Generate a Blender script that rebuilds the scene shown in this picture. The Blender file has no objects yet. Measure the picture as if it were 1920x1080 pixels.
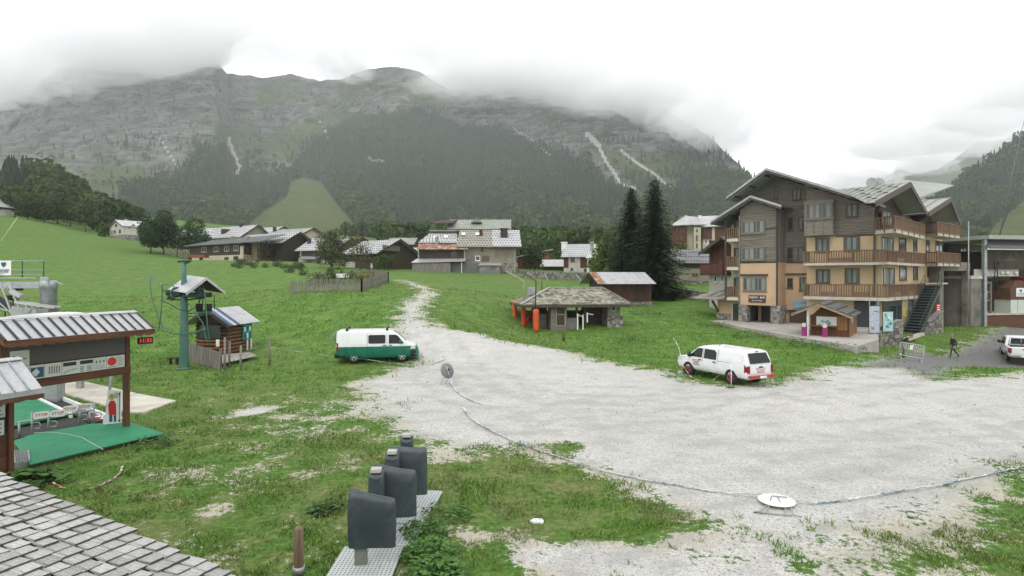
import bpy, math, random
import numpy as np
from mathutils import Vector, Matrix

R = random.Random(11)
RS = np.random.RandomState(5)
S = bpy.context.scene
COL = S.collection
PI = math.pi
F, CX, HY, CH = 1100.0, 960.0, 520.0, 4.6        # measured lens, horizon row and camera height

# ------------------------------------------------------------------ camera, sky, sun, exposure
cam = bpy.data.cameras.new('camera')
cam.sensor_width = 36.0
cam.lens = 36.0 * F / 1920.0
cam.shift_y = -(540.0 - HY) / 1920.0
cam.clip_start = 0.1
cam.clip_end = 6000.0
cam_o = bpy.data.objects.new('camera', cam)
cam_o.location = (0, 0, CH)
cam_o.rotation_euler = (PI / 2, 0, 0)
COL.objects.link(cam_o)
S.camera = cam_o

W = bpy.data.worlds.new('World')
S.world = W
W.use_nodes = True
wn, wl = W.node_tree.nodes, W.node_tree.links
wn.clear()
w_out = wn.new('ShaderNodeOutputWorld')
w_bg = wn.new('ShaderNodeBackground')
w_bg.inputs['Strength'].default_value = 0.1
w_sky = wn.new('ShaderNodeTexSky')
w_sky.sky_type = 'NISHITA'
w_sky.sun_disc = False
SUN_EL, SUN_ROT = math.radians(52), math.radians(200)
w_sky.sun_elevation = SUN_EL
w_sky.sun_rotation = SUN_ROT
w_sky.dust_density = 4.0
w_hs = wn.new('ShaderNodeHueSaturation')
w_hs.inputs['Saturation'].default_value = 0.12
w_tc = wn.new('ShaderNodeTexCoord')
w_no = wn.new('ShaderNodeTexNoise')
w_no.inputs['Scale'].default_value = 2.2
w_no.inputs['Detail'].default_value = 6
w_mp = wn.new('ShaderNodeMapping')
w_mp.inputs['Scale'].default_value = (1, 1, 2.6)
w_rp = wn.new('ShaderNodeValToRGB')
w_rp.color_ramp.elements[0].position = 0.3
w_rp.color_ramp.elements[0].color = (0.80, 0.82, 0.83, 1)
w_rp.color_ramp.elements[1].position = 0.62
w_rp.color_ramp.elements[1].color = (1.0, 1.0, 0.99, 1)
w_sc = wn.new('ShaderNodeVectorMath')
w_sc.operation = 'SCALE'
w_sc.inputs['Scale'].default_value = 20.0
w_mx = wn.new('ShaderNodeMixRGB')
w_mx.inputs['Fac'].default_value = 0.86
wl.new(w_tc.outputs['Generated'], w_mp.inputs['Vector'])
wl.new(w_mp.outputs['Vector'], w_no.inputs['Vector'])
wl.new(w_no.outputs['Fac'], w_rp.inputs['Fac'])
wl.new(w_rp.outputs['Color'], w_sc.inputs[0])
wl.new(w_sky.outputs['Color'], w_hs.inputs['Color'])
wl.new(w_hs.outputs['Color'], w_mx.inputs['Color1'])
wl.new(w_sc.outputs['Vector'], w_mx.inputs['Color2'])
wl.new(w_mx.outputs['Color'], w_bg.inputs['Color'])
wl.new(w_bg.outputs['Background'], w_out.inputs['Surface'])

sun = bpy.data.lights.new('sun', 'SUN')
sun.energy = 0.9
sun.angle = math.radians(20)
sun.color = (1.0, 0.97, 0.92)
sun_o = bpy.data.objects.new('sun', sun)
d = Vector((math.sin(SUN_ROT) * math.cos(SUN_EL), math.cos(SUN_ROT) * math.cos(SUN_EL), math.sin(SUN_EL)))
sun_o.rotation_euler = d.to_track_quat('Z', 'Y').to_euler()
sun_o.location = (0, -20, 60)
COL.objects.link(sun_o)

S.view_settings.view_transform = 'Standard'
S.view_settings.look = 'None'
S.view_settings.exposure = -0.15
S.view_settings.gamma = 1.0
S.view_settings.use_curve_mapping = False
S.render.engine = 'CYCLES'
S.cycles.volume_bounces = 48
S.cycles.max_bounces = 48
S.cycles.transparent_max_bounces = 16
S.cycles.use_denoising = True
S.cycles.use_adaptive_sampling = True

# ------------------------------------------------------------------ materials
class NT:
    def __init__(s, name):
        s.m = bpy.data.materials.new(name); s.m.use_nodes = True
        s.t = s.m.node_tree; s.t.nodes.clear()
        s.out = s.t.nodes.new('ShaderNodeOutputMaterial')
    def n(s, typ, **k):
        x = s.t.nodes.new('ShaderNode' + typ)
        for a, v in k.items():
            if hasattr(x, a) and a not in x.inputs: setattr(x, a, v); continue
            s.put(x.inputs[a], v)
        return x
    def put(s, sock, v):
        if isinstance(v, bpy.types.NodeSocket): s.t.links.new(v, sock)
        else: sock.default_value = v
    def math(s, op, a, b=0.0, c=None, clamp=False):
        x = s.t.nodes.new('ShaderNodeMath'); x.operation = op; x.use_clamp = clamp
        s.put(x.inputs[0], a); s.put(x.inputs[1], b)
        if c is not None: s.put(x.inputs[2], c)
        return x.outputs[0]
    def noise(s, vec, scale, detail=4, rough=.55, dist=0.0):
        x = s.t.nodes.new('ShaderNodeTexNoise')
        s.put(x.inputs['Vector'], vec); x.inputs['Scale'].default_value = scale
        x.inputs['Detail'].default_value = detail; x.inputs['Roughness'].default_value = rough
        x.inputs['Distortion'].default_value = dist
        return x.outputs['Fac']
    def ss(s, v, a, b):
        x = s.t.nodes.new('ShaderNodeMapRange'); x.interpolation_type = 'SMOOTHSTEP'
        s.put(x.inputs[0], v); x.inputs[1].default_value = a; x.inputs[2].default_value = b
        return x.outputs[0]
    def lin(s, v, a, b, c, d):
        x = s.t.nodes.new('ShaderNodeMapRange')
        s.put(x.inputs[0], v)
        for i, q in enumerate((a, b, c, d)): x.inputs[1 + i].default_value = q
        return x.outputs[0]
    def mix(s, f, a, b, mode='MIX'):
        x = s.t.nodes.new('ShaderNodeMixRGB'); x.blend_type = mode
        s.put(x.inputs[0], f)
        for i, q in ((1, a), (2, b)):
            s.put(x.inputs[i], q if isinstance(q, bpy.types.NodeSocket) else (*q[:3], 1))
        return x.outputs[0]
    def attr(s, name, out='Fac'):
        x = s.t.nodes.new('ShaderNodeAttribute'); x.attribute_name = name
        return x.outputs[out]
    def bsdf(s, col, rough=.7, metal=0.0, spec=.4, bump=None, bstr=.3, bdist=.02, **k):
        b = s.t.nodes.new('ShaderNodeBsdfPrincipled')
        s.put(b.inputs['Base Color'], col if isinstance(col, bpy.types.NodeSocket) else (*col[:3], 1))
        s.put(b.inputs['Roughness'], rough); s.put(b.inputs['Metallic'], metal)
        s.put(b.inputs['Specular IOR Level'], spec)
        for a, v in k.items(): s.put(b.inputs[a.replace('_', ' ')], v)
        if bump is not None:
            bn = s.t.nodes.new('ShaderNodeBump'); bn.inputs['Strength'].default_value = bstr
            bn.inputs['Distance'].default_value = bdist
            s.put(bn.inputs['Height'], bump); s.t.links.new(bn.outputs[0], b.inputs['Normal'])
        s.t.links.new(b.outputs[0], s.out.inputs['Surface'])
        return s.m

_mats = {}
def M(name, col, rough=.7, var=.22, scale=3.0, metal=0.0, stretch=(1, 1, 1), col2=None, fac2=(.45, .65), bump=.25, spec=.35, fine=14):
    """weathered surface: two noises vary the colour, a third stains it towards col2"""
    if name in _mats: return _mats[name]
    t = NT(name)
    tc = t.n('TexCoord'); mp = t.n('Mapping'); mp.inputs['Scale'].default_value = stretch
    t.t.links.new(tc.outputs['Object'], mp.inputs['Vector'])
    v = mp.outputs[0]
    inf = t.n('ObjectInfo').outputs['Random']
    a = t.noise(v, scale, 4); b = t.noise(v, scale * fine, 3)
    k = t.math('ADD', t.lin(a, .3, .7, -var * .7, var * .7), t.lin(b, .3, .7, -var * .6, var * .6))
    k = t.math('ADD', k, t.lin(inf, 0, 1, 1 - var * .45, 1 + var * .45))
    c = col
    if col2 is not None:
        c = t.mix(t.ss(t.noise(v, scale * .8, 6, .7), *fac2), col, col2)
    sc = t.n('VectorMath', operation='SCALE')
    if isinstance(c, bpy.types.NodeSocket): t.t.links.new(c, sc.inputs[0])
    else: sc.inputs[0].default_value = c[:3]
    t.t.links.new(k, sc.inputs['Scale'])
    rg = t.lin(a, .3, .7, max(.05, rough - .12), min(1, rough + .12))
    _mats[name] = t.bsdf(sc.outputs[0], rg, metal, spec, b if bump else None, bump, .01)
    return _mats[name]

def WOOD(name, col, col2=None, axis='z', var=.35):
    st = {'z': (6, 6, .5), 'x': (.5, 6, 6), 'y': (6, .5, 6)}[axis]
    return M(name, col, .8, var, 2.0, stretch=st, col2=col2, bump=.35)

# ------------------------------------------------------------------ mesh building
class MB:
    def __init__(s): s.v = []; s.f = []; s.mi = []; s.sm = []
    def add(s, vs, fs, mi=0, sm=False):
        o = len(s.v); s.v += [tuple(p) for p in vs]
        for f in fs: s.f.append(tuple(i + o for i in f)); s.mi.append(mi); s.sm.append(sm)
        return s
    def box(s, x0, x1, y0, y1, z0, z1, mi=0):
        vs = [(x, y, z) for z in (z0, z1) for y in (y0, y1) for x in (x0, x1)]
        return s.add(vs, [(0, 2, 3, 1), (4, 5, 7, 6), (0, 1, 5, 4), (2, 6, 7, 3), (0, 4, 6, 2), (1, 3, 7, 5)], mi)
    def prism(s, poly, axis, a, b, mi=0):
        """poly of 2-D points extruded along axis from a to b"""
        def p(q, t):
            return {'x': (t, q[0], q[1]), 'y': (q[0], t, q[1]), 'z': (q[0], q[1], t)}[axis]
        n = len(poly)
        vs = [p(q, a) for q in poly] + [p(q, b) for q in poly]
        fs = [tuple(range(n))[::-1], tuple(range(n, 2 * n))] + [(i, (i + 1) % n, n + (i + 1) % n, n + i) for i in range(n)]
        return s.add(vs, fs, mi)
    def slab(s, q, t, mi=0):
        """quad q (4 points) thickened by t along its normal"""
        q = [Vector(p) for p in q]; n = (q[1] - q[0]).cross(q[3] - q[0]).normalized() * t
        vs = q + [p + n for p in q]
        return s.add(vs, [(3, 2, 1, 0), (4, 5, 6, 7), (0, 1, 5, 4), (1, 2, 6, 5), (2, 3, 7, 6), (3, 0, 4, 7)], mi)
    def bar(s, p, q, w, h=None, mi=0, up=(0, 0, 1)):
        h = h or w; p, q = Vector(p), Vector(q); d = (q - p).normalized(); u = Vector(up)
        if abs(d.dot(u)) > .98: u = Vector((0, 1, 0))
        a = d.cross(u).normalized() * (w / 2); b = a.cross(d).normalized() * (h / 2)
        vs = [p - a - b, p + a - b, p + a + b, p - a + b, q - a - b, q + a - b, q + a + b, q - a + b]
        return s.add(vs, [(0, 1, 2, 3), (7, 6, 5, 4), (0, 4, 5, 1), (1, 5, 6, 2), (2, 6, 7, 3), (3, 7, 4, 0)], mi)
    def tube(s, pts, r, n=8, mi=0, r2=None, cap=True):
        pts = [Vector(p) for p in pts]; k = len(pts); vs = []
        ref = None
        for i, p in enumerate(pts):
            d = (pts[min(i + 1, k - 1)] - pts[max(i - 1, 0)]).normalized()
            if ref is None: ref = d.orthogonal().normalized()
            ref = (ref - d * ref.dot(d)).normalized(); b = d.cross(ref)
            rr = r if r2 is None else r + (r2 - r) * i / max(1, k - 1)
            vs += [p + (ref * math.cos(2 * PI * j / n) + b * math.sin(2 * PI * j / n)) * rr for j in range(n)]
        fs = [(i * n + j, i * n + (j + 1) % n, (i + 1) * n + (j + 1) % n, (i + 1) * n + j) for i in range(k - 1) for j in range(n)]
        s.add(vs, fs, mi, True)
        if cap:
            o = len(s.v) - k * n
            s.f += [tuple(o + j for j in range(n))[::-1], tuple(o + (k - 1) * n + j for j in range(n))]; s.mi += [mi] * 2; s.sm += [False] * 2
        return s
    def lathe(s, prof, c=(0, 0, 0), n=16, mi=0, axis='z', sm=True):
        def p(r, h, a):
            x, y = r * math.cos(a), r * math.sin(a)
            q = {'z': (x, y, h), 'y': (x, h, y), 'x': (h, x, y)}[axis]
            return (q[0] + c[0], q[1] + c[1], q[2] + c[2])
        vs = [p(r, h, 2 * PI * j / n) for r, h in prof for j in range(n)]; k = len(prof)
        fs = [(i * n + j, i * n + (j + 1) % n, (i + 1) * n + (j + 1) % n, (i + 1) * n + j) for i in range(k - 1) for j in range(n)]
        s.add(vs, fs, mi, sm)
        o = len(s.v) - k * n
        for i, rev in (((0, True), (k - 1, False)) if prof[0] != prof[-1] else ()):
            if prof[i][0] > 1e-4:
                fc = tuple(o + i * n + j for j in range(n)); s.f.append(fc[::-1] if rev else fc); s.mi.append(mi); s.sm.append(False)
        return s
    def build(s, name, mats, parent=None, bevel=0, kind=None):
        me = bpy.data.meshes.new(name); me.from_pydata(s.v, [], s.f)
        me.polygons.foreach_set('material_index', s.mi); me.polygons.foreach_set('use_smooth', s.sm)
        for m in (mats if isinstance(mats, (list, tuple)) else [mats]): me.materials.append(m)
        me.update()
        o = link(name, me, parent)
        if bevel:
            b = o.modifiers.new('bevel', 'BEVEL'); b.width = bevel; b.segments = 1; b.limit_method = 'ANGLE'
        if kind: o['kind'] = kind
        return o

def link(name, data, parent=None, loc=None):
    o = bpy.data.objects.new(name, data); COL.objects.link(o)
    if parent is not None: o.parent = parent
    if loc is not None: o.location = loc
    return o
def tag(o, label, cat, group=None, kind=None):
    o['label'] = label; o['category'] = cat
    if group: o['group'] = group
    if kind: o['kind'] = kind
    return o
def thing(name, label, cat, loc=(0, 0, 0), rz=0.0, group=None, kind=None):
    o = link(name, None, None, loc); o.rotation_euler = (0, 0, rz); o.empty_display_size = .2
    return tag(o, label, cat, group, kind)
def dup(root, loc, rz=None, label=None, scale=None):
    r = root.copy(); COL.objects.link(r); r.location = loc
    if rz is not None: r.rotation_euler = (0, 0, rz)
    if label: r['label'] = label
    if scale: r.scale = (scale,) * 3 if not isinstance(scale, tuple) else scale
    for ch in list(root.children):
        c = ch.copy(); COL.objects.link(c); c.parent = r
        for g in ch.children:
            e = g.copy(); COL.objects.link(e); e.parent = c
    return r
def pix(px, py, Y): return Vector(((px - CX) / F * Y, Y, CH - (py - HY) / F * Y))

class Fr:
    """local frame of a building: u runs along its front, v into its depth, z is absolute height"""
    def __init__(s, x, y, ang): s.x, s.y, s.a = x, y, ang; s.c, s.s = math.cos(ang), math.sin(ang)
    @classmethod
    def px(cls, p0, Y0, p1, Y1):
        x0, x1 = (p0 - CX) / F * Y0, (p1 - CX) / F * Y1
        f = cls(x0, Y0, math.atan2(Y1 - Y0, x1 - x0)); f.L = math.hypot(x1 - x0, Y1 - Y0); return f
    def u(s, px, v=0.0):
        a = (px - CX) / F; ox, oy = s.x - s.s * v, s.y + s.c * v
        return (a * oy - ox) / (s.c - a * s.s)
    def uz(s, px, py, v=0.0):
        u = s.u(px, v); Y = s.y + s.c * v + s.s * u
        return u, CH - (py - HY) / F * Y
    def vz(s, px, py, u):
        a = (px - CX) / F; ox, oy = s.x + s.c * u, s.y + s.s * u
        v = (a * oy - ox) / (-s.s - a * s.c); Y = oy + s.c * v
        return v, CH - (py - HY) / F * Y
    def w(s, u, v, z=0.0): return (s.x + s.c * u - s.s * v, s.y + s.s * u + s.c * v, z)

def text_mesh(txt, size, mat, parent, M4, name='lettering', ext=.003, sx=1.0):
    cu = bpy.data.curves.new(name, 'FONT'); cu.body = txt; cu.size = size; cu.extrude = ext
    cu.align_x = 'CENTER'; cu.align_y = 'CENTER'; cu.resolution_u = 2
    t = bpy.data.objects.new(name, cu); COL.objects.link(t)
    me = bpy.data.meshes.new_from_object(t.evaluated_get(bpy.context.evaluated_depsgraph_get()))
    bpy.data.objects.remove(t); bpy.data.curves.remove(cu)
    me.transform(Matrix.Diagonal((sx, 1, 1, 1))); me.transform(M4)
    me.materials.clear(); me.materials.append(mat); me.name = name
    return link(name, me, parent)
def facing(x, y, z, rz=0.0, flat=False):
    """places lettering upright at a point, read from the -y side, turned by rz"""
    return Matrix.Translation((x, y, z)) @ Matrix.Rotation(rz, 4, 'Z') @ (Matrix() if flat else Matrix.Rotation(PI / 2, 4, 'X'))
def mesh_np(name, V, Fc, mat, parent=None, attrs=None, smooth=False, kind=None):
    me = bpy.data.meshes.new(name)
    nv, nf, k = len(V), len(Fc), Fc.shape[1]
    me.vertices.add(nv); me.vertices.foreach_set('co', V.astype(np.float32).ravel())
    me.loops.add(nf * k); me.loops.foreach_set('vertex_index', Fc.astype(np.int32).ravel())
    me.polygons.add(nf); me.polygons.foreach_set('loop_start', np.arange(0, nf * k, k, dtype=np.int32))
    me.polygons.foreach_set('loop_total', np.full(nf, k, np.int32))
    me.polygons.foreach_set('use_smooth', np.full(nf, smooth, bool))
    for a, val in (attrs or {}).items():
        val = np.asarray(val, np.float32)
        if val.ndim == 1:
            at = me.attributes.new(a, 'FLOAT', 'POINT'); at.data.foreach_set('value', val)
        else:
            at = me.attributes.new(a, 'FLOAT_COLOR', 'POINT')
            at.data.foreach_set('color', np.hstack([val, np.ones((nv, 1), np.float32)]).ravel())
    me.materials.append(mat); me.update(calc_edges=True); me.validate()
    o = link(name, me, parent)
    if kind: o['kind'] = kind
    return o

# ------------------------------------------------------------------ noise and masks in numpy
_perm = RS.permutation(4096)
def vnoise(x, y, seed=0):
    xi, yi = np.floor(x).astype(int), np.floor(y).astype(int); xf, yf = x - xi, y - yi
    def h(a, b): return _perm[(_perm[(a + seed * 131) & 4095] + b) & 4095] / 4095.0
    u, v = xf * xf * (3 - 2 * xf), yf * yf * (3 - 2 * yf)
    return (h(xi, yi) * (1 - u) + h(xi + 1, yi) * u) * (1 - v) + (h(xi, yi + 1) * (1 - u) + h(xi + 1, yi + 1) * u) * v
def fbm(x, y, o=5, seed=0, ridged=False, gain=.5):
    t = np.zeros_like(np.asarray(x, float)); a, n = 1.0, 0.0
    for i in range(o):
        q = vnoise(x * 2 ** i, y * 2 ** i, seed + i)
        if ridged: q = 1 - np.abs(2 * q - 1)
        t += a * q; n += a; a *= gain
    return t / n
def sdf_poly(P, poly):
    """signed distance, positive inside"""
    poly = np.asarray(poly, float); d = np.full(len(P), 1e9); ins = np.zeros(len(P), bool)
    for i in range(len(poly)):
        a, b = poly[i], poly[(i + 1) % len(poly)]
        ab = b - a; t = np.clip(((P - a) @ ab) / max(ab @ ab, 1e-9), 0, 1)
        d = np.minimum(d, np.hypot(*(P - a - t[:, None] * ab).T))
        c = ((a[1] > P[:, 1]) != (b[1] > P[:, 1]))
        with np.errstate(divide='ignore', invalid='ignore'):
            xx = (b[0] - a[0]) * (P[:, 1] - a[1]) / (b[1] - a[1]) + a[0]
        ins ^= c & (P[:, 0] < xx)
    return np.where(ins, d, -d)
def sdf_line(P, pts, rad):
    pts = np.asarray(pts, float); d = np.full(len(P), -1e9)
    for i in range(len(pts) - 1):
        a, b = pts[i], pts[i + 1]; ab = b - a
        t = np.clip(((P - a) @ ab) / max(ab @ ab, 1e-9), 0, 1)
        d = np.maximum(d, rad[i] + (rad[i + 1] - rad[i]) * t - np.hypot(*(P - a - t[:, None] * ab).T))
    return d
# ------------------------------------------------------------------ the ground
CTRL = [(500, 1080, 9.04), (960, 1080, 9.04), (650, 678, 32), (780, 675, 32.5), (840, 725, 24.7), (790, 600, 40), (760, 560, 50), (790, 535, 62),
 (745, 525, 75), (640, 540, 55), (900, 620, 36.5), (1000, 616, 50), (1090, 608, 51), (1000, 540, 80), (1100, 525, 95), (900, 512, 105), (830, 560, 55),
 (900, 560, 55), (900, 600, 47), (950, 640, 38), (450, 665, 34), (345, 692, 29.5), (300, 640, 38), (200, 600, 48), (100, 560, 60), (0, 540, 70),
 (400, 560, 58), (300, 540, 70), (550, 560, 52), (600, 590, 45), (480, 520, 80), (300, 490, 105), (100, 490, 100), (0, 470, 110), (0, 405, 170),
 (100, 425, 170), (200, 447, 180), (232, 449, 173.5), (260, 452, 177), (300, 475, 150), (360, 487, 140), (450, 492, 135), (540, 490, 130), (620, 495, 125), (700, 503, 118), (800, 512, 100),
 (975, 510, 110), (1050, 510, 115), (1115, 520, 95), (0, 385, 330), (480, 458, 600), (800, 462, 600), (1100, 470, 600), (1500, 470, 600), (1170, 570, 66), (1240, 560, 73),
 (1330, 555, 75), (1300, 593, 58), (1390, 609, 54), (1500, 627, 46), (1610, 653, 37), (1400, 660, 36), (1360, 720, 25.3), (1480, 700, 28), (1600, 690, 30),
 (1788, 673, 44.5), (1690, 637, 47), (1705, 624, 50), (1900, 690, 41), (1760, 705, 28), (1900, 690, 30), (1920, 615, 66), (1840, 610, 58), (1800, 620, 60),
 (1700, 680, 36), (1770, 690, 33), (1900, 500, 150), (1500, 480, 200), (1900, 450, 320), (-400, 480, 100), (-400, 380, 300), (2300, 520, 150), (2300, 430, 330),
 (-300, 560, 60), (233, 803, 17.9), (100, 700, 28)]
_cp = [((p - CX) / F * Y, Y, CH - (q - HY) / F * Y) for p, q, Y in CTRL]
_cp += [(x, y, 0.0) for x, y in ((-14, 4), (-8, 5), (0, 4), (8, 5), (14, 4), (-18, 12), (-10, 13), (-3, 13), (4, 13), (11, 13), (19, 13), (-12, 20), (-5, 20), (3, 20), (10, 20),
        (17, 21), (24, 24), (-6, 27), (2, 28), (9, 25), (-40, 6), (40, 6), (0, -20), (-40, -20), (40, -20), (36, 20), (-30, 20))]
_cp = np.array(_cp)
def _tk(r2): return np.where(r2 > 0, .5 * r2 * np.log(np.maximum(r2, 1e-12)), 0)
_n = len(_cp); _A = np.zeros((_n + 3, _n + 3))
_sx = _cp[:, :2] / 50.0
_A[:_n, :_n] = _tk(((_sx[:, None] - _sx[None]) ** 2).sum(-1)) + np.eye(_n) * .002
_A[:_n, _n:] = np.c_[np.ones(_n), _sx]; _A[_n:, :_n] = _A[:_n, _n:].T
_wt = np.linalg.solve(_A, np.r_[_cp[:, 2], 0, 0, 0])
def hz_np(P):
    P = np.asarray(P, float) / 50.0; out = np.empty(len(P))
    for i in range(0, len(P), 8000):
        q = P[i:i + 8000]
        out[i:i + 8000] = _tk(((q[:, None] - _sx[None]) ** 2).sum(-1)) @ _wt[:_n] + np.c_[np.ones(len(q)), q] @ _wt[_n:]
    return out
def hz(x, y): return float(hz_np([(x, y)])[0])
_ys = np.concatenate([np.arange(4, 60, .1), np.arange(60, 380, .5)])
def G(px, py):
    """point of the ground seen at a pixel of the photograph"""
    x = (px - CX) / F * _ys; zr = CH - (py - HY) / F * _ys
    i = np.argmax(zr < hz_np(np.c_[x, _ys])); Y = _ys[i] if i else _ys[-1]
    X = (px - CX) / F * Y
    return Vector((X, Y, hz(X, Y)))
def at(px, Y):
    X = (px - CX) / F * Y; return Vector((X, Y, hz(X, Y)))
def G2(pts): return [tuple(G(*p)[:2]) for p in pts]

LOT = G2([(700, 775), (700, 715), (740, 692), (800, 680), (770, 655), (850, 636), (950, 645), (1030, 655), (1120, 676), (1250, 697), (1380, 724), (1480, 714), (1560, 690), (1640, 686),
          (1700, 684), (1752, 712), (1920, 700), (2080, 705), (2200, 800), (1930, 890), (1850, 950), (1810, 1010), (1800, 1078)]) + [(6.9, 7.0), (.4, 7.0)] + \
      G2([(1040, 1060), (1100, 1010), (1170, 985), (1215, 960), (1110, 905), (1000, 850), (900, 845), (830, 855), (800, 832), (760, 815), (720, 795)])
PATH = G2([(742, 524), (775, 532), (803, 548), (778, 572), (768, 600), (790, 628), (830, 650)])
ROAD = G2([(1590, 690), (1650, 672), (1720, 655), (1760, 668), (1800, 655), (1850, 632), (1925, 612), (2050, 600), (2100, 690), (1900, 690), (1800, 690), (1745, 712), (1690, 690)])
# (pixel, radius along x, radius along y, amount): positive adds bare ground, negative adds grass
SPOTS = [(474, 772, .7, .85, 2.6), (560, 800, 1.6, 1.2, .5), (640, 770, 1.4, 1.6, 1.0), (590, 880, 1.2, .8, .7), (870, 1000, .9, .6, .9), (960, 1000, .7, .5, .8), (500, 850, 1, .7, .7), (760, 900, .7, .5, .7), (330, 880, .9, .5, .7), (420, 960, .7, .4, .9), (620, 1040, .7, .4, .7), (1245, 604, 1.2, .8, 2.6), (930, 905, 2.0, 1.0, -2.2), (1060, 838, .8, .5, -1.8), (1000, 930, 1.4, .8, -1.0), (1090, 985, 1.3, .7, -1.7), (1180, 965, 1.0, .6, -1.6),
         (1010, 960, .9, .5, 1.0), (1050, 1045, 1.3, .5, 1.6), (560, 745, 2.5, 2.0, .6), (620, 800, 2.2, 1.6, .85), (700, 720, 2.0, 1.6, 1.2), (800, 860, .8, .5, .8), (420, 905, 1.2, .9, .8), (300, 900, .9, .6, .6),
         (560, 990, .8, .5, .5), (380, 1020, .6, .4, 1.0), (1300, 905, 1.4, .5, -0.30), (1400, 985, 1.5, .7, -0.30), (1560, 990, 1.5, .6, -0.28), (1680, 990, 1.0, .5, -0.36), (1300, 1000, 1.6, .7, -0.34), (1470, 1050, 2.2, .6, -0.36),
         (1650, 1060, 1.5, .5, -0.34), (1200, 1040, 1.2, .5, -0.21), (1560, 690, 1.5, 1.5, 1.0), (1470, 680, 2.0, 1.4, -1.8), (1290, 715, 1.6, 1.0, -1.2), (1640, 665, 2.0, 2.5, 1.4), (1880, 660, 2, 3, 0), (860, 640, 2.5, 3, 1.3),
         (1000, 648, 3, 2, .9), (1060, 660, 2.5, 2, .5), (1750, 640, 2.5, 2.5, -2.5), (680, 790, 1.5, 1, -.8)]
SPOTS = [(*G(a, b)[:2], rx, ry, k) for a, b, rx, ry, k in SPOTS]
def masks(P):
    g = np.maximum(sdf_poly(P, LOT), sdf_line(P, PATH, [.35, .45, .6, .9, 1.0, 1.5, 2.4]))
    g = np.clip(g, -1.15 - np.clip((P[:, 1] - 22) / 12, 0, 1) * 1.6, 4)
    near = np.exp(-((P[:, 0] - 6.5) / 4.5) ** 2 - ((P[:, 1] - 9.3) / 2.2) ** 2)       # worn, half grown corner close to the camera
    g = np.where(g > 0, g * (1 - .64 * near), g)
    for x, y, rx, ry, k in SPOTS: g = g + k * np.exp(-((P[:, 0] - x) / rx) ** 2 - ((P[:, 1] - y) / ry) ** 2)
    r = np.clip(sdf_poly(P, ROAD), -3, 4)
    return g, r

t = NT('ground_surface')
pos = t.n('NewGeometry').outputs['Position']
nb, nm, nf, nx = t.noise(pos, .11, 5), t.noise(pos, .9, 6, .65), t.noise(pos, 7, 5, .7), t.noise(pos, 38, 3, .7)
ga, ra = t.attr('bare'), t.attr('road')
lawn = t.attr('lush')
vor = t.n('TexVoronoi'); vor.inputs['Scale'].default_value = 16; t.put(vor.inputs['Vector'], pos)
vor2 = t.n('TexVoronoi'); vor2.inputs['Scale'].default_value = 45; t.put(vor2.inputs['Vector'], pos)
# grass: short turf, clumps, dry and mossy areas
gA = t.mix(t.ss(nf, .34, .66), (.040, .092, .015), (.105, .215, .034))
gA = t.mix(t.ss(nm, .42, .68), gA, (.135, .240, .042))
gA = t.mix(t.math('MULTIPLY', t.ss(nb, .45, .7), .55), gA, (.135, .180, .050))
dry = t.mix(t.ss(nf, .35, .65), (.085, .115, .032), (.22, .20, .10))
dm = t.math('MULTIPLY', t.math('SUBTRACT', 1.0, lawn, clamp=True), t.ss(nm, .38, .62))
far = t.n('SeparateXYZ'); t.t.links.new(pos, far.inputs[0])
gA = t.mix(t.math('MULTIPLY', t.lin(far.outputs[1], 45, 140, 0, 1), t.lin(nb, .35, .65, .25, .75)), gA, (.085, .140, .028))
gC = t.mix(t.math('MULTIPLY', dm, .85), gA, dry)
gC = t.mix(t.math('MULTIPLY', t.ss(nx, .60, .72), .6), gC, (.028, .062, .012))
# gravel: crushed pale limestone with grey-blue and buff areas, single stones
sA = t.mix(t.ss(nb, .38, .62), (.52, .513, .49), (.60, .585, .55))
sA = t.mix(t.ss(nm, .40, .70), sA, (.45, .445, .425))
sA = t.mix(t.ss(nf, .48, .72), sA, (.63, .62, .595))
vc = t.n('SeparateColor'); t.t.links.new(vor.outputs['Color'], vc.inputs[0])
vc2 = t.n('SeparateColor'); t.t.links.new(vor2.outputs['Color'], vc2.inputs[0])
sA = t.mix(t.math('MULTIPLY', t.ss(vc.outputs[0], .74, .98), t.ss(vor.outputs['Distance'], .55, .1)), sA, (.20, .195, .185))
sA = t.mix(t.math('MULTIPLY', t.ss(vc2.outputs[0], .40, .95), .75), sA, (.25, .243, .23))
sA = t.mix(t.math('MULTIPLY', t.ss(vc2.outputs[1], .7, 1.0), .6), sA, (.58, .575, .555))
edge = t.math('MULTIPLY', t.ss(ga, 1.1, .1), t.ss(nm, .40, .6))
sA = t.mix(t.math('MULTIPLY', edge, .55), sA, (.42, .365, .24))
sA = t.mix(t.math('MULTIPLY', t.math('MULTIPLY', t.attr('track'), t.ss(nm, .36, .58)), .5), sA, (.30, .295, .28))
rC = t.mix(t.ss(nf, .35, .65), (.13, .13, .13), (.19, .188, .184))
rC = t.mix(t.math('MULTIPLY', t.ss(vc2.outputs[0], .6, 1.0), .5), rC, (.29, .285, .28))
sA = t.mix(t.ss(t.math('ADD', ra, t.math('MULTIPLY', t.math('SUBTRACT', nm, .5), 3.0)), -.7, .9), sA, rC)
br = t.math('ADD', t.math('MULTIPLY', t.math('SUBTRACT', nm, .5), 6.5), t.math('MULTIPLY', t.math('SUBTRACT', nf, .5), 4.4))
br = t.math('ADD', br, t.math('MULTIPLY', t.math('SUBTRACT', nx, .5), 2.2))
sel = t.math('MAXIMUM', ga, ra)
gm = t.ss(t.math('ADD', sel, br), -.16, .20)
colr = t.mix(gm, gC, sA)
hgt = t.math('ADD', t.math('MULTIPLY', nf, .5), t.math('ADD', nx, t.math('MULTIPLY', vor.outputs['Distance'], -.6)))
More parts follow.
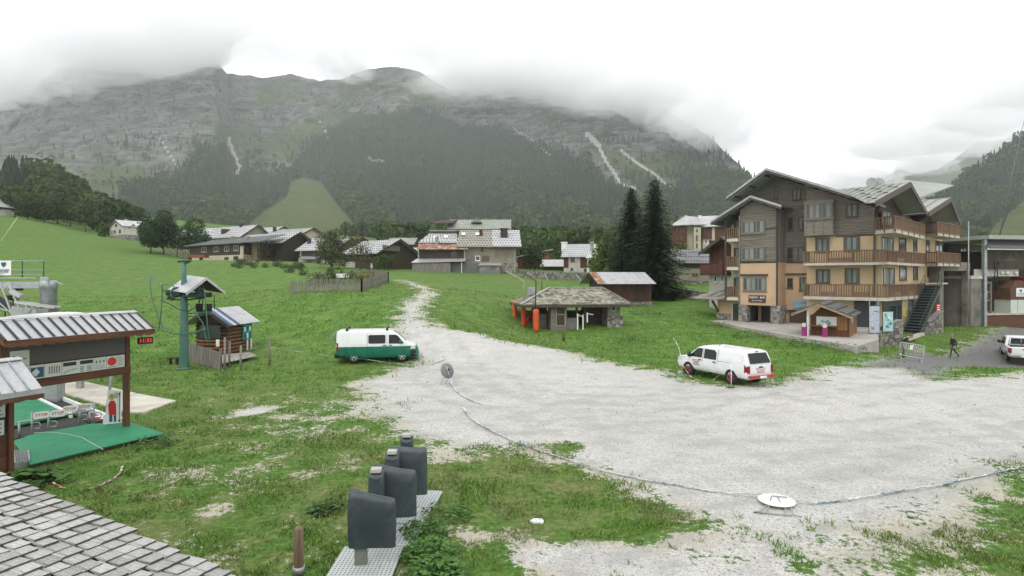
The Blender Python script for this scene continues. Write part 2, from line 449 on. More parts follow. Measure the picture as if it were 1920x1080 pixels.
GROUND = t.bsdf(colr, .92, 0, .2, hgt, .55, .05)

NU, rows = 300, []
y = -12.0
while y < 660:
    rows.append(y); y += max(.11, .0125 * (y + 2)) if y > 4 else 1.2
rows = np.array(rows); us = np.linspace(-1.0, 1.0, NU)
us = us * (.72 + .28 * np.abs(us))
GXX = us[None] * (np.abs(rows[:, None]) + 14) * 1.30; GYY = np.repeat(rows[:, None], NU, 1)
GP = np.c_[GXX.ravel(), GYY.ravel()]
gz = hz_np(GP)
g_b, g_r = masks(GP)
amp = np.clip((GP[:, 1] - 30) / 40, .25, 1)
gz2 = gz + (fbm(GP[:, 0] * .35, GP[:, 1] * .35, 4, 3) - .5) * .22 * amp * (g_b < 0.5) + (fbm(GP[:, 0] * 1.7, GP[:, 1] * 1.7, 3, 9) - .5) * .05
lush = np.clip((GP[:, 1] - 20) / 14, 0, 1) * .65 + np.clip((-GP[:, 0] - 2) / 30, 0, .3) + np.clip((GP[:, 0] - 4) / 10, 0, .5)
lush = np.clip(lush + (fbm(GP[:, 0] * .15, GP[:, 1] * .15, 3, 21) - .5) * .8, 0, 1)
TRK = [[(760, 700), (900, 720), (1150, 745), (1450, 730), (1700, 700), (1900, 660)], [(770, 715), (900, 745), (1150, 775), (1500, 755), (1760, 712)], [(800, 640), (850, 690), (1000, 760), (1300, 830), (1920, 800)], [(830, 690), (960, 790), (1250, 870), (1920, 850)],
       [(1380, 730), (1200, 770), (960, 780), (780, 770)], [(1400, 745), (1200, 800), (950, 815), (800, 790)], [(1130, 1060), (1400, 960), (1700, 860), (1950, 780)], [(1250, 1070), (1500, 985), (1800, 890), (2000, 830)]]
trk = np.zeros(len(GP))
for q_ in TRK:
    gg = G2(q_); dl = -sdf_line(GP, gg, [0] * len(gg)); dl = dl + (fbm(GP[:, 0] * .4, GP[:, 1] * .4, 3, 31) - .5) * .8
    for off in (.0, 1.5): trk = np.maximum(trk, np.exp(-((dl - off) / .22) ** 2))
idx = np.arange(len(rows) * NU).reshape(len(rows), NU)
quads = np.stack([idx[:-1, :-1], idx[:-1, 1:], idx[1:, 1:], idx[1:, :-1]], -1).reshape(-1, 4)
V3 = np.c_[GP, gz2]
cb, cr = g_b[quads].mean(1), g_r[quads].mean(1)
sp = sdf_line(V3[quads].mean(1)[:, :2], PATH, [.35, .45, .6, .9, 1.0, 1.5, 2.4]) > -.1
cls = np.where((cr > cb) & (cr > 0), 2, np.where(cb > 0, np.where(sp & (V3[quads].mean(1)[:, 1] > 31), 3, 1), 0))
for k, nm_ in enumerate(('ground', 'gravel_lot', 'road', 'path')):
    q = quads[cls == k]; used = np.unique(q); mp_ = np.zeros(len(V3), int); mp_[used] = np.arange(len(used))
    o = mesh_np(nm_, V3[used], mp_[q], GROUND, None, {'bare': g_b[used], 'road': g_r[used], 'lush': lush[used], 'track': trk[used]}, True, 'structure')
# ------------------------------------------------------------------ mountains: terrain that rises behind the village
t = NT('mountain_surface')
pos = t.n('NewGeometry').outputs['Position']
mp = t.n('Mapping'); mp.inputs['Scale'].default_value = (1, 1, .45); t.t.links.new(pos, mp.inputs['Vector'])
mp2 = t.n('Mapping'); mp2.inputs['Scale'].default_value = (1, 1, 3.2); mp2.inputs['Rotation'].default_value = (0, .35, 0); t.t.links.new(pos, mp2.inputs['Vector'])
n1, n2, n3 = t.noise(mp.outputs[0], .012, 7, .68), t.noise(mp.outputs[0], .06, 6, .7), t.noise(mp2.outputs[0], .022, 8, .72, .8)
rock = t.mix(t.ss(n3, .38, .62), (.058, .064, .056), (.205, .208, .19))
rock = t.mix(t.math('MULTIPLY', t.ss(n2, .5, .75), .6), rock, (.31, .305, .29))
rock = t.mix(t.math('MULTIPLY', t.ss(n1, .52, .62), .75), rock, (.060, .078, .038))
turf = t.mix(t.ss(n2, .35, .65), (.045, .075, .022), (.105, .135, .045))
turf = t.mix(t.math('MULTIPLY', t.ss(n1, .5, .66), .5), turf, (.13, .115, .06))
mead = t.mix(t.ss(n2, .35, .65), (.075, .105, .028), (.105, .135, .040))
mead = t.mix(t.math('MULTIPLY', t.ss(n1, .48, .62), .4), mead, (.15, .13, .06))
wood = t.mix(t.ss(n2, .4, .6), (.018, .030, .014), (.040, .058, .022))
k = t.math('MULTIPLY', t.math('SUBTRACT', n2, .5), 1.6)
c = t.mix(t.ss(t.math('ADD', t.attr('turf'), k), .35, .65), rock, turf)
c = t.mix(t.ss(t.math('ADD', t.attr('wood'), k), .35, .65), c, wood)
c = t.mix(t.ss(t.attr('mead'), .35, .65), c, mead)
c = t.mix(t.ss(t.math('ADD', t.attr('scree'), t.math('MULTIPLY', k, .5)), .35, .65), c, (.44, .43, .40))
MOUNT = t.bsdf(c, .95, 0, .1, t.math('ADD', n2, n3), 1.0, 9.0)

SKY_L = [(-420, 330), (-200, 255), (0, 196), (60, 160), (110, 128), (220, 105), (330, 88), (385, 86), (406, 96), (413, 122), (425, 136), (445, 141), (500, 145), (545, 140), (600, 152), (640, 148), (690, 131), (740, 126),
         (785, 132), (815, 152), (850, 170), (900, 172), (950, 160), (1000, 150), (1060, 146), (1120, 150), (1170, 160), (1220, 188), (1270, 218), (1320, 250), (1360, 285), (1390, 312), (1406, 332), (1440, 352), (1520, 385), (1640, 420), (2300, 440)]
PISTE = [(432, 456), (488, 402), (538, 370), (546, 342), (570, 334), (602, 343), (622, 370), (652, 406), (682, 454), (660, 480), (440, 480)]
WOODS = [[(235, 480), (215, 400), (235, 350), (330, 335), (372, 268), (420, 270), (445, 300), (470, 312), (520, 330), (560, 300), (590, 262), (640, 225), (700, 205), (790, 200), (860, 232), (930, 240), (1000, 258), (1075, 290),
          (1120, 322), (1150, 345), (1190, 372), (1290, 412), (1420, 440), (1420, 500), (235, 500)],
         [(1180, 330), (1260, 350), (1300, 330), (1350, 330), (1400, 345), (1430, 370), (1440, 460), (1290, 420), (1230, 380)]]
TURFS = [[(130, 300), (235, 310), (330, 345), (300, 480), (120, 480)], [(900, 215), (1000, 215), (1100, 265), (1180, 340), (1280, 370), (1390, 400), (1390, 330), (1270, 270), (1180, 290), (1080, 240), (960, 195)],
         [(400, 230), (560, 225), (640, 200), (600, 270), (470, 320), (400, 330)], [(620, 140), (800, 150), (850, 190), (640, 185)], [(420, 150), (560, 150), (600, 200), (480, 210)]]
SCREE = [([(1122, 272), (1133, 300), (1150, 322), (1163, 345), (1190, 354)], 3.0), ([(1165, 283), (1195, 305), (1225, 325), (1245, 343), (1275, 363)], 2.6), ([(1100, 250), (1122, 272)], 5), ([(428, 258), (436, 285), (447, 310), (442, 325)], 3.2),
         ([(300, 260), (318, 290), (330, 310)], 1.5), ([(600, 228), (612, 250), (620, 265)], 1.2), ([(690, 298), (720, 305)], 3), ([(960, 240), (1000, 262), (1030, 290)], 1.4), ([(640, 405), (660, 445)], .5), ([(577, 395), (597, 440)], .6)]
SLIP = [(300, 372), (345, 375), (365, 420), (350, 452), (300, 452), (290, 410)]
def mount(name, cols, skyline, ybase, Y0, Ytop, rows_n, relief, seed, back=420):
    sx, sy = np.array(skyline, float).T
    yt = np.interp(cols, sx, sy) + (fbm(cols * .045, cols * 0 + seed, 4, seed) - .5) * 9
    tt = np.linspace(0, 1, rows_n)
    PX = np.repeat(cols[None], rows_n, 0); T = np.repeat(tt[:, None], len(cols), 1)
    yb = np.interp(cols, [-500, 0, 400, 1000, 1500, 2400], ybase)
    PY = yb[None] + (yt - yb)[None] * T
    Yt = np.interp(cols, *np.array(Ytop, float).T)
    # gentle wooded foot, steep wall above: distance grows fast first, then slowly
    D = Y0 + (Yt[None] - Y0) * (1 - (1 - T) ** 1.5)
    amp = relief * np.clip(T * 3, 0, 1) * np.clip((1 - T) * 8, 0.0, 1)
    D = D + amp * ((fbm(PX * .012, PY * .016, 6, seed + 40, True) - .6) * 1.5 + (fbm(PX * .05 + PY * .03, PY * .05, 5, seed + 60, True, .6) - .55) * .55)
    X = (PX - CX) / F * D; Z = CH - (PY - HY) / F * D
    # the far side falls away behind the ridge
    bx, bz = X[-1] * (1 + back / Yt), Z[-1] - back * 1.2
    V = np.concatenate([np.c_[X.ravel(), D.ravel(), Z.ravel()], np.c_[bx, Yt + back, bz]])
    rn = rows_n + 1; n = len(cols)
    ix = np.arange(rn * n).reshape(rn, n)
    q = np.stack([ix[:-1, :-1], ix[:-1, 1:], ix[1:, 1:], ix[1:, :-1]], -1).reshape(-1, 4)
    P = np.c_[PX.ravel(), PY.ravel()]
    e = np.zeros(n)
    return V, q, P, e, (PX, PY, D)
cols = np.arange(-420, 2240, 5.0)
V, q, P, e, MG = mount('mountain', cols, SKY_L, (470, 445, 462, 470, 472, 472), 560, [(-500, 1450), (200, 1700), (410, 1740), (430, 2000), (740, 1900), (1000, 1850), (1200, 1550), (1400, 1080), (2300, 980)], 210, 70, 1)
wob = (fbm(P[:, 0] * .03, P[:, 1] * .03, 5, 77) - .5)
def soft(polys, w): return np.clip(.5 + np.max([sdf_poly(P, p) for p in polys], 0) / w, 0, 1)
m_mead = soft([PISTE], 4)
m_wood = np.clip(soft(WOODS, 26) + wob * .9, 0, 1) * (1 - m_mead)
m_turf = np.clip(soft(TURFS, 60) * .8 + (fbm(P[:, 0] * .02, P[:, 1] * .03, 4, 33) - .5) * 1.0, 0, 1)
m_scr = np.max([np.clip(.5 + sdf_line(P + wob[:, None] * 14, p, [r] * len(p)) / 2.5, 0, 1) for p, r in SCREE], 0) * (1 - np.clip(m_mead * .6, 0, 1))
m_turf = np.maximum(m_turf, np.clip((P[:, 1] - 300) / 60, 0, 1) * .75)
z0 = lambda a: np.r_[a, e]
mount_o = mesh_np('mountain', V, q, MOUNT, None, {'wood': z0(m_wood), 'turf': z0(m_turf), 'mead': z0(m_mead), 'scree': z0(m_scr)}, True, 'structure')

# nearer wooded spurs: left knoll and the right valley side
SKY_K = [(-420, 300), (-200, 292), (-60, 316), (0, 324), (45, 318), (90, 336), (130, 356), (165, 384), (205, 410), (250, 435), (290, 452), (330, 475)]
colsk = np.arange(-420, 331, 5.0)
Vk, qk, Pk, ek, KG = mount('knoll', colsk, SKY_K, (420, 400, 470, 470, 470, 470), 215, [(-500, 380), (0, 350), (330, 250)], 40, 8, 5, 120)
zk = np.zeros(len(Vk)); sl = np.r_[np.clip(.5 + sdf_poly(Pk, SLIP) / 8, 0, 1), ek]
wk = np.r_[np.clip(.5 + sdf_poly(Pk, [(-420, 240), (60, 270), (140, 330), (150, 400), (90, 440), (-420, 440)]) / 20, 0, 1), ek]
mesh_np('hill', Vk, qk, MOUNT, None, {'wood': wk * (1 - sl), 'turf': (1 - sl) * .9, 'mead': zk, 'scree': zk}, True, 'structure')
SKY_R = [(1690, 470), (1730, 400), (1760, 372), (1800, 340), (1840, 312), (1880, 285), (1920, 258), (2000, 205), (2100, 150), (2300, 60)]
colsr = np.arange(1690, 2301, 5.0)
Vr, qr, Pr, er, RG = mount('slope', colsr, SKY_R, (480, 480, 480, 480, 480, 480), 380, [(1690, 850), (1920, 950), (2300, 950)], 90, 18, 8, 200)
RMEAD = [(1843, 445), (1870, 415), (1905, 390), (1925, 370), (1960, 350), (1990, 480), (1840, 480)]
mr = np.r_[np.clip(.5 + sdf_poly(Pr, RMEAD) / 6, 0, 1), er]
mesh_np('valley_side', Vr, qr, MOUNT, None, {'wood': (1 - mr) * .9, 'turf': np.ones(len(Vr)), 'mead': mr, 'scree': np.zeros(len(Vr))}, True, 'structure')
SKY_F = [(1380, 430), (1480, 400), (1560, 372), (1640, 345), (1680, 318), (1720, 322), (1760, 318), (1800, 290), (1830, 268), (1880, 262), (1960, 225), (2100, 150), (2300, 90)]
colsf = np.arange(1380, 2301, 5.0)
Vf, qf, Pf, ef, FG = mount('far', colsf, SKY_F, (460, 460, 460, 460, 460, 460), 1400, [(1380, 2400), (2300, 2400)], 50, 60, 13, 300)
mesh_np('far_mountain', Vf, qf, MOUNT, None, {'wood': np.r_[np.clip((fbm(Pf[:, 0] * .02, Pf[:, 1] * .03, 4, 3) - .3) * 3, 0, 1), ef], 'turf': np.ones(len(Vf)), 'mead': np.zeros(len(Vf)), 'scree': np.zeros(len(Vf))}, True, 'structure')

# ------------------------------------------------------------------ forests on the slopes (far woods read as masses)
t = NT('forest_foliage')
c = t.attr('tint', 'Color')
LEAFY = t.bsdf(c, .85, 0, .15, None)
def conifer_tpl(tiers, n, seed):
    r = random.Random(seed); vs, fs = [], []
    for i in range(tiers):
        z0_, z1 = .04 + .90 * i / tiers * .95, min(1.0, .04 + .90 * (i + 1.75) / tiers)
        rad = .21 * (1 - i / tiers) + .025
        o = len(vs); vs.append((0, 0, z1 if i < tiers - 1 else 1.0))
        for j in range(n):
            a = 2 * PI * (j + .5 * i) / n; k = r.uniform(.65, 1.15) if j % 2 else r.uniform(.45, .8)
            vs.append((math.cos(a) * rad * k, math.sin(a) * rad * k, z0_ + r.uniform(-.02, .04)))
        fs += [(o, o + 1 + j, o + 1 + (j + 1) % n) for j in range(n)]
    return np.array(vs), np.array(fs)
def leafy_tpl(seed, n=26, sm=1.0):
    r = random.Random(seed); vs, fs = [], []
    for i in range(n):
        a, zz = r.uniform(0, 2 * PI), r.uniform(-1, 1); rr = math.sqrt(1 - zz * zz)
        c0 = np.array((rr * math.cos(a) * .30, rr * math.sin(a) * .30, .58 + zz * .36)); s = r.uniform(.12, .2) * sm
        o = len(vs); u = np.array([r.gauss(0, 1) for _ in range(3)]); u /= np.linalg.norm(u); w = np.cross(u, [r.gauss(0, 1) for _ in range(3)]); w /= np.linalg.norm(w)
        vs += [c0 + u * s, c0 + w * s, c0 - u * s, c0 - w * s]; fs += [(o, o + 1, o + 2), (o, o + 2, o + 3)]
    return np.array(vs), np.array(fs)
CTP = [conifer_tpl(4, 7, i) for i in range(4)]; LTP = [leafy_tpl(i) for i in range(3)]; LTP2 = [leafy_tpl(i + 5, 150, .42) for i in range(3)]
def forest(name, pts, hs, kinds, mat=LEAFY, seed=0, LT=None):
    """one far wood; each tree has its own height, turn, girth and tint"""
    rs = np.random.RandomState(seed); VV, FF, TT = [], [], []; off = 0
    for kind in (0, 1):
        tp = CTP if kind == 0 else (LT or LTP)
        for ti, (tv, tf) in enumerate(tp):
            s = np.where((kinds == kind) & (np.arange(len(pts)) % len(tp) == ti))[0]
            if not len(s): continue
            a = rs.uniform(0, 2 * PI, len(s)); h = hs[s]; g = h * rs.uniform(.8, 1.25, len(s))
            X = (tv[None, :, 0] * np.cos(a)[:, None] - tv[None, :, 1] * np.sin(a)[:, None]) * g[:, None] + pts[s, 0][:, None]
            Yv = (tv[None, :, 0] * np.sin(a)[:, None] + tv[None, :, 1] * np.cos(a)[:, None]) * g[:, None] + pts[s, 1][:, None]
            Z = tv[None, :, 2] * h[:, None] + pts[s, 2][:, None] - .04 * h[:, None]
            VV.append(np.stack([X, Yv, Z], -1).reshape(-1, 3))
            FF.append((tf[None] + (np.arange(len(s)) * len(tv))[:, None, None] + off).reshape(-1, 3)); off += len(s) * len(tv)
            base = np.array((.019, .038, .018)) if kind == 0 else np.array((.042, .074, .020))
            warm = rs.uniform(0, 1, len(s))[:, None] ** 2
            col = base * rs.uniform(.6, 1.5, len(s))[:, None] * (1 - warm * .0) + warm * np.array((.018, .010, .002)) * (1 if kind else .5)
            col = np.repeat(col[:, None], len(tv), 1) * rs.uniform(.8, 1.2, (len(s), len(tv), 1))
            TT.append(col.reshape(-1, 3))
    return mesh_np(name, np.concatenate(VV), np.concatenate(FF), mat, None, {'tint': np.concatenate(TT)}, False, 'stuff')
def sample(grid, accept, n, seed, y_rng, x_rng):
    """random foothold points on a slope, thicker where accept() is high"""
    PX, PY, D = grid; rs = np.random.RandomState(seed)
    ii = rs.randint(0, PX.shape[0] - 1, n * 3); jj = rs.randint(0, PX.shape[1] - 1, n * 3); fi, fj = rs.rand(n * 3), rs.rand(n * 3)
    def bl(A): return (A[ii, jj] * (1 - fi) + A[ii + 1, jj] * fi) * (1 - fj) + (A[ii, jj + 1] * (1 - fi) + A[ii + 1, jj + 1] * fi) * fj
    px, py, dd = bl(PX), bl(PY), bl(D)
    ok = (px > x_rng[0]) & (px < x_rng[1]) & (py > y_rng[0]) & (py < y_rng[1])
    ok &= rs.rand(n * 3) < accept(px, py)
    px, py, dd = px[ok][:n], py[ok][:n], dd[ok][:n]
    return np.c_[(px - CX) / F * dd, dd, CH - (py - HY) / F * dd], px, py, rs
def acc_main(px, py):
    Q = np.c_[px, py]; w = np.clip(.5 + np.max([sdf_poly(Q, p) for p in WOODS], 0) / 34, 0, 1) + (fbm(px * .03, py * .03, 5, 77) - .5) * 1.3
    w *= sdf_poly(Q, PISTE) < -3
    for p, r in SCREE[:4]: w *= sdf_line(Q, p, [r] * len(p)) < -3
    w = np.where(py < 250, w * .8, w)
    side = (px > 225)
    return np.clip(w, .0, 1) * side + .035 * (py > 180) * (sdf_poly(Q, PISTE) < 0)
pts, px, py, rs = sample(MG, acc_main, 24000, 3, (150, 470), (-300, 1700))
dec = (fbm(px * .014, py * .02, 4, 90) + (py - 330) / 500 > .56) & (py > 290) & (rs.rand(len(px)) < .7)
forest('forest', pts, rs.uniform(8, 17, len(pts)) * np.where(py < 260, .75, 1), dec.astype(int), seed=1)
pts, px, py, rs = sample(KG, lambda a, b: np.clip(.5 + sdf_poly(np.c_[a, b], [(-420, 240), (60, 270), (140, 330), (160, 400), (300, 440), (300, 470), (-420, 470)]) / 16, 0, 1) * (sdf_poly(np.c_[a, b], SLIP) < -2), 1500, 4, (250, 440), (-420, 330))
forest('knoll_woods', pts, rs.uniform(7, 14, len(pts)), ((px > 60) & (rs.rand(len(px)) < .6)).astype(int), seed=2, LT=LTP2)
pts, px, py, rs = sample(RG, lambda a, b: (sdf_poly(np.c_[a, b], RMEAD) < 0) * 1.0, 6000, 5, (60, 480), (1690, 2300))
forest('valley_woods', pts, rs.uniform(11, 19, len(pts)), (rs.rand(len(px)) < .12).astype(int), seed=3)

rs = np.random.RandomState(8); N_ = 5200
px, Yv = rs.uniform(640, 1720, N_), rs.uniform(190, 570, N_)
keep = (Yv > np.interp(px, [640, 760, 980, 1100, 1300, 1720], [420, 230, 170, 165, 190, 190])) & ~((px < 700) & (Yv < 400))
px, Yv = px[keep], Yv[keep]; X_ = (px - CX) / F * Yv
pts = np.c_[X_, Yv, hz_np(np.c_[X_, Yv])]
forest('valley_floor_woods', pts, rs.uniform(6, 12, len(pts)), (rs.rand(len(pts)) < .5).astype(int), seed=6, LT=[leafy_tpl(i + 5, 70, .6) for i in range(3)])

# ------------------------------------------------------------------ haze and low cloud
def vol(name, col, dens, aniso=.2):
    t = NT(name); v = t.n('VolumePrincipled')
    v.inputs['Color'].default_value = (*col, 1); v.inputs['Density'].default_value = dens; v.inputs['Anisotropy'].default_value = aniso
    t.t.links.new(v.outputs[0], t.out.inputs['Volume']); return t.m
hzb = MB().box(-2800, 2800, -60, 3300, -9, 1400).build('haze', vol('haze_air', (.93, .96, 1.0), .00016), None, kind='stuff')
CLOUD = vol('cloud_vapour', (1, 1, 1), .015, .3)
def cloud(px, py, Y, rx, ry, rd, seed, lab):
    import bmesh
    bm = bmesh.new(); bmesh.ops.create_icosphere(bm, subdivisions=5, radius=1)
    V = np.array([v.co[:] for v in bm.verts])
    r2 = np.clip(V[:, 0] ** 2 + V[:, 2] ** 2, 0, 1)
    n1 = fbm(V[:, 0] * 1.6 + 9 + seed * 3.1, V[:, 2] * 1.5 + 9 + seed, 5, seed); n2 = fbm(V[:, 0] * 4.2 + 40, V[:, 2] * 3.4 + 40 + seed, 6, seed + 3, False, .6)
    V[:, 1] = np.sign(V[:, 1]) * (1 - r2) ** 2.2 * (.05 + 2.6 * np.clip(n2 - .22, 0, 1))
    k = .75 + .7 * (n1 - .3)
    sc = np.array((rx / F * Y, rd, ry / F * Y))
    for v, p in zip(bm.verts, V * k[:, None] * sc): v.co = p
    for f_ in bm.faces: f_.smooth = True
    me = bpy.data.meshes.new('cloud'); bm.to_mesh(me); bm.free(); me.materials.append(CLOUD)
    o = link('cloud', me, None, pix(px, py, Y)); o['kind'] = 'stuff'; return o
CLOUDS = [(a, b, Y * 1.62, rx, ry, rd * 1.62, k) for a, b, Y, rx, ry, rd, k in [(215, 35, 900, 360, 150, 150, 1), (-90, 120, 800, 230, 150, 150, 2), (470, 60, 1180, 330, 95, 120, 3), (640, 120, 1120, 110, 44, 60, 4), (920, 110, 1020, 210, 100, 120, 5), (1080, 130, 940, 210, 90, 120, 6), (1240, 160, 870, 190, 105, 130, 7),
          (1345, 225, 740, 120, 85, 90, 8), (1690, 268, 900, 150, 46, 100, 9), (1610, 335, 1000, 110, 30, 90, 10), (1810, 262, 850, 110, 46, 90, 11), (1740, 310, 900, 90, 26, 60, 18), (1850, 205, 760, 150, 60, 110, 19), (1960, 160, 640, 190, 78, 110, 12), (780, 50, 1200, 340, 85, 120, 13), (250, 100, 960, 260, 74, 70, 14), (330, 70, 1040, 120, 60, 60, 23), (60, 150, 860, 150, 60, 60, 15), (1180, 190, 850, 150, 60, 60, 16), (1260, 225, 760, 70, 50, 40, 17), (965, 158, 1000, 220, 62, 70, 20), (850, 158, 1080, 100, 40, 50, 21), (1100, 172, 920, 170, 58, 70, 22)]]
for c_ in CLOUDS: cloud(*c_, None)
# ------------------------------------------------------------------ shared materials
STEEL = M('galvanised_steel', (.36, .38, .39), .5, .2, 4, .55, col2=(.28, .30, .31))
DSTEEL = M('dark_steel', (.05, .055, .06), .55, .25, 5, .4)
SHEET = M('light_sheet_metal', (.46, .46, .47), .42, .14, 2.5, .35, col2=(.36, .36, .37), bump=.06)
BROWN = WOOD('brown_stained_wood', (.115, .05, .026), (.07, .032, .018), 'x')
BROWNZ = WOOD('brown_stained_post', (.115, .05, .026), (.07, .032, .018), 'z')
GREYW = WOOD('weathered_grey_wood', (.20, .185, .165), (.12, .11, .10), 'z')
GREYWX = WOOD('weathered_grey_plank', (.20, .185, .165), (.12, .11, .10), 'x')
SHIN = WOOD('silver_shingle_wood', (.37, .365, .355), (.22, .217, .21), 'x', .55)
WHITE = M('white_paint', (.74, .74, .73), .5, .08, 3, col2=(.62, .62, .60), fac2=(.55, .8))
BLACK = M('black_rubber', (.022, .022, .024), .75, .3, 6)
TXT_D = M('dark_print', (.025, .03, .035), .6, .05, 3, bump=0)
TXT_R = M('red_print', (.50, .03, .03), .6, .1, 3, bump=0)
TXT_W = M('white_print', (.78, .78, .77), .6, .05, 3, bump=0)
TXT_B = M('blue_print', (.025, .09, .16), .6, .1, 3, bump=0)
TXT_G = M('grey_print', (.18, .19, .19), .6, .1, 3, bump=0)
CONC = M('pale_concrete', (.50, .475, .41), .9, .18, 1.2, col2=(.40, .37, .30), bump=.3)
CONCG = M('grey_concrete', (.27, .26, .245), .9, .2, .7, col2=(.16, .155, .15), bump=.3)
GREENM = M('green_plastic_mat', (.012, .20, .085), .55, .16, 2, col2=(.012, .15, .07), bump=.2)
REDP = M('red_paint', (.42, .03, .025), .5, .15, 3)
LED = NT('red_led'); LED = LED.bsdf((.1, 0, 0), .5, Emission_Color=(1, .03, .05, 1), Emission_Strength=1.6)
def plates(name, mat, parent, fr_pts, t):
    return MB().slab(fr_pts, t).build(name, mat, parent)
def up(p, dz): return Vector((p[0], p[1], p[2] + dz))

# ------------------------------------------------------------------ shingle roof under the camera
rA, rB = pix(0, 891, 8.5), pix(430, 1077, 6.5)
root = thing('shingle_roof', 'weathered silver wooden shingle roof at the lower left corner, sloping towards the turnstiles', 'roof', tuple(rA))
e1 = (rB - rA).normalized(); e2 = Vector((e1.y, -e1.x, 0)).normalized()
if e2.y > 0: e2 = -e2
en = e2.cross(e1).normalized()
if en.z < 0: en = -en
RT = Matrix((e1, e2, en)).transposed()
mb = MB(); mb.slab([e1 * -3 + e2 * .04 - en * .16, e1 * 7.2 + e2 * .04 - en * .16, e1 * 7.2 + e2 * 6 - en * .16, e1 * -3 + e2 * 6 - en * .16], .05)
mb.build('roof_deck', GREYWX, root)
mb = MB(); mb.slab([e1 * -3 + e2 * .03 - en * .3, e1 * 7.2 + e2 * .03 - en * .3, e1 * 7.2 + e2 * .06 - en * .3, e1 * -3 + e2 * .06 - en * .3], .24); mb.build('verge_board', GREYWX, root)
wl0 = [rA + e1 * -2.8 + e2 * .35, rA + e1 * 6.8 + e2 * .35]
mb = MB(); a_, b_ = wl0[0] - rA, wl0[1] - rA
mb.add([(a_.x, a_.y, -rA.z - .2), (b_.x, b_.y, -rA.z - .2), (b_.x, b_.y, b_.z - .2), (a_.x, a_.y, a_.z - .2)], [(0, 1, 2, 3)])
mb.build('wall', BROWN, root)
shm = []; BUTT = M('shingle_butt_dark', (.075, .07, .065), .95, .3, 6)  # butt faces get a much darker colour than the shingle tops
for k in range(6):
    r = random.Random(k); w, l, h = .185 + r.uniform(-.03, .045), .36, .020 + r.uniform(0, .014); m = MB()
    vs = [(-l + .13, 0, -.012), (.10, r.uniform(-.006, .006), 0), (.10 + r.uniform(-.012, .012), w, 0), (-l + .13, w, -.012)]
    vs += [(x, yy, z + (h if i in (1, 2) else .006)) for i, (x, yy, z) in enumerate(vs)]
    m.add(vs, [(3, 2, 1, 0), (4, 5, 6, 7), (0, 1, 5, 4), (1, 2, 6, 5), (2, 3, 7, 6), (3, 0, 4, 7)])
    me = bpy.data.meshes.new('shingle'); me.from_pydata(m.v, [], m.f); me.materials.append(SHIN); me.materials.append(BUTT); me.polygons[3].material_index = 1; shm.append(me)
def seen(p, mx=20):
    if p.y < .5: return False
    x, yy = CX + F * p.x / p.y, HY + F * (CH - p.z) / p.y
    return -mx < x < 1920 + mx and yy < 1080 + mx
cnt = 0; far_b = MB()
for i in range(-6, 34):
    yy = .0 + R.uniform(-.05, .03)
    while yy < 3.6:
        me = R.choice(shm); p = e1 * (i * .212) + e2 * yy + en * R.uniform(-.004, .007)
        q = RT.to_4x4(); q = q @ Matrix.Rotation(R.uniform(-.035, .035), 4, 'Z') @ Matrix.Rotation(R.uniform(-.015, .03), 4, 'Y')
        if seen(rA + p + e2 * .1) and cnt < 300:
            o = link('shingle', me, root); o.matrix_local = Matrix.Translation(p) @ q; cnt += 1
        elif seen(rA + p, 700):
            far_b.add([(Matrix.Translation(p) @ q) @ v.co for v in me.vertices], [tuple(f.vertices) for f in me.polygons])
        yy += .19 + R.uniform(0, .022)
far_b.build('shingle_rows', SHIN, root, kind='stuff')

# ------------------------------------------------------------------ ski map board with metal roof
K = Fr.px(12, 14.1, 286, 17.5)
root = thing('map_board', 'brown ski map board with ribbed grey metal roof and scalloped fascia', 'notice board', (K.x, K.y, 0), K.a)
ZE, ZR = 3.06, 3.53; LK = K.L; nP = 14
MB().slab([(-.05, 0, ZE - .05), (LK, 0, ZE - .05), (LK, .78, ZR - .05), (-.05, .78, ZR - .05)], .03).build('roof_deck', BROWN, root)
MB().slab([(-.05, .78, ZR - .05), (LK, .78, ZR - .05), (LK, 1.56, ZE - .05), (-.05, 1.56, ZE - .05)], .03).build('roof_slope', SHEET, root)
pm = None
for i in range(nP):
    x0 = -.05 + (LK + .05) * i / nP; w = (LK + .05) / nP
    if pm is None:
        m = MB().slab([(.012, -.02, ZE), (w - .012, -.02, ZE), (w - .012, .70, ZR - .035), (.012, .70, ZR - .035)], .018)
        pm = m.build('roof_panel', SHEET, root)
    else:
        pm2 = pm.copy(); COL.objects.link(pm2); pm2.location = (i * w, 0, 0)
for i in range(nP + 1):
    x0 = -.05 + (LK + .05) * i / nP
    if i == 0:
        rb0 = MB().bar((-.05, -.03, ZE + .03), (-.05, .70, ZR + .0), .03, .05).build('roof_rib', DSTEEL, root)
    else:
        c = rb0.copy(); COL.objects.link(c); c.location = (x0 + .05, 0, 0)
MB().slab([(-.08, .68, ZR), (LK + .03, .68, ZR), (LK + .03, .86, ZR + .05), (-.08, .86, ZR + .05)], .02).build('ridge_cap', SHEET, root)
sc = [(-.06, ZE + .01), (LK + .02, ZE + .01)]
n = 74
low = [(LK + .02 - (LK + .08) * i / n, ZE - .13 - .045 * abs(math.sin(i * PI * 13 / n))) for i in range(n + 1)]
MB().prism(sc + low, 'y', -.035, .0).build('fascia', BROWN, root)
for x in (LK + .02, -.08):
    MB().prism([(-.04, ZE - .12), (.78, ZR - .14), (1.56, ZE - .12), (1.56, ZE), (.78, ZR + .01), (-.04, ZE)], 'x', x, x + .03).build('gable_board', BROWN, root)
for x in (.22, LK - .33):
    MB().box(x, x + .13, .70, .86, -.3, ZE + .25).build('post', BROWNZ, root, .008)
zt, zb = 2.96, 1.95
MB().box(.35, LK - .33, .78, .84, zb - .06, 3.15).build('back_board', BROWN, root)
MB().box(.22, LK - .2, .66, .76, zb - .22, zb - .02).build('rail', BROWN, root, .008)
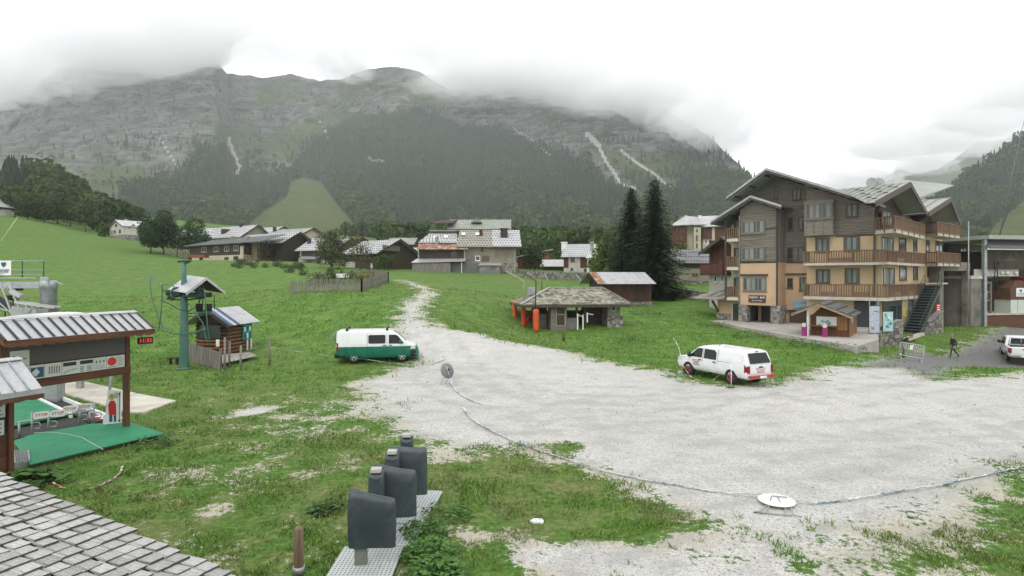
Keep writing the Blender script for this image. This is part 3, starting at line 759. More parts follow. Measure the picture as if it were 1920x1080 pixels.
MB().box(.35, LK - .33, .72, .765, zb + .40, 3.1).build('map_cover', M('grey_roller_cover', (.085, .08, .075), .6, .1, 3), root)
# information panels under the cover, read left to right
def panel(u0, u1, z0, z1, mat=WHITE, y=.715, par=None, d=.012):
    return MB().box(u0, u1, y - d, y, z0, z1).build('panel', mat, par or root)
LX = .42; PWs = [(.42, .86), (.86, 1.2), (1.2, 1.62), (1.62, 2.45), (2.45, 2.8), (2.8, 3.1), (3.1, 3.37)]
SIGNW = M('sign_white', (.52, .55, .50), .5, .08, 3)
for k, (a, b) in enumerate(PWs):
    b = min(b, LK - .36)
    p = panel(a + .006, b - .006, zb + .0, zb + (.78 if k == 0 else .36), SIGNW)
    m = MB(); c = (a + b) / 2; yq = .702
    if k == 0:
        m.lathe([(.125, 0), (.125, .004), (.10, .004), (.10, 0)], (c, yq - .002, zb + .17), 24, 0, 'y'); m.box(c - .012, c + .012, yq - .006, yq, zb + .10, zb + .24)
        m.box(c - .15, c - .11, yq - .006, yq, zb + .5, zb + .66); m.box(c + .03, c + .14, yq - .006, yq, zb + .55, zb + .575); m.box(a + .03, b - .03, yq - .004, yq, zb + .37, zb + .38)
        m.build('pictogram', TXT_D, p)
    elif k == 1:
        MB().box(a + .02, b - .02, yq - .004, yq, zb + .03, zb + .3).build('picture', TXT_B, p)
        MB().prism([(c - .13, zb + .17), (c - .02, zb + .28), (c + .06, zb + .17), (c - .04, zb + .06)], 'y', yq - .008, yq - .005).build('picture_mark', SIGNW, p)
    elif k == 2:
        for j in range(5): m.box(a + .1 + j * .06, a + .13 + j * .06, yq - .005, yq, zb + .08, zb + .28)
        m.build('bar_print', TXT_G, p)
    elif k == 3:
        m.box(a + .03, a + .36, yq - .005, yq, zb + .23, zb + .33); m.box(a + .46, b - .03, yq - .005, yq, zb + .23, zb + .33)
        for j in range(4): m.box(a + .46, a + .56, yq - .005, yq, zb + .03 + j * .04, zb + .045 + j * .04); m.box(a + .64, b - .06, yq - .005, yq, zb + .03 + j * .04, zb + .045 + j * .04)
        m.bar((a + .04, yq - .003, zb + .05), (a + .2, yq - .003, zb + .11), .012); m.bar((a + .2, yq - .003, zb + .11), (a + .38, yq - .003, zb + .13), .012)
        m.build('table_print', TXT_D, p)
    elif k == 4:
        for j in range(3): m.box(a + .05 + j * .1, a + .09 + j * .1, yq - .005, yq, zb + .2, zb + .28)
        for j in range(3): m.box(a + .04, b - .05, yq - .005, yq, zb + .05 + j * .04, zb + .06 + j * .04)
        m.build('text_print', TXT_G, p)
    elif k == 5:
        m.lathe([(.125, 0), (.125, .005)], (c, yq - .005, zb + .2), 24, 0, 'y'); m.build('red_disc', TXT_R, p)
        MB().box(a + .04, b - .04, yq - .005, yq, zb + .03, zb + .045).build('text_print', TXT_D, p)
    else:
        for j in range(6): m.box(a + .03, b - .03 - .02 * (j % 3), yq - .005, yq, zb + .06 + j * .045, zb + .075 + j * .045)
        m.build('text_print', TXT_G, p)
# clock hanging at the right end of the board
cu_, cz_ = K.uz(253, 634, .1)
ck = thing('digital_clock', 'black digital clock with red figures hung under the map board roof', 'clock', K.w(LK - .12, .15, 2.72), K.a - .35)
MB().box(-.20, .20, -.04, .05, -.10, .10).build('case', BLACK, ck, .01)
text_mesh('11:32', .15, LED, ck, facing(0, -.043, 0), 'figures')
MB().bar((-.1, 0, .1), (-.1, 0, .26), .02).build('bracket', DSTEEL, ck)

# ------------------------------------------------------------------ ticket booth in front of it
Bx = Fr(pix(79, 0, 13.2).x, 13.2, K.a)
root = thing('ticket_booth', 'small brown wooden booth with grey ribbed roof at the left edge', 'booth', (Bx.x, Bx.y, 0), Bx.a)
BE, BR = 2.10, 2.72; L0 = -3.2
MB().slab([(L0, 0, BE - .05), (0, 0, BE - .05), (0, .85, BR - .05), (L0, .85, BR - .05)], .04).build('roof_deck', BROWN, root)
MB().slab([(L0, .85, BR - .05), (0, .85, BR - .05), (0, 1.9, BE - .05), (L0, 1.9, BE - .05)], .04).build('roof_slope', SHEET, root)
w = .27; pm = None
for i in range(11):
    if pm is None: pm = MB().slab([(-w + .012, -.02, BE), (-.012, -.02, BE), (-.012, .76, BR - .05), (-w + .012, .76, BR - .05)], .016).build('roof_panel', SHEET, root); rb0 = MB().bar((-w, -.03, BE + .02), (-w, .76, BR - .03), .03, .05).build('roof_rib', STEEL, root)
    else:
        for q in (pm, rb0): c = q.copy(); COL.objects.link(c); c.location = (-i * w, 0, 0)
MB().slab([(L0, .74, BR - .02), (.02, .74, BR - .02), (.02, .92, BR + .03), (L0, .92, BR + .03)], .02).build('ridge_cap', SHEET, root)
MB().box(L0, .02, -.05, -.02, BE - .10, BE + .015).build('gutter_board', STEEL, root)
low = [(0 + L0 * i / 40, BE - .19 - .03 * abs(math.sin(i * PI / 4))) for i in range(41)]
MB().prism([(L0, BE - .1), (0, BE - .1)] + low, 'y', -.045, -.02).build('fascia', BROWN, root)
MB().box(-.17, -.06, .93, 1.05, -.3, BE + .1).build('post', BROWNZ, root, .008)
for j in range(8):
    MB().box(L0, -.17, .99, 1.03, .02 + j * .125, .137 + j * .125).build('plank', BROWN, root, .006)
MB().box(L0, -.17, 1.0, 1.03, 1.03, BE).build('window_pane', M('booth_glass', (.03, .04, .045), .15, .1, 2, bump=0), root)
for a, b, z0_, z1 in ((-.62, -.22, 1.42, 2.0), (-.52, -.24, 1.02, 1.36)):
    p = MB().box(a, b, .97, .985, z0_, z1).build('poster', SIGNW, root)
    m = MB()
    for j in range(5): m.box(a + .04, b - .05 - .03 * (j % 2), .965, .97, z0_ + .05 + j * (z1 - z0_ - .1) / 5, z0_ + .08 + j * (z1 - z0_ - .1) / 5)
    m.build('print', TXT_G, p)

# ------------------------------------------------------------------ green entry mat, step grating
mat_z = .14
cn = [G(24, 838), G(57, 884), G(309, 823), G(242, 800), G(172, 803), G(62, 824)]
c0 = sum(cn, Vector()) / 6
root = thing('entry_mat', 'bright green plastic dimpled mat sheet in front of the conveyor lift', 'mat', (c0.x, c0.y, 0))
pl = [((p - c0).x, (p - c0).y) for p in cn]
nx_, vs, fs = 60, [], []
mb = MB(); mb.prism(pl if sdf_poly(np.array([[0, 0]]), pl)[0] > 0 else pl[::-1], 'z', mat_z - .03, mat_z).build('sheet', GREENM, root)
mb = MB(); mb.prism([(x * .97, yv * .97) for x, yv in pl], 'z', -.15, mat_z - .034).build('support', M('mat_earth', (.06, .05, .035), .9, .3, 3), root)
dm_ = MB()
xs = [p[0] for p in pl]; ys = [p[1] for p in pl]
for i in range(int((max(xs) - min(xs)) / .085)):
    for j in range(int((max(ys) - min(ys)) / .085)):
        x, yv = min(xs) + i * .085 + .04 * (j % 2), min(ys) + j * .085
        if sdf_poly(np.array([[x, yv]]), pl)[0] > .05:
            dm_.add([(x - .02, yv - .02, mat_z - .002), (x + .02, yv - .02, mat_z - .002), (x + .02, yv + .02, mat_z - .002), (x - .02, yv + .02, mat_z - .002), (x, yv, mat_z + .014)], [(0, 1, 4), (1, 2, 4), (2, 3, 4), (3, 0, 4)])
dm_.build('dimple_field', M('green_dimple', (.03, .30, .16), .5, .1, 3), root, kind='stuff')
sd = [pix(52, 812 + 0, (CH - mat_z) / ((820 - 520) / F)), None]
p1_, p2_ = G(60, 823), G(193, 853)
mb = MB(); mb.tube([up(p1_ - Vector((c0.x, c0.y, 0)), mat_z + .004)] + [up(G(a, b) - Vector((c0.x, c0.y, 0)), mat_z + .004) for a, b in ((92, 820), (125, 824), (155, 832), (178, 845), (193, 853))], .012, 5)
mb.build('seam_rope', M('pale_rope', (.42, .40, .34), .8), root)
g1 = [G(26, 858), G(28, 884), G(55, 878), G(53, 858)]
gc = sum(g1, Vector()) / 4
root = thing('step_grating', 'grey steel grating step beside the booth post', 'step', (gc.x, gc.y, 0))
pl2 = [((p - gc).x, (p - gc).y) for p in g1]
mb = MB()
for i in range(4):
    a, b = pl2[i], pl2[(i + 1) % 4]; mb.bar((*a, .1), (*b, .1), .03, .16)
mb.build('frame', STEEL, root)
mb = MB()
for i in range(9):
    f_ = (i + .5) / 9
    mb.bar((*np.add(np.multiply(pl2[0], 1 - f_), np.multiply(pl2[1], f_)), .16), (*np.add(np.multiply(pl2[3], 1 - f_), np.multiply(pl2[2], f_)), .16), .012, .03)
    mb.bar((*np.add(np.multiply(pl2[0], 1 - f_), np.multiply(pl2[3], f_)), .155), (*np.add(np.multiply(pl2[1], 1 - f_), np.multiply(pl2[2], f_)), .155), .012, .03)
mb.build('grating_bars', STEEL, root)

# ------------------------------------------------------------------ conveyor lift behind the mat
b1 = [G(24, 806), G(128, 786), G(46, 743), G(0, 748)]
bc = sum(b1, Vector()) / 4
root = thing('conveyor_belt', 'green and black conveyor carpet lift with white edge rails', 'ski lift', (bc.x, bc.y, 0))
L_ = lambda px, py, z: up(G(px, py) - Vector((bc.x, bc.y, 0)), z)
MB().slab([L_(-60, 826, .10), L_(128, 786, .10), L_(46, 743, .10), L_(-60, 760, .10)], .05).build('belt', GREENM, root)
MB().slab([L_(176, 800, .05), L_(203, 790, .05), L_(74, 737, .05), L_(47, 742, .05)], .04).build('side_belt', BLACK, root)
MB().slab([L_(-60, 842, .02), L_(176, 800, .02), L_(128, 786, .02), L_(-60, 826, .02)], .03).build('front_pit', BLACK, root)
for a, b in (((46, 743), (134, 787)), ((73, 737), (205, 791))):
    MB().bar(L_(*a, .13), L_(*b, .13), .07, .16).build('edge_rail', WHITE, root)
MB().tube([L_(30, 822, .44), L_(176, 796, .44)], .028, 8).build('cross_bar', STEEL, root)
for px_ in (36, 168): MB().tube([L_(px_, 822 - (px_ - 36) * .18, 0), L_(px_, 822 - (px_ - 36) * .18, .44)], .03, 8).build('leg', STEEL, root)
# four stop paddles
for k, (bx_, by_, side) in enumerate(((60, 823, 1), (91, 818, 1), (149, 805, -1), (176, 800, -1))):
    p = G(bx_, by_); ang = math.atan2((G(176, 800) - G(60, 823)).y, (G(176, 800) - G(60, 823)).x) * .55
    lab = ['stop paddle gate nearest the booth, on a grey post', 'second stop paddle gate from the booth, sign to the right of its post', 'third stop paddle gate from the booth, sign to the left of its post', 'stop paddle gate furthest from the booth, beside the child height board'][k]
    tr = thing('stop_gate', lab, 'gate', (p.x, p.y, .0), ang, 'stop gates across the conveyor entrance')
    MB().tube([(0, 0, 0), (0, 0, .74)], .028, 8).build('post', STEEL, tr)
    MB().tube([(.03, 0, .42), (.16, -.03, .43), (.20, -.04, .36), (.18, -.04, .27), (.05, -.01, .27)], .016, 6).build('handle', STEEL, tr)
    m = MB(); w_, h_ = .19, .10; pg = []
    for j in range(24):
        a = 2 * PI * j / 24; pg.append((side * .22 + math.copysign(abs(math.cos(a)) ** .5, math.cos(a)) * w_, .64 + math.copysign(abs(math.sin(a)) ** .6, math.sin(a)) * h_))
    sg = m.prism(pg[::-1], 'y', -.05, -.035).build('sign', WHITE, tr)
    text_mesh('STOP', .12, TXT_R, sg, facing(side * .22, -.053, .645), 'lettering', .003)
# board showing a child in a red coat, for height
p = G(219, 800)
root = thing('height_board', 'cut-out board of a child in a red coat against the map board post', 'sign', (p.x + .05, p.y - .2, .12), .5)
MB().prism([(-.28, .0), (.19, 0), (.19, 1.0), (-.16, 1.06), (-.20, .40), (-.28, .12)][::-1], 'y', 0, .02).build('board', WHITE, root)
m = MB()
m.prism([(-.13, .30), (.06, .28), (.05, .62), (.0, .72), (-.10, .72), (-.15, .6)][::-1], 'y', -.008, -.002).build('coat_print', TXT_R, root)
MB().prism([(-.12, .08), (-.04, .08), (-.04, .29), (-.12, .30)][::-1], 'y', -.008, -.002).add([(.0, -.005, .07), (.06, -.005, .07), (.05, -.005, .28), (-.01, -.005, .28)], [(0, 1, 2, 3)]).build('trouser_print', TXT_B, root)
MB().lathe([(.055, 0), (.055, .006)], (-.06, -.008, .79), 12, 0, 'y').build('face_print', M('skin_print', (.55, .36, .26), .6), root)
MB().prism([(-.13, .80), (.0, .80), (-.02, .92), (-.10, .93)][::-1], 'y', -.010, -.009).build('hat_print', M('yellow_green_print', (.35, .40, .06), .6), root)
m = MB().box(.13, .145, -.008, -.002, .06, .94)
for z in (.08, .92): m.prism([(.10, z + (.03 if z < .5 else -.03)), (.175, z + (.03 if z < .5 else -.03)), (.1375, z + (-.04 if z < .5 else .04))], 'y', -.008, -.003)
for j in range(5): m.box(-.0, .10, -.008, -.002, .80 + j * .035, .812 + j * .035)
m.build('scale_print', TXT_D, root)
# loose parts round the lift
p = G(197, 785)
o = MB().tube([(0, 0, -.1), (.08, .15, 1.1), (.1, .2, 2.0)], .04, 8).build('leaning_pole', STEEL); o.location = p; tag(o, 'grey steel pole leaning under the map board', 'pole')
p = G(103, 757)
o = MB().box(-.22, .22, -.2, .2, -.3, 2.35).build('support_column', STEEL); o.location = p; tag(o, 'square grey steel column standing behind the map board', 'column')
p = G(200, 798)
root = thing('fallen_pad', 'crumpled red and white cloth pad lying by the conveyor rail', 'pad', (p.x, p.y, .13))
m = MB(); rr = random.Random(4)
vs = [(-.45 + .15 * i, -.12 + .12 * j, .06 + rr.uniform(0, .08)) for j in range(3) for i in range(7)]
m.add(vs, [(j * 7 + i, j * 7 + i + 1, j * 7 + i + 8, j * 7 + i + 7) for j in range(2) for i in range(6)]); m.mi = [(i // 2) % 2 for i in range(len(m.f))]; m.build('cloth', [REDP, WHITE], root)

# pale concrete slabs of the path past the pylon
root = link('concrete_path', None); root['kind'] = 'structure'
for q in ([(40, 704), (112, 703), (142, 713), (82, 729)], [(83, 730), (143, 714), (257, 741), (201, 763)], [(202, 764), (259, 742), (330, 755), (272, 775), (238, 777)]):
    pp = [G(*a) for a in q]; pl3 = [(p.x, p.y) for p in pp]; zz = max(p.z for p in pp)
    MB().prism(pl3, 'z', zz - .25, zz + .06).build('slab', CONC, root, .015)

# ------------------------------------------------------------------ covered turnstiles on perforated plates
TARP = M('anthracite_tarpaulin', (.042, .056, .064), .45, .2, 2.0, col2=(.060, .073, .08), spec=.5, bump=.15)
def bag(w, d, z0, z1, seed, n=40, rows_=18, sag=.05):
    m = MB(); vs = []
    for i in range(rows_ + 1):
        tq = i / rows_; z = z0 + (z1 - z0) * tq
        k = 1.0 if tq < .9 else math.sqrt(max(0, 1 - ((tq - .9) / .1) ** 2 * .8))
        for j in range(n):
            a = 2 * PI * j / n; cx_, sx_ = math.cos(a), math.sin(a)
            x = math.copysign(abs(cx_) ** .35, cx_) * w / 2 * (1 - .06 * (tq < .0)); yy = math.copysign(abs(sx_) ** .5, sx_) * d / 2 * k
            q = fbm(np.array([x * 5 + seed * 7 + 50]), np.array([z * 4 + yy * 9 + 50]), 4, seed)[0] - .5
            f2 = math.sin((x * 1.4 - z) * 14 + seed) * .008 * (tq > .55)
            yy += q * .05 + f2 + math.copysign(.015, yy) * math.sin(PI * tq); x += q * .02
            zz = z - (x / w + .5) * sag * 2.0 * tq ** 3 - .02 * math.sin(PI * (x / w + .5)) * tq ** 4
            vs.append((x * (1 - .05 * tq ** 8), yy, zz))
    fs = [(i * n + j, i * n + (j + 1) % n, (i + 1) * n + (j + 1) % n, (i + 1) * n + j) for i in range(rows_) for j in range(n)]
    fs.append(tuple(rows_ * n + j for j in range(n)))
    return m.add(vs, fs, 0, True)
PERF = NT('perforated_white_plate'); tc = PERF.n('TexCoord'); vv = PERF.n('TexVoronoi'); vv.inputs['Scale'].default_value = 16; vv.inputs['Randomness'].default_value = 0
PERF.put(vv.inputs['Vector'], tc.outputs['Object'])
PERF = PERF.bsdf(PERF.mix(PERF.ss(vv.outputs['Distance'], .26, .34), (.04, .045, .04), PERF.mix(PERF.noise(tc.outputs['Object'], 5), (.33, .38, .37), (.56, .59, .58))), .6)
labs = ['front grey tarpaulin cover over a wide turnstile panel, its post showing below', 'middle wide turnstile panel under a grey tarpaulin cover', 'rear wide turnstile panel under a grey tarpaulin cover, square shouldered']
tur = None
for k, (pxc, Y, zt_, a) in enumerate(((698, 9.25, 1.28, .08), (741, 10.42, 1.30, .10), (766, 11.5, 1.30, .04))):
    x = (pxc - CX) / F * Y
    tr = thing('turnstile', labs[k], 'turnstile', (x, Y, 0), a, 'covered turnstile panels')
    bag(.74, .17, .36, zt_, k + 1, sag=(.09, .07, .02)[k]).build('cover', TARP, tr)
    MB().box(-.27, -.08, -.045, .06, -.05, .5).build('post', M('brushed_post', (.20, .21, .18), .45, .2, 5, .4), tr, .008)
    MB().box(-.33, -.02, -.10, .10, .03, .07).build('foot_plate', STEEL, tr)
labs = ['narrow ticket reader column beside the front turnstile, grey cover with pale cap', 'narrow ticket reader column between the middle and rear turnstiles', 'last narrow ticket reader column, on the gravel side of the row']
for k, (pxc, Y, zt_) in enumerate(((706, 10.15, 1.28), (736, 11.2, 1.28), (763, 12.3, 1.30))):
    x = (pxc - CX) / F * Y
    tr = thing('ticket_reader', labs[k], 'ticket reader', (x, Y, 0), .06, 'covered ticket reader columns')
    bag(.27, .22, .25, zt_ - .03, k + 11, 24, 14, .0).build('cover', TARP, tr)
    MB().box(-.09, .09, -.11, .04, zt_ - .035, zt_ + .035).build('cap', M('pale_cap', (.42, .41, .40), .5, .1), tr, .008)
    MB().box(-.09, .09, -.06, .06, -.05, .4).build('post', STEEL, tr, .008)
    m = MB().tube([(-.125, -.10, .55), (.0, -.135, .53), (.125, -.10, .55)], .012, 6).tube([(-.11, -.10, zt_ - .12), (0, -.14, zt_ - .15), (.11, -.10, zt_ - .12)], .012, 6)
    m.build('strap', DSTEEL, tr)
for k, (xx, y0, y1) in enumerate(((-2.62, 8.85, 9.85), (-2.25, 9.9, 10.75), (-2.15, 10.8, 11.55), (-2.05, 11.6, 12.5))):
    o = MB().box(-.2, (.80, .58, .52, .5)[k], 0, y1 - y0, 0, .05).build('ground_plate', PERF, None, .01); o.location = (xx, y0, .035); o.rotation_euler = (.0, .01 * k, -.03 * k)
    tag(o, ['perforated white plate under the front turnstile cover', 'second perforated plate from the front, half under weeds', 'third perforated plate from the front, leaves lying over it', 'rear perforated plate below the last ticket reader'][k], 'ground plate', 'perforated plates under the turnstiles')
# round timber post
p = pix(560, 1090, 9.1)
root = thing('timber_post', 'round weathered timber post with a steel collar by the turnstiles', 'post', (p.x, 9.1, 0))
MB().lathe([(.072, -.1), (.075, .1), (.07, .70), (.045, .73), (0, .73)], (0, 0, 0), 14).build('shaft', WOOD('post_timber', (.17, .12, .075), (.09, .065, .045)), root)
MB().lathe([(.092, 0), (.092, .10), (.078, .10)], (0, 0, .02), 14).build('collar', STEEL, root)
# ------------------------------------------------------------------ building kit
RENDER_B = M('ochre_render', (.50, .385, .235), .9, .1, .8, col2=(.43, .33, .20), fac2=(.5, .75), bump=.12)
RENDER_P = M('apricot_render', (.51, .36, .235), .9, .08, .8, col2=(.44, .31, .20), fac2=(.5, .75), bump=.12)
RENDER_C = M('cream_render', (.46, .42, .32), .9, .12, .6, col2=(.36, .33, .26), bump=.12)
RENDER_W = M('white_render', (.50, .48, .44), .9, .14, .6, col2=(.38, .37, .33), bump=.12)
RENDER_G = M('grey_tan_render', (.27, .245, .185), .9, .2, .4, col2=(.20, .185, .15), bump=.2)
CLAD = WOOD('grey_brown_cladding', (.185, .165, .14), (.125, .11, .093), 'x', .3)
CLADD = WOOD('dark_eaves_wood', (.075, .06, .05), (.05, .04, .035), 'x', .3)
DARKW = WOOD('dark_chalet_wood', (.060, .045, .034), (.035, .028, .022), 'x', .35)
DARKZ = WOOD('dark_chalet_boards', (.062, .048, .037), (.035, .028, .022), 'z', .4)
REDW = WOOD('red_brown_boards', (.105, .038, .026), (.07, .028, .02), 'z', .3)
RAILW = WOOD('balcony_wood', (.185, .115, .072), (.125, .078, .050), 'z', .3)
FRAMEW = M('window_frame_wood', (.10, .075, .055), .7, .2, 5)
GLASS = M('window_glass', (.035, .045, .045), .08, .25, .7, bump=0, spec=.6)
CURT = M('net_curtain', (.20, .24, .215), .9, .2, 4, stretch=(9, 9, .6), bump=0)
STONE_M = NT('rubble_stone'); tc = STONE_M.n('TexCoord'); vo = STONE_M.n('TexVoronoi'); vo.inputs['Scale'].default_value = 3.4; STONE_M.put(vo.inputs['Vector'], tc.outputs['Object'])
sc_ = STONE_M.n('SeparateColor'); STONE_M.t.links.new(vo.outputs['Color'], sc_.inputs[0])
STONE = STONE_M.bsdf(STONE_M.mix(STONE_M.ss(vo.outputs['Distance'], .55, .75), STONE_M.mix(sc_.outputs[0], (.15, .145, .135), (.34, .325, .29)), (.10, .095, .085)), .95, 0, .2, vo.outputs['Distance'], .8, -.06)
STONEV = [M('wall_stone_' + n_, c_, .95, .25, 3) for n_, c_ in (('grey', (.22, .215, .20)), ('buff', (.30, .27, .21)), ('dark', (.13, .13, .125)))]
def TILES(name, c1, c2, hole=.5, sx=1.15, rust=None):
    """metal sheet tiles: rows of snow stops read as dark dots on pale sheet"""
    t = NT(name); tc = t.n('TexCoord'); sp = t.n('SeparateXYZ'); t.t.links.new(tc.outputs['Object'], sp.inputs[0])
    n = t.noise(tc.outputs['Object'], .5, 5, .65); n2 = t.noise(tc.outputs['Object'], 9, 3)
    c = t.mix(t.ss(n, .35, .65), c1, c2)
    if rust: c = t.mix(t.ss(t.noise(tc.outputs['Object'], .9, 6, .7), .42, .56), c, rust)
    c = t.mix(t.math('MULTIPLY', t.ss(n2, .5, .8), .25), c, (.15, .15, .15))
    return t.bsdf(c, .55, .12, .35, n2, .15, .02)
TILE_L = TILES('pale_tile_sheet', (.40, .405, .41), (.48, .48, .48))
TILE_G = TILES('green_grey_tile_sheet', (.25, .275, .235), (.33, .35, .30))
TILE_T = TILES('tan_grey_tile_sheet', (.23, .225, .19), (.30, .29, .25))
TILE_D = TILES('dark_slate_sheet', (.11, .115, .12), (.16, .165, .17))
TILE_R = TILES('rusty_sheet', (.40, .30, .21), (.46, .38, .30), rust=(.24, .095, .045))
STOPM = M('snow_stop_metal', (.07, .072, .075), .6, .2, 4)

def place(o, fr, base):
    """puts a part measured in frame fr under a root that stands in frame base"""
    ca, sa = math.cos(base.a), math.sin(base.a); dx, dy = fr.x - base.x, fr.y - base.y
    o.location = (dx * ca + dy * sa, -dx * sa + dy * ca, 0); o.rotation_euler = (0, 0, fr.a - base.a); return o
_win = {}
def window(root, x, y, z, w, h, n=2, rz=0.0, frame=None, curtain=True, sill=True, ft=.07, glass=None):
    """window whose left lower corner stands at x, y, z; panes and curtains sit behind the frame bars"""
    key = (round(w, 1), round(h, 1), n, curtain, (frame or FRAMEW).name, sill, ft)
    w, h = max(round(w, 1), .2), max(round(h, 1), .2)
    if key not in _win:
        m = MB()
        m.box(0, w, -.06, .0, 0, ft); m.box(0, w, -.06, 0, h - ft, h)
        for i in range(n + 1):
            xx = (w - ft) * i / n; m.box(xx, xx + ft, -.055, 0, ft, h - ft)
        if sill: m.box(-.05, w + .05, -.10, 0, -.07, -.002)
        f = m.build('window', frame or FRAMEW, root); me = f.data; kids = []
        for i in range(n):
            a, b = (w - ft) * i / n + ft, (w - ft) * (i + 1) / n
            kids.append(('pane', MB().box(a, b, -.012, -.004, ft, h - ft).build('pane', GLASS, f).data))
            if curtain:
                m = MB(); c0, c1 = (a + (b - a) * .40, b - .01) if i % 2 == 0 else (a + .01, a + (b - a) * .62); vs = []
                for k in range(9): q = c0 + (c1 - c0) * k / 8; vs += [(q, -.020 - .008 * (k % 2), ft), (q, -.020 - .008 * (k % 2), h - ft)]
                m.add(vs, [(2 * k, 2 * k + 2, 2 * k + 3, 2 * k + 1) for k in range(8)]); kids.append(('curtain', m.build('curtain', CURT, f).data))
        _win[key] = (me, kids)
    else:
        me, kids = _win[key]; f = link('window', me, root)
        for nm, d in kids: link(nm, d, f)
    f.location = (x, y, z); f.rotation_euler = (0, 0, rz); return f
def winpx(root, fr, base, rect, v=0.0, n=2, **k):
    """window read off the photograph on the wall plane v of frame fr"""
    x0, y0, x1, y1 = rect; u0, zt = fr.uz(x0, y0, v); u1, zb = fr.uz(x1, y1, v); zt = (zt + fr.uz(x1, y0, v)[1]) / 2; zb = (zb + fr.uz(x0, y1, v)[1]) / 2
    wx = window(root, 0, 0, 0, u1 - u0, zt - zb, n, **k)
    ca, sa = math.cos(base.a), math.sin(base.a); X, Y, _ = fr.w(u0, v - .004); dx, dy = X - base.x, Y - base.y
    wx.location = (dx * ca + dy * sa, -dx * sa + dy * ca, zb); wx.rotation_euler = (0, 0, fr.a - base.a); return wx
def roof_plane(root, q, mat, rows=0, ribs=0, t=.06, name='roof', stops=None, stop_mat=None):
    """a roof slope: q = eave start, eave end, ridge end, ridge start; with courses, ribs and snow stops standing proud"""
    q = [Vector(p) for p in q]; o = MB().slab(q, t).build(name, mat, root)
    n = (q[1] - q[0]).cross(q[3] - q[0]).normalized()
    P = lambda a, b: (q[0] * (1 - a) + q[1] * a) * (1 - b) + (q[3] * (1 - a) + q[2] * a) * b + n * t
    m = MB()
    for i in range(1, rows): m.bar(P(0, i / rows) + n * .01, P(1, i / rows) + n * .01, .05, .035, 0, n)
    for i in range(ribs + 1): m.bar(P(i / max(ribs, 1), 0) + n * .015, P(i / max(ribs, 1), 1) + n * .015, .05, .05, 0, n)
    if m.v: m.build('roof_seams', mat, root, kind='stuff')
    if stops:
        m = MB(); nu, nv = stops; e = (q[1] - q[0]).normalized()
        for j in range(nv):
            for i in range(nu):
                c = P((i + .25 + .5 * (j % 2)) / nu, (j + .4) / nv); L = (q[1] - q[0]).length / nu
                m.bar(c + n * .05 - e * L * .20, c + n * .05 + e * L * .20, .10, L * .17, 0, n)
        m.build('snow_stops', stop_mat or STOPM, root, kind='stuff')
    return o
def railing(root, p, q, z, h=1.0, post=1.4, mat=None, solid=(), gap=.185, bw=.085):
    """wooden balcony front between two points of the plan"""
    mat = mat or RAILW; p, q = Vector((*p, 0)), Vector((*q, 0)); L = (q - p).length; d = (q - p) / L; n = max(1, round(L / post))
    for i in range(n + 1): c = p + d * (L * i / n); MB().bar((c.x, c.y, z - .22), (c.x, c.y, z + h + .04), .11, .11, 0, d).build('rail_post', mat, root)
    MB().bar((p.x, p.y, z + h), (q.x, q.y, z + h), .12, .08).build('handrail', mat, root); MB().bar((p.x, p.y, z + .06), (q.x, q.y, z + .06), .07, .10).build('bottom_rail', mat, root)
    m = MB(); k = int(L / gap)
    for i in range(k):
        c = p + d * ((i + .5) * L / k); s = int((i + .5) / k * n)
        lo = z + .42 if s in solid else z + .1
        m.bar((c.x, c.y, lo), (c.x, c.y, z + h - .03), bw, .03, 0, Vector((-d.y, d.x, 0)))
    for s in solid:
        a, b = p + d * (L * s / n), p + d * (L * (s + 1) / n); m.bar((a.x, a.y, z + .26), (b.x, b.y, z + .26), .035, .32)
    m.build('baluster_row', mat, root, kind='stuff')

# ------------------------------------------------------------------ the large residence with snack bar
B = Fr(29.6, 46.2, math.atan2(-.672, .74))
root = res = thing('apartment_chalet', 'large four storey chalet of ochre render and grey timber with balconies and a snack bar', 'building', (B.x, B.y, 0), B.a)
zrf = lambda u: 14.05 - .438 * (u + 9.07) if u > -9.07 else 14.05 - .625 * (-9.07 - u)
zra = lambda u: 11.75 - .41 * (u + 10.4) if u > -10.4 else 11.75 - .56 * (-10.4 - u)
def gwall(name, u0, u1, v0, v1, z0, zf, apex, mat):
    pts = [(u0, z0), (u1, z0), (u1, zf(u1) - .22)] + ([(apex, zf(apex) - .22)] if u0 < apex < u1 else []) + [(u0, zf(u0) - .22)]
    return MB().prism(pts, 'y', v0, v1).build(name, mat, res)
MB().box(-11.65, -8.36, 0, 9, 2.08, 5.93).build('wall', RENDER_P, res)
gwall('timber_gable', -11.62, -8.39, .03, 8.9, 5.93, zra, -10.4, CLAD)
MB().box(-8.362, -6.3, 2.3, 10, 1.65, 5.93).build('wall', RENDER_P, res)
MB().box(-6.3, -1.15, 1.3, 10, -.4, 8.08).build('wall', RENDER_B, res)
gwall('timber_gable', -11.9, -6.3, 2.33, 11, 5.94, zrf, -9.07, CLAD)
gwall('timber_gable', -6.3, -1.17, 1.33, 11, 8.09, zrf, -9.07, CLAD)
MB().box(-6.29, -4.04, .6, 1.4, 8.3, 11.2).build('bay', CLAD, res)
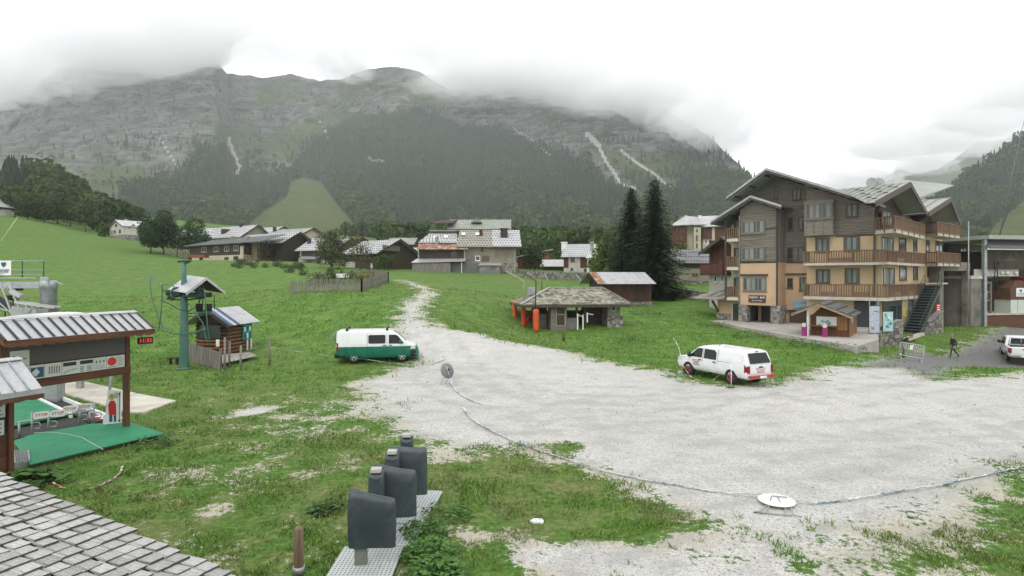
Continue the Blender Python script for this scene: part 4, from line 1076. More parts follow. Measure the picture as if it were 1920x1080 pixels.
# plank lines on the timber faces
m = MB()
for z in np.arange(6.15, 11.2, .23):
    if z < zra(-8.5) - .3: m.box(-11.62, -8.39, .012, .031, z, z + .018)
    m.box(-8.34, -6.32, 2.312, 2.331, z, z + .018)
for z in np.arange(8.25, 12.0, .23):
    if z < zrf(-1.3) - .3: m.box(-4.02, -1.2, 1.312, 1.331, z, z + .018)
m.build('plank_joints', CLADD, res, kind='stuff')
for u in (-6.22, -5.55, -4.85, -4.12):
    MB().box(u - .06, u + .06, .55, .6, 8.25, 11.0).build('bay_post', CLAD, res)
for z in (8.24, 9.62, 11.02): MB().box(-6.34, -3.98, .54, .6, z - .07, z + .07).build('bay_rail', CLAD, res)
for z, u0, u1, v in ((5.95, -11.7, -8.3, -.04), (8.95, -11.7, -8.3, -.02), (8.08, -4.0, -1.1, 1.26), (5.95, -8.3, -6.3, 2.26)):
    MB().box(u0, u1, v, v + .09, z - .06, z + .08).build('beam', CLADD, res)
MB().box(-8.42, -8.30, -.08, .04, 2.0, 10.9).build('downpipe', DSTEEL, res); MB().box(-1.2, -1.1, 1.18, 1.28, 0, 8.1).build('downpipe', DSTEEL, res)
MB().box(-11.72, -11.6, -.05, .06, 2.0, 10.3).build('corner_post', CLAD, res)
# ground floor of the snack bar: stone piers and a shaded recess
for u0, u1, v1 in ((-11.75, -10.95, .8), (-8.9, -8.05, 1.5)):
    pr = MB().box(u0, u1, -.06, v1, -.6, 2.1).build('stone_pier', STONE, res)
    rr = random.Random(int(u1 * 10))
    for i in range(7):
        x = u0
        while x < u1 - .02:
            w = min(u1 - x, rr.uniform(.22, .45)); MB().box(x + .01, x + w - .01, -.09, -.055, .38 + i * .245, .60 + i * .245).build('stone', rr.choice(STONEV), pr, .015); x += w
MB().box(-10.9, -8.0, 2.6, 3, -.6, 2.1).build('recess_wall', RENDER_B, res)
MB().box(-10.6, -9.2, 2.5, 2.58, .45, 1.95).build('recess_window', GLASS, res)
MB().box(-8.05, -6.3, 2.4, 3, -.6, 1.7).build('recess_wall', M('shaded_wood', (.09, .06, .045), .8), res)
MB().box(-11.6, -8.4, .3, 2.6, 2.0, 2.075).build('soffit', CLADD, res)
sg = MB().box(*sorted((B.u(1404), B.u(1436))), -.07, -.005, 2.33, 2.98).build('snack_bar_sign', M('sign_brown', (.075, .035, .03), .6), res)
text_mesh('SNACK - BAR', .27, TXT_W, sg, facing((B.u(1404) + B.u(1436)) / 2, -.075, 2.78), 'lettering', .004, .86)
text_mesh('By Les Cimes', .17, TXT_W, sg, facing((B.u(1404) + B.u(1436)) / 2, -.075, 2.50), 'lettering', .004)
# windows of the front
for rc, v, n in (((1390, 413, 1434, 438), -.03, 3), ((1390, 463, 1434, 488), -.03, 3), ((1393, 520, 1437, 546), 0, 3)):
    winpx(res, B, B, rc, v, n, ft=.13, frame=CLAD)
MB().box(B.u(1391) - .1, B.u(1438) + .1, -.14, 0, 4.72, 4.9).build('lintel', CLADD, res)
for rc, v, n in (((1478, 409, 1487, 431), 2.3, 1), ((1497, 407, 1505, 431), 2.3, 1), ((1476, 464, 1486, 487), 2.3, 1), ((1496, 463, 1508, 491), 2.3, 1), ((1499, 519, 1514, 545), 2.3, 2), ((1476, 521, 1488, 540), 2.3, 1), ((1486, 354, 1502, 375), 2.3, 2), ((1452, 358, 1459, 372), 2.3, 1)):
    winpx(res, B, B, rc, v, n, curtain=n > 1)
winpx(res, B, B, (1510, 381, 1560, 411), .58, 3, ft=.14, frame=CLAD)
for rc in ((1586, 383, 1610, 407), (1529, 446, 1556, 472), (1582, 443, 1612, 470), (1530, 504, 1557, 531), (1584, 503, 1613, 532)): winpx(res, B, B, rc, 1.3, 2, ft=.1)
MB().box(-8.4, -6.2, 2.15, 2.3, 4.82, 4.96).build('lintel', CLADD, res)
# narrow balcony bay on the left
MB().box(-13.0, -11.6, 1.4, 8, -.5, 9.6).build('wall', RENDER_C, res)
for z, top in ((2.75, 1), (5.55, 1), (8.2, 1)):
    MB().box(-12.95, -11.67, .0, 1.4, z - .28, z).build('balcony_slab', CONC, res)
    railing(res, (-12.92, .05), (-11.75, .05), z, .95, 1.3); railing(res, (-12.92, .05), (-12.92, 1.35), z, .95, 1.3)
    window(res, -12.75, 1.39, z + .05, 1.0, 1.75, 2, ft=.1)
MB().box(-13.06, -12.9, -.02, .14, 2.4, 10.2).build('corner_post', CLADD, res)
# roofs
def gable_roof(root, uL, zL, uA, zA, uR, zR, v0, v1, mat, t=.22, verge=None, ribs=0, stops=None, rafters=0):
    roof_plane(root, [(uA, v0, zA), (uA, v1, zA), (uL, v1, zL), (uL, v0, zL)][::-1], mat, 0, ribs, t, stops=stops)
    roof_plane(root, [(uR, v0, zR), (uR, v1, zR), (uA, v1, zA), (uA, v0, zA)], mat, 0, ribs, t, stops=stops)
    vm = verge or CLADD
    for a, za, b, zb in ((uL, zL, uA, zA), (uA, zA, uR, zR)):
        MB().slab([(a, v0 - .03, za - .18), (b, v0 - .03, zb - .18), (b, v0 - .03, zb + t + .02), (a, v0 - .03, za + t + .02)], .05).build('verge_board', vm, root)
        MB().slab([(a, v0 - .07, za + .02), (b, v0 - .07, zb + .02), (b, v0 - .07, zb + t + .05), (a, v0 - .07, za + t + .05)], .035).build('verge_flashing', STEEL, root)
    for i in range(rafters):
        f_ = (i + .5) / rafters; u = uL + (uR - uL) * f_; z = zL + (zA - zL) * (u - uL) / (uA - uL) if u < uA else zA + (zR - zA) * (u - uA) / (uR - uA)
        MB().box(u - .09, u + .09, v0 + .1, v0 + 1.6, z - .26, z - .03).build('rafter', CLADD, root)
gable_roof(res, -12.6, 11.84, -9.07, 14.05, -.75, 10.40, -.6, 11, TILE_G, .16, ribs=16, rafters=9)
gable_roof(res, -14.1, 9.68, -10.4, 11.75, -7.75, 10.66, -.7, 8.9, TILE_D, .16, rafters=6)
# front balconies
WZ1, WZ2, WZ3 = 2.98, 5.80, 8.30
loc = lambda px, Y: ((lambda p: ((p.x - B.x) * B.c + (p.y - B.y) * B.s, -(p.x - B.x) * B.s + (p.y - B.y) * B.c))(pix(px, 0, Y)))
eR1, eR2 = loc(1735, 54.5), loc(1735, 54.0)
def slab_poly(pts, z0, z1, mat=CONC, name='balcony_slab'):
    return MB().prism(pts if sdf_poly(np.array([np.mean(pts, 0)]), pts)[0] > -9 else pts, 'z', z0, z1).build(name, mat, res)
slab_poly([(-6.2, 0), (0, 0), eR1, (eR1[0] - 1.6, eR1[1] + .4), (-1.2, 1.3), (-6.2, 1.3)], 2.72, 2.98)
railing(res, (-6.17, .06), (-.05, .06), WZ1, 1.02, 1.3, solid=(1, 3)); railing(res, (-.05, .06), eR1, WZ1, 1.02, 1.9, solid=(1, 3)); railing(res, (-6.17, 1.3), (-6.17, .1), WZ1, 1.02, 1.3)
c2 = loc(1665, 45.6)
slab_poly([(-6.2, 0), (-.6, 0), c2, eR2, (eR2[0] - 1.6, eR2[1] + .4), (-1.2, 1.3), (-6.2, 1.3)], 5.60, 5.80)
railing(res, (-6.17, .06), (-.6, .06), WZ2, .98, 1.7, solid=(1,)); railing(res, (-.6, .06), eR2, WZ2, .98, 2.0, solid=(2,)); railing(res, (-6.17, 1.3), (-6.17, .1), WZ2, .98, 1.3)
# right wing: two gabled bays seen obliquely
W2 = Fr.px(1645, 46.9, 1735, 55.5)
def wing(o): return place(o, W2, B)
wing(MB().box(1.08, W2.L, 0, 4.6, -.6, 8.15).build('wall', RENDER_B, res))
uA, zA = W2.uz(1706, 343, -1.5); uL, zL = W2.uz(1641, 379, -1.5); uR, zR = W2.uz(1737, 399, -1.5)
wing(MB().prism([(1.12, 8.15), (W2.L - .05, 8.15), (W2.L - .05, 9.2), (uA, zA - .5), (1.12, 9.9)], 'y', .3, 4.6).build('timber_gable', CLADD, res))
e0 = place(link('wing_roof', None, res), W2, B)
def kid(m, name, mat, **k): return m.build(name, mat, e0, **k)
nr = 11
cut = lambda a: min(max((a + .9) / 4.6, 0), .97)
def wl2(f_, a): return (uL + (uA - uL) * f_, a, zL + (zA - zL) * f_)
for i in range(nr):
    a0, a1 = -1.5 + 6.6 * i / nr, -1.5 + 6.6 * (i + 1) / nr
    if cut(a0) > .95: continue
    kid(MB().slab([wl2(cut(a1), a1 - .02), wl2(cut(a0), a0), (uA, a0, zA), (uA, a1 - .02, zA)][::-1], .05), 'roof_panel', TILE_G)
    p_ = wl2(cut(a0), a0); kid(MB().bar((p_[0], a0, p_[2] + .09), (uA, a0, zA + .09), .05, .07), 'roof_rib', TILE_G)
m = MB()
for i in range(nr):
    for j in range(3):
        f_ = (j + .35 + .3 * (i % 2)) / 3.4; a0 = -1.5 + 6.6 * (i + .5) / nr
        if f_ < cut(a0) + .06: continue
        u = uL + (uA - uL) * f_; z = zL + (zA - zL) * f_ + .1; m.box(u - .05, u + .05, a0 - .16, a0 + .16, z, z + .07)
kid(m, 'snow_stops', STOPM, kind='stuff')
kid(MB().slab([(uR, -1.5, zR), (uR, 5, zR), (uA, 5, zA), (uA, -1.5, zA)], .1), 'roof_slope', TILE_G)
for (a, za, b, zb) in ((uL, zL, uA, zA), (uA, zA, uR, zR)): kid(MB().slab([(a, -1.53, za - .35), (b, -1.53, zb - .35), (b, -1.53, zb + .08), (a, -1.53, za + .08)], .06), 'verge_board', M('purple_brown_board', (.085, .062, .06), .75, .2, 3))
for rc, n in (((1653, 445, 1674, 470), 2), ((1685, 446, 1698, 470), 1), ((1712, 448, 1719, 470), 1), ((1656, 502, 1676, 534), 2), ((1686, 500, 1699, 525), 1), ((1712, 500, 1720, 524), 1), ((1653, 398, 1672, 422), 2)): winpx(res, W2, B, rc, 0, n, curtain=n > 1)
SHOP = M('shop_front_grey', (.045, .05, .055), .6, .2, 2)
wing(MB().box(1.12, W2.u(1690), -.06, -.005, -.5, 2.68).build('shop_front', SHOP, res)); MB().box(-2.6, -1.16, 1.2, 1.29, -.4, 2.68).build('shop_front', SHOP, res)
for a, b in ((1655, 1665), (1668, 1678), (1681, 1688)): wing(MB().box(W2.u(a), W2.u(b), -.09, -.065, .5, 2.2).build('shop_window', GLASS, res))
for a, b in ((1703, 1710), (1712, 1719)): winpx(res, W2, B, (a, 563, b, 592), 0, 1, curtain=False)
t1, t2, t3 = loc(1640, 46.6), loc(1678, 44.6), loc(1734, 52.5)
slab_poly([t1, t2, t3, (t3[0] - 1.9, t3[1] + .6)], 8.02, 8.30)
railing(res, t1, t2, WZ3, .98, 1.3); railing(res, t2, t3, WZ3, .98, 2.3)
W3 = Fr.px(1737, 55.5, 1776, 60)
w3 = lambda o: place(o, W3, B)
w3(MB().box(0, W3.L, .4, 9, -.6, 8.9).build('wall', RENDER_B, res)); w3(MB().prism([(0, 8.9), (W3.L, 8.9), (W3.L, 9.8), (W3.uz(1770, 400)[0], 11.3), (0, 9.8)], 'y', .8, 9).build('timber_gable', CLADD, res))
uA, zA = W3.uz(1782, 372, -1.4); uL, zL = W3.uz(1740, 399, -1.4); uR, zR = W3.uz(1799, 416, -1.4)
e0 = place(link('wing_roof', None, res), W3, B); nr = 10
for i in range(nr):
    a0, a1 = -1.4 + 9.5 * i / nr, -1.4 + 9.5 * (i + 1) / nr
    kid(MB().slab([(uL, a1 - .02, zL), (uL, a0, zL), (uA, a0, zA), (uA, a1 - .02, zA)][::-1], .05), 'roof_panel', TILE_G); kid(MB().bar((uL, a0, zL + .09), (uA, a0, zA + .09), .05, .07), 'roof_rib', TILE_G)
kid(MB().slab([(uR, -1.4, zR), (uR, 8, zR), (uA, 8, zA), (uA, -1.4, zA)], .1), 'roof_slope', TILE_G)
for (a, za, b, zb) in ((uL, zL, uA, zA), (uA, zA, uR, zR)): kid(MB().slab([(a, -1.43, za - .35), (b, -1.43, zb - .35), (b, -1.43, zb + .08), (a, -1.43, za + .08)], .06), 'verge_board', M('purple_brown_board', (.14, .10, .095)))
for rc, n in (((1736, 450, 1742, 471), 1), ((1754, 452, 1767, 472), 2), ((1738, 500, 1744, 518), 1), ((1752, 500, 1758, 525), 1)): winpx(res, W3, B, rc, .4, n, curtain=False)
for z, y0 in ((WZ3 + .35, 440), (WZ2 + .1, 494)):
    a, b, c = loc(1736, 54.6), loc(1757, 53.2), loc(1800, 57.5)
    slab_poly([a, b, c, (c[0] - 1.7, c[1] + .6)], z - .25, z); railing(res, a, b, z, .98, 1.1); railing(res, b, c, z, .98, 1.9)
# upper roof piece and dishes behind the ridge
W4 = Fr.px(1708, 62, 1762, 66)
e0 = place(link('rear_roof', None, res), W4, B); uu, z0_ = W4.uz(1708, 369); z1_ = W4.uz(1765, 345)[1]
kid(MB().box(0, W4.L, 0, 5, 9, z0_ - .4), 'rear_wall', CLAD); kid(MB().slab([(-.6, -1, z0_ - .35), (W4.L + 1, -1, z1_ - .3), (W4.L + 1, 5, z1_ + 1.2), (-.6, 5, z0_ + 1.1)], .12), 'roof_slope', TILE_G)
for px_, py_, r_ in ((1634, 342, .42), (1647, 344, .5)):
    a = loc(px_, 52); zc = CH + (HY - py_) / F * 52
    m = MB().lathe([(0.001, .10), (r_ * .6, .06), (r_, -.06), (r_ * .98, -.07)], (a[0], a[1], zc), 16, 0, 'y'); m.bar((a[0], a[1] + .1, zc), (a[0], a[1] + .3, zc - 1.4), .06); m.build('satellite_dish', STEEL, res)
# stair beside the right facade
b0, b1 = pix(1708, 627, 50), pix(1750, 533, 53); dv = b1 - b0; sd = Vector((dv.y, -dv.x, 0)).normalized() * .65
def wl_(p): return Vector(((p.x - B.x) * B.c + (p.y - B.y) * B.s, -(p.x - B.x) * B.s + (p.y - B.y) * B.c, p.z))
GREENST = M('dark_green_stair_paint', (.055, .085, .075), .5, .2, 3, .2)
st = link('staircase', None, res)
for s in (-1, 1): MB().bar(wl_(b0 + sd * s), wl_(b1 + sd * s), .05, .26).build('stringer', GREENST, st)
for s in (-1, 1):
    MB().tube([wl_(b0 + sd * s), wl_(b0 + sd * s + Vector((0, 0, .95))), wl_(b1 + sd * s + Vector((0, 0, .95))), wl_(b1 + sd * s)], .03, 6).build('handrail', GREENST, st)
    MB().tube([wl_(b0 + sd * s + Vector((0, 0, .5))), wl_(b1 + sd * s + Vector((0, 0, .5)))], .02, 6).build('mid_rail', GREENST, st)
MB().slab([wl_(b0 - sd * .95 - Vector((0, 0, .14))), wl_(b0 + sd * .95 - Vector((0, 0, .14))), wl_(b1 + sd * .95 - Vector((0, 0, .14))), wl_(b1 - sd * .95 - Vector((0, 0, .14)))], .02).build('riser_plate', DSTEEL, st)
tm = None
for i in range(18):
    p = b0 + dv * ((i + .5) / 18)
    if tm is None: tp0 = p; tm = MB().bar(wl_(p - sd), wl_(p + sd), .30, .05).build('tread', M('stair_tread', (.14, .165, .155), .6, .2, 3, .3), st)
    else: c = tm.copy(); COL.objects.link(c); c.location = wl_(p) - wl_(tp0)
MB().slab([wl_(b1 - sd), wl_(b1 + sd), wl_(b1 + sd + Vector((2.2, 2.2, 0))), wl_(b1 - sd + Vector((2.2, 2.2, 0)))], .12).build('landing', CONC, st)

# red notice, yellow notice, blue banner on the residence
def board(name, lab, cat, rect, Y, mat, ang=0.0, t=.04, zoff=0):
    x0, y0, x1, y1 = rect; p, q = pix(x0, y1, Y), pix(x1, y0, Y)
    r = thing(name, lab, cat, ((p.x + q.x) / 2, Y, p.z), ang); w, h = (q.x - p.x) / max(.35, math.cos(ang)), q.z - p.z
    MB().box(-w / 2, w / 2, 0, t, 0, h).build('panel', mat, r); return r, w, h
r, w, h = board('banner', 'pale blue banner with dark lettering on the wall above the snack kiosk', 'banner', (1495, 563, 1534, 581), 52.2, M('banner_blue', (.30, .42, .47), .7), B.a)
text_mesh('CÔTÉ PISTES', .24, TXT_B, r, facing(0, -.012, h * .68), 'lettering', .004)
MB().prism([(-w / 2, .02), (w / 2, .02), (w / 2, .3), (.3, .12), (-.2, .28), (-w / 2, .1)], 'y', -.01, -.004).build('mountain_print', M('banner_teal', (.08, .25, .28), .7), r)
r, w, h = board('notice', 'upright yellow notice panel on the ground floor pillar left of the stair', 'notice', (1694, 578, 1700, 593), 47.3, M('notice_yellow', (.50, .44, .02), .6), .5)
m = MB()
for i in range(4): m.box(-w * .3, w * .3, -.01, -.004, .1 + i * .13, .17 + i * .13)
m.build('print', TXT_D, r)
r, w, h = board('notice', 'red panel covered in white lettering on the wall right of the green stair', 'notice', (1755, 570, 1764, 592), 52.5, TXT_R, .3)
m = MB()
for i in range(5): m.box(-w * .38, w * (.38 - .1 * (i % 2)), -.01, -.004, .12 + i * .19, .20 + i * .19)
m.build('print', TXT_W, r)

# ------------------------------------------------------------------ terrace
def P0(px, py, z): Y = F * (CH - z) / (py - HY); return (px - CX) / F * Y, Y
root = link('terrace', None); root['kind'] = 'structure'
TZ = .49
pl = [P0(1306, 592, TZ), P0(1335, 602, TZ), P0(1400, 615, TZ), P0(1480, 629, TZ), P0(1560, 642, TZ), P0(1606, 649, TZ), P0(1648, 637, TZ), P0(1640, 606, TZ), P0(1470, 596, TZ), P0(1380, 588, TZ)]
MB().prism(pl, 'z', -1.2, TZ).build('paving', M('terrace_paving', (.40, .37, .34), .9, .15, .9, col2=(.32, .30, .28)), root)
m = MB(); rr = random.Random(2)
MB().bar((*P0(1300, 589, .5), .48), (*P0(1384, 601, .5), .50), .5, .12).build('kerb', CONCG, root)

# ------------------------------------------------------------------ snack kiosk on the terrace
KS = Fr.px(1519, 41.6, 1592, 40.2)
root = thing('snack_kiosk', 'brown wooden snack kiosk with dark tiled gable roof on the terrace', 'kiosk', (KS.x, KS.y, 0), KS.a)
D_, LQ = 4.7, KS.L; zE = KS.uz(1592, 593)[1]; zA = KS.uz(1537, 569, -.5)[1]
for j in range(int(LQ / .14)):
    a = j * LQ / int(LQ / .14); MB().box(a + .004, a + LQ / int(LQ / .14) - .004, 0, .05, .40, 1.25 if KS.u(1531) < a + .07 < KS.u(1571) else zE).build('plank', BROWNZ, root)
MB().prism([(0, zE - .1), (LQ, zE - .1), (KS.u(1537) + .1, zA - .25)], 'y', .02, .06).build('gable', BROWN, root)
MB().box(.03, LQ - .03, .3, D_, .4, zE).build('inner_wall', DARKW, root)
ORW = WOOD('honey_wood', (.22, .115, .048), (.16, .08, .035), 'z')
for j in range(13):
    a = j * D_ / 13; MB().box(LQ - .01, LQ + .04, a + .05 + .004, a + D_ / 13 + .05 - .004, .40, zE + .05).build('side_plank', ORW, root)
MB().box(KS.u(1569), KS.u(1589), -.04, .0, .95, zE - .02).build('shutter', ORW, root)
sgp = MB().box(KS.u(1531), KS.u(1569), -.03, -.005, 1.25, zE - .08).build('picture_board', SIGNW, root)
c = (KS.u(1531) + KS.u(1569)) / 2
MB().prism([(c - .42, zE - .5), (c + .3, zE - .52), (c + .1, zE - .3), (c - .15, zE - .42), (c - .25, zE - .26)], 'y', -.04, -.032).build('mountain_print', M('print_teal', (.15, .38, .38), .6), sgp)
for q in (-.45, -.05, .12, .22): MB().lathe([(.05, 0), (.05, .008)], (c + q, -.042, zE - .62 + .04 * (q > 0)), 8, 0, 'y').build('figure_print', TXT_D, sgp)
MB().box(KS.u(1521) - .15, KS.u(1571), -.32, 0, 1.16, 1.22).build('counter', ORW, root)
gx = KS.u(1537); r_ = -.75
roof_plane(root, [(LQ + .3, r_, zE - .02), (LQ + .3, D_ + .3, zE - .02), (gx, D_ + .3, zA), (gx, r_, zA)], TILE_D, 5, 0, .07, stops=(9, 3))
roof_plane(root, [(-1.1, D_ + .3, zE + .06), (-1.1, r_, zE + .06), (gx, r_, zA), (gx, D_ + .3, zA)], TILE_D, 5, 0, .07)
for a, za, b, zb in ((-1.1, zE + .06, gx, zA), (gx, zA, LQ + .3, zE - .02)):
    MB().slab([(a, r_ - .03, za - .14), (b, r_ - .03, zb - .14), (b, r_ - .03, zb - .01), (a, r_ - .03, za - .01)], .04).build('verge_board', WOOD('pale_verge', (.30, .22, .13), (.22, .16, .1), 'x'), root)
MB().lathe([(.33, 0), (.33, .03)], (LQ + .045, 1.35, 1.75), 24, 0, 'x').build('round_sign', SIGNW, root)
MB().prism([(1.2, 1.62), (1.5, 1.7), (1.42, 1.9), (1.3, 1.78)], 'x', LQ + .078, LQ + .085).build('sign_mark', TXT_B, root)
for px_, k in ((1508, 0), (1547, 1)):
    p = KS.w(KS.u(px_, -.7), -.7, TZ)
    r = thing('waste_bin', ['slim pink bin stand with a round white sign, at the left of the snack kiosk', 'slim pink bin stand with a round white sign, in front of the snack kiosk counter'][k], 'bin', p, KS.a, 'pink bins at the snack kiosk')
    MB().box(-.16, .16, -.12, .12, 0, .92).build('body', M('magenta_plastic', (.26, .02, .14), .5, .1), r, .02); MB().lathe([(.15, 0), (.15, .02)], (0, -.145, .78), 16, 0, 'y').build('round_sign', SIGNW, r)
p = KS.w(-.12, -.3, TZ)
o = MB().box(-.05, .05, -.05, .05, 0, 1.75).build('pale_pole', WHITE); o.location = p; tag(o, 'thin pale pole at the left front corner of the snack kiosk', 'pole')
# posters and the stone wall next to the kiosk
def mount_print(r, w, h, y, seed, pal, base):
    rr = random.Random(seed)
    MB().box(-w * .47, w * .47, y - .004, y, h * .02, h * .98).build('print_ground', base, r)
    for k in range(14):
        cx, cz, s = rr.uniform(-.36, .36) * w, rr.uniform(.12, .86) * h, rr.uniform(.06, .15) * min(w, h)
        pts = [(cx + s * rr.uniform(.5, 1.3) * math.cos(a), cz + s * rr.uniform(.4, 1.1) * math.sin(a)) for a in np.arange(0, 6.2, 1.05)]
        MB().prism(pts, 'y', y - .012 - k * .0006, y - .006).build('print_shape', rr.choice(pal), r)
r, w, h = board('poster', 'tall narrow poster of a snowy mountain beside the snack kiosk', 'poster', (1629, 573, 1650, 625), 42.6, DSTEEL, .05)
mount_print(r, w, h, 0, 3, [M('print_grey', (.22, .24, .27), .6), M('print_pale', (.55, .57, .60), .6), TXT_G, M('print_rose', (.30, .24, .27), .6)], M('print_sky', (.40, .44, .52), .6))
for s in (-.4, .4): MB().box(w * s - .03, w * s + .03, .05, .10, -.5, h + .5).build('post', STEEL, r)
r, w, h = board('poster', 'large turquoise and white ski poster on top of the low stone wall', 'poster', (1652, 584, 1678, 622), 43.8, DSTEEL, .35)
mount_print(r, w, h, 0, 8, [M('print_teal2', (.03, .20, .21), .6), TXT_W, M('print_aqua', (.20, .45, .44), .6), TXT_D], M('print_ice', (.35, .52, .52), .6))
def stone_wall(name, lab, p, q, z0, zt0, zt1, th=.4, seed=1, course=.24, grp=None):
    """rubble wall whose stones are single pieces bedded on a mortar core"""
    p, q = Vector(p), Vector(q); L = (q - p).length; d = (q - p) / L
    r = thing(name, lab, 'wall', (p.x, p.y, z0), math.atan2(d.y, d.x), grp); rr = random.Random(seed)
    MB().prism([(0, -.4), (L, -.4), (L, zt1 - z0 - .03), (0, zt0 - z0 - .03)], 'y', .03, th).build('core', STONE, r)
    zz = 0.0; n = 0
    while zz < max(zt0, zt1) - z0 - .05:
        c = course * rr.uniform(.8, 1.2); x = 0
        while x < L - .05 and n < 290:
            w = min(rr.uniform(.22, .55), L - x); top = zt0 + (zt1 - zt0) * (x + w / 2) / L - z0
            if zz + c * .6 < top:
                k = rr.uniform(.015, .05); hgt = min(c, top - zz)
                pts = [(x + .015 + rr.uniform(0, .04), zz + .012), (x + w - .015, zz + .012 + rr.uniform(0, .03)), (x + w - .02 - rr.uniform(0, .03), zz + hgt - .01), (x + .02, zz + hgt - .012 - rr.uniform(0, .03))]
                MB().prism(pts, 'y', -k, .04).build('stone', rr.choice(STONEV), r); n += 1
            x += w
        zz += c
    MB().slab([(-.05, -.06, zt0 - z0), (L + .05, -.06, zt1 - z0), (L + .05, th + .05, zt1 - z0), (-.05, th + .05, zt0 - z0)], .06).build('coping', CONCG, r)
    return r
stone_wall('stone_wall', 'low rubble stone wall carrying the turquoise poster', pix(1650, 640, 43.6).xy.to_3d(), pix(1693, 637, 45.8).xy.to_3d(), -.3, .95, 1.25, .4, 3)
stone_wall('stone_wall', 'rubble stone retaining wall under the red notice, right of the stair', pix(1742, 620, 50.2).xy.to_3d(), pix(1768, 612, 51.5).xy.to_3d(), -1.0, .75, 1.6, .4, 4)
m = MB().bar(pix(1698, 637, 46.5), pix(1729, 626, 49.8), .35, .25); o = m.build('kerb_stone', CONC); tag(o, 'long pale kerb stone on the grass at the foot of the green stair', 'kerb')

# ------------------------------------------------------------------ concrete portal and lift station on the right
CONCD = M('dark_stained_concrete', (.175, .168, .15), .9, .25, .7, col2=(.10, .097, .088), bump=.3)
PT = Fr.px(1764, 56.5, 1838, 59)
root = thing('concrete_portal', 'weathered concrete portal with glazed doors between the chalet and the lift station', 'building', (PT.x, PT.y, 0), PT.a)
uz = lambda px, py, v=0: PT.uz(px, py, v)
u0, z0_ = uz(1763, 491); u1, z1_ = uz(1818, 508)
MB().box(u0, u1, -.05, 6, z1_, z0_).build('beam', CONCD, root); MB().box(u0 - .1, u0 + .5, 0, 6, -1.5, z1_ - .003).build('column', CONCD, root); MB().box(uz(1813, 500)[0], u1 - .003, 0, .5, -1.5, z1_ - .003).build('column', CONCD, root)
MB().box(u1 + .01, uz(1838, 500)[0], -.1, 6, -1.5, uz(1830, 523)[1]).build('pier', CONCD, root); MB().box(u1 - .05, uz(1838, 500)[0] + .1, -.15, 6, uz(1830, 523)[1] + .004, uz(1830, 517)[1]).build('pier_cap', CONC, root)
MB().box(u0 + .5, u1 - .3, 2.2, 2.5, -1.5, z1_).build('back_wall', M('portal_brown', (.14, .10, .075), .8, .2), root)
for k in range(2):
    a = u0 + 1.5 + k * .75; MB().box(a, a + .7, 2.1, 2.19, -.4, 2.2).build('door', CLAD, root); MB().box(a + .1, a + .6, 2.07, 2.095, .6, 2.05).build('pane', GLASS, root); MB().box(a + .1, a + .6, 2.07, 2.095, -.25, .45).build('pane', GLASS, root)
MB().box(u0 + .4, u1 + .1, -.5, 2.2, -1.6, -.42).build('step', CONCD, root)
LS = Fr.px(1840, 59.5, 1990, 61.5)
root = thing('lift_station', 'lift station with dark timber front, flat grey roof beam and brown cabin', 'building', (LS.x, LS.y, 0), LS.a)
def lz(py, px=1880, v=0): return LS.uz(px, py, v)[1]
def lu(px, v=0): return LS.u(px, v)
MB().box(lu(1832), LS.L, -1.2, 7, lz(450), lz(443)).build('roof_beam', M('pale_grey_beam', (.30, .32, .29), .7), root)
MB().slab([(lu(1838), -1.0, lz(467)), (LS.L, -1.0, lz(467)), (LS.L, .2, lz(451)), (lu(1838), .2, lz(451))], .1).build('roof_slope', M('slate_grey_sheet', (.15, .15, .16), .6), root)
MB().box(lu(1836), LS.L, -.9, -.8, lz(469), lz(467)).build('edge_trim', WHITE, root)
n = 22
for i in range(n):
    a = lu(1838) + (LS.L - lu(1838)) * i / n; MB().box(a + .008, a + (LS.L - lu(1838)) / n - .008, -.2, -.12, lz(505), lz(469)).build('plank', DARKZ, root)
MB().box(lu(1829), lu(1912), .1, .2, lz(518), lz(505)).build('white_band', M('cream_panel', (.48, .47, .40), .7), root)
MB().box(lu(1838), LS.L, 3.5, 3.7, -1, lz(469)).build('back_wall', DARKW, root); MB().box(lu(1862), lu(1900), 3.3, 3.48, lz(556), lz(548)).build('rear_counter', SIGNW, root)
MB().box(lu(1870), lu(1885), 3.3, 3.48, lz(545), lz(527)).build('rear_window', GLASS, root)
MB().box(lu(1835), lu(1840), -.6, -.3, -1.5, lz(444)).build('column', STEEL, root)
MB().box(lu(1840), LS.L, -.4, 3.6, -1.5, lz(590)).build('platform', WOOD('platform_boards', (.135, .06, .035), (.09, .045, .03), 'x'), root); MB().box(lu(1838), LS.L, -.5, 3.5, lz(590) + .004, lz(587)).build('platform_edge', CONC, root)
cab = MB().prism([(lu(1889), lz(562)), (lu(1917), lz(562)), (lu(1917), lz(532)), (lu(1911), lz(526)), (lu(1900), lz(526)), (lu(1889), lz(540))], 'y', -.3, 1.6).build('cabin', WOOD('cabin_brown', (.15, .075, .045), (.10, .05, .03), 'z'), root)
sg = MB().box(lu(1899), lu(1915), -.36, -.31, lz(556), lz(540)).build('sign', WHITE, cab)
MB().prism([(lu(1904.5), lz(543)), (lu(1909.5), lz(543)), (lu(1909), lz(546)), (lu(1907), lz(548.5)), (lu(1905), lz(546))], 'y', -.37, -.362).build('crest', TXT_B, sg)
text_mesh('PRALOGNAN', .13, TXT_B, sg, facing(lu(1907), -.37, lz(550.5)), 'lettering', .003); text_mesh('LA VANOISE', .13, TXT_B, sg, facing(lu(1907), -.37, lz(553.3)), 'lettering', .003)
for k in range(2): MB().box(lu(1890 + k * 13.5), lu(1902.5 + k * 13.5), -.28, 1.4, lz(588), lz(562) - .004).build('cabin_panel', SIGNW, root)
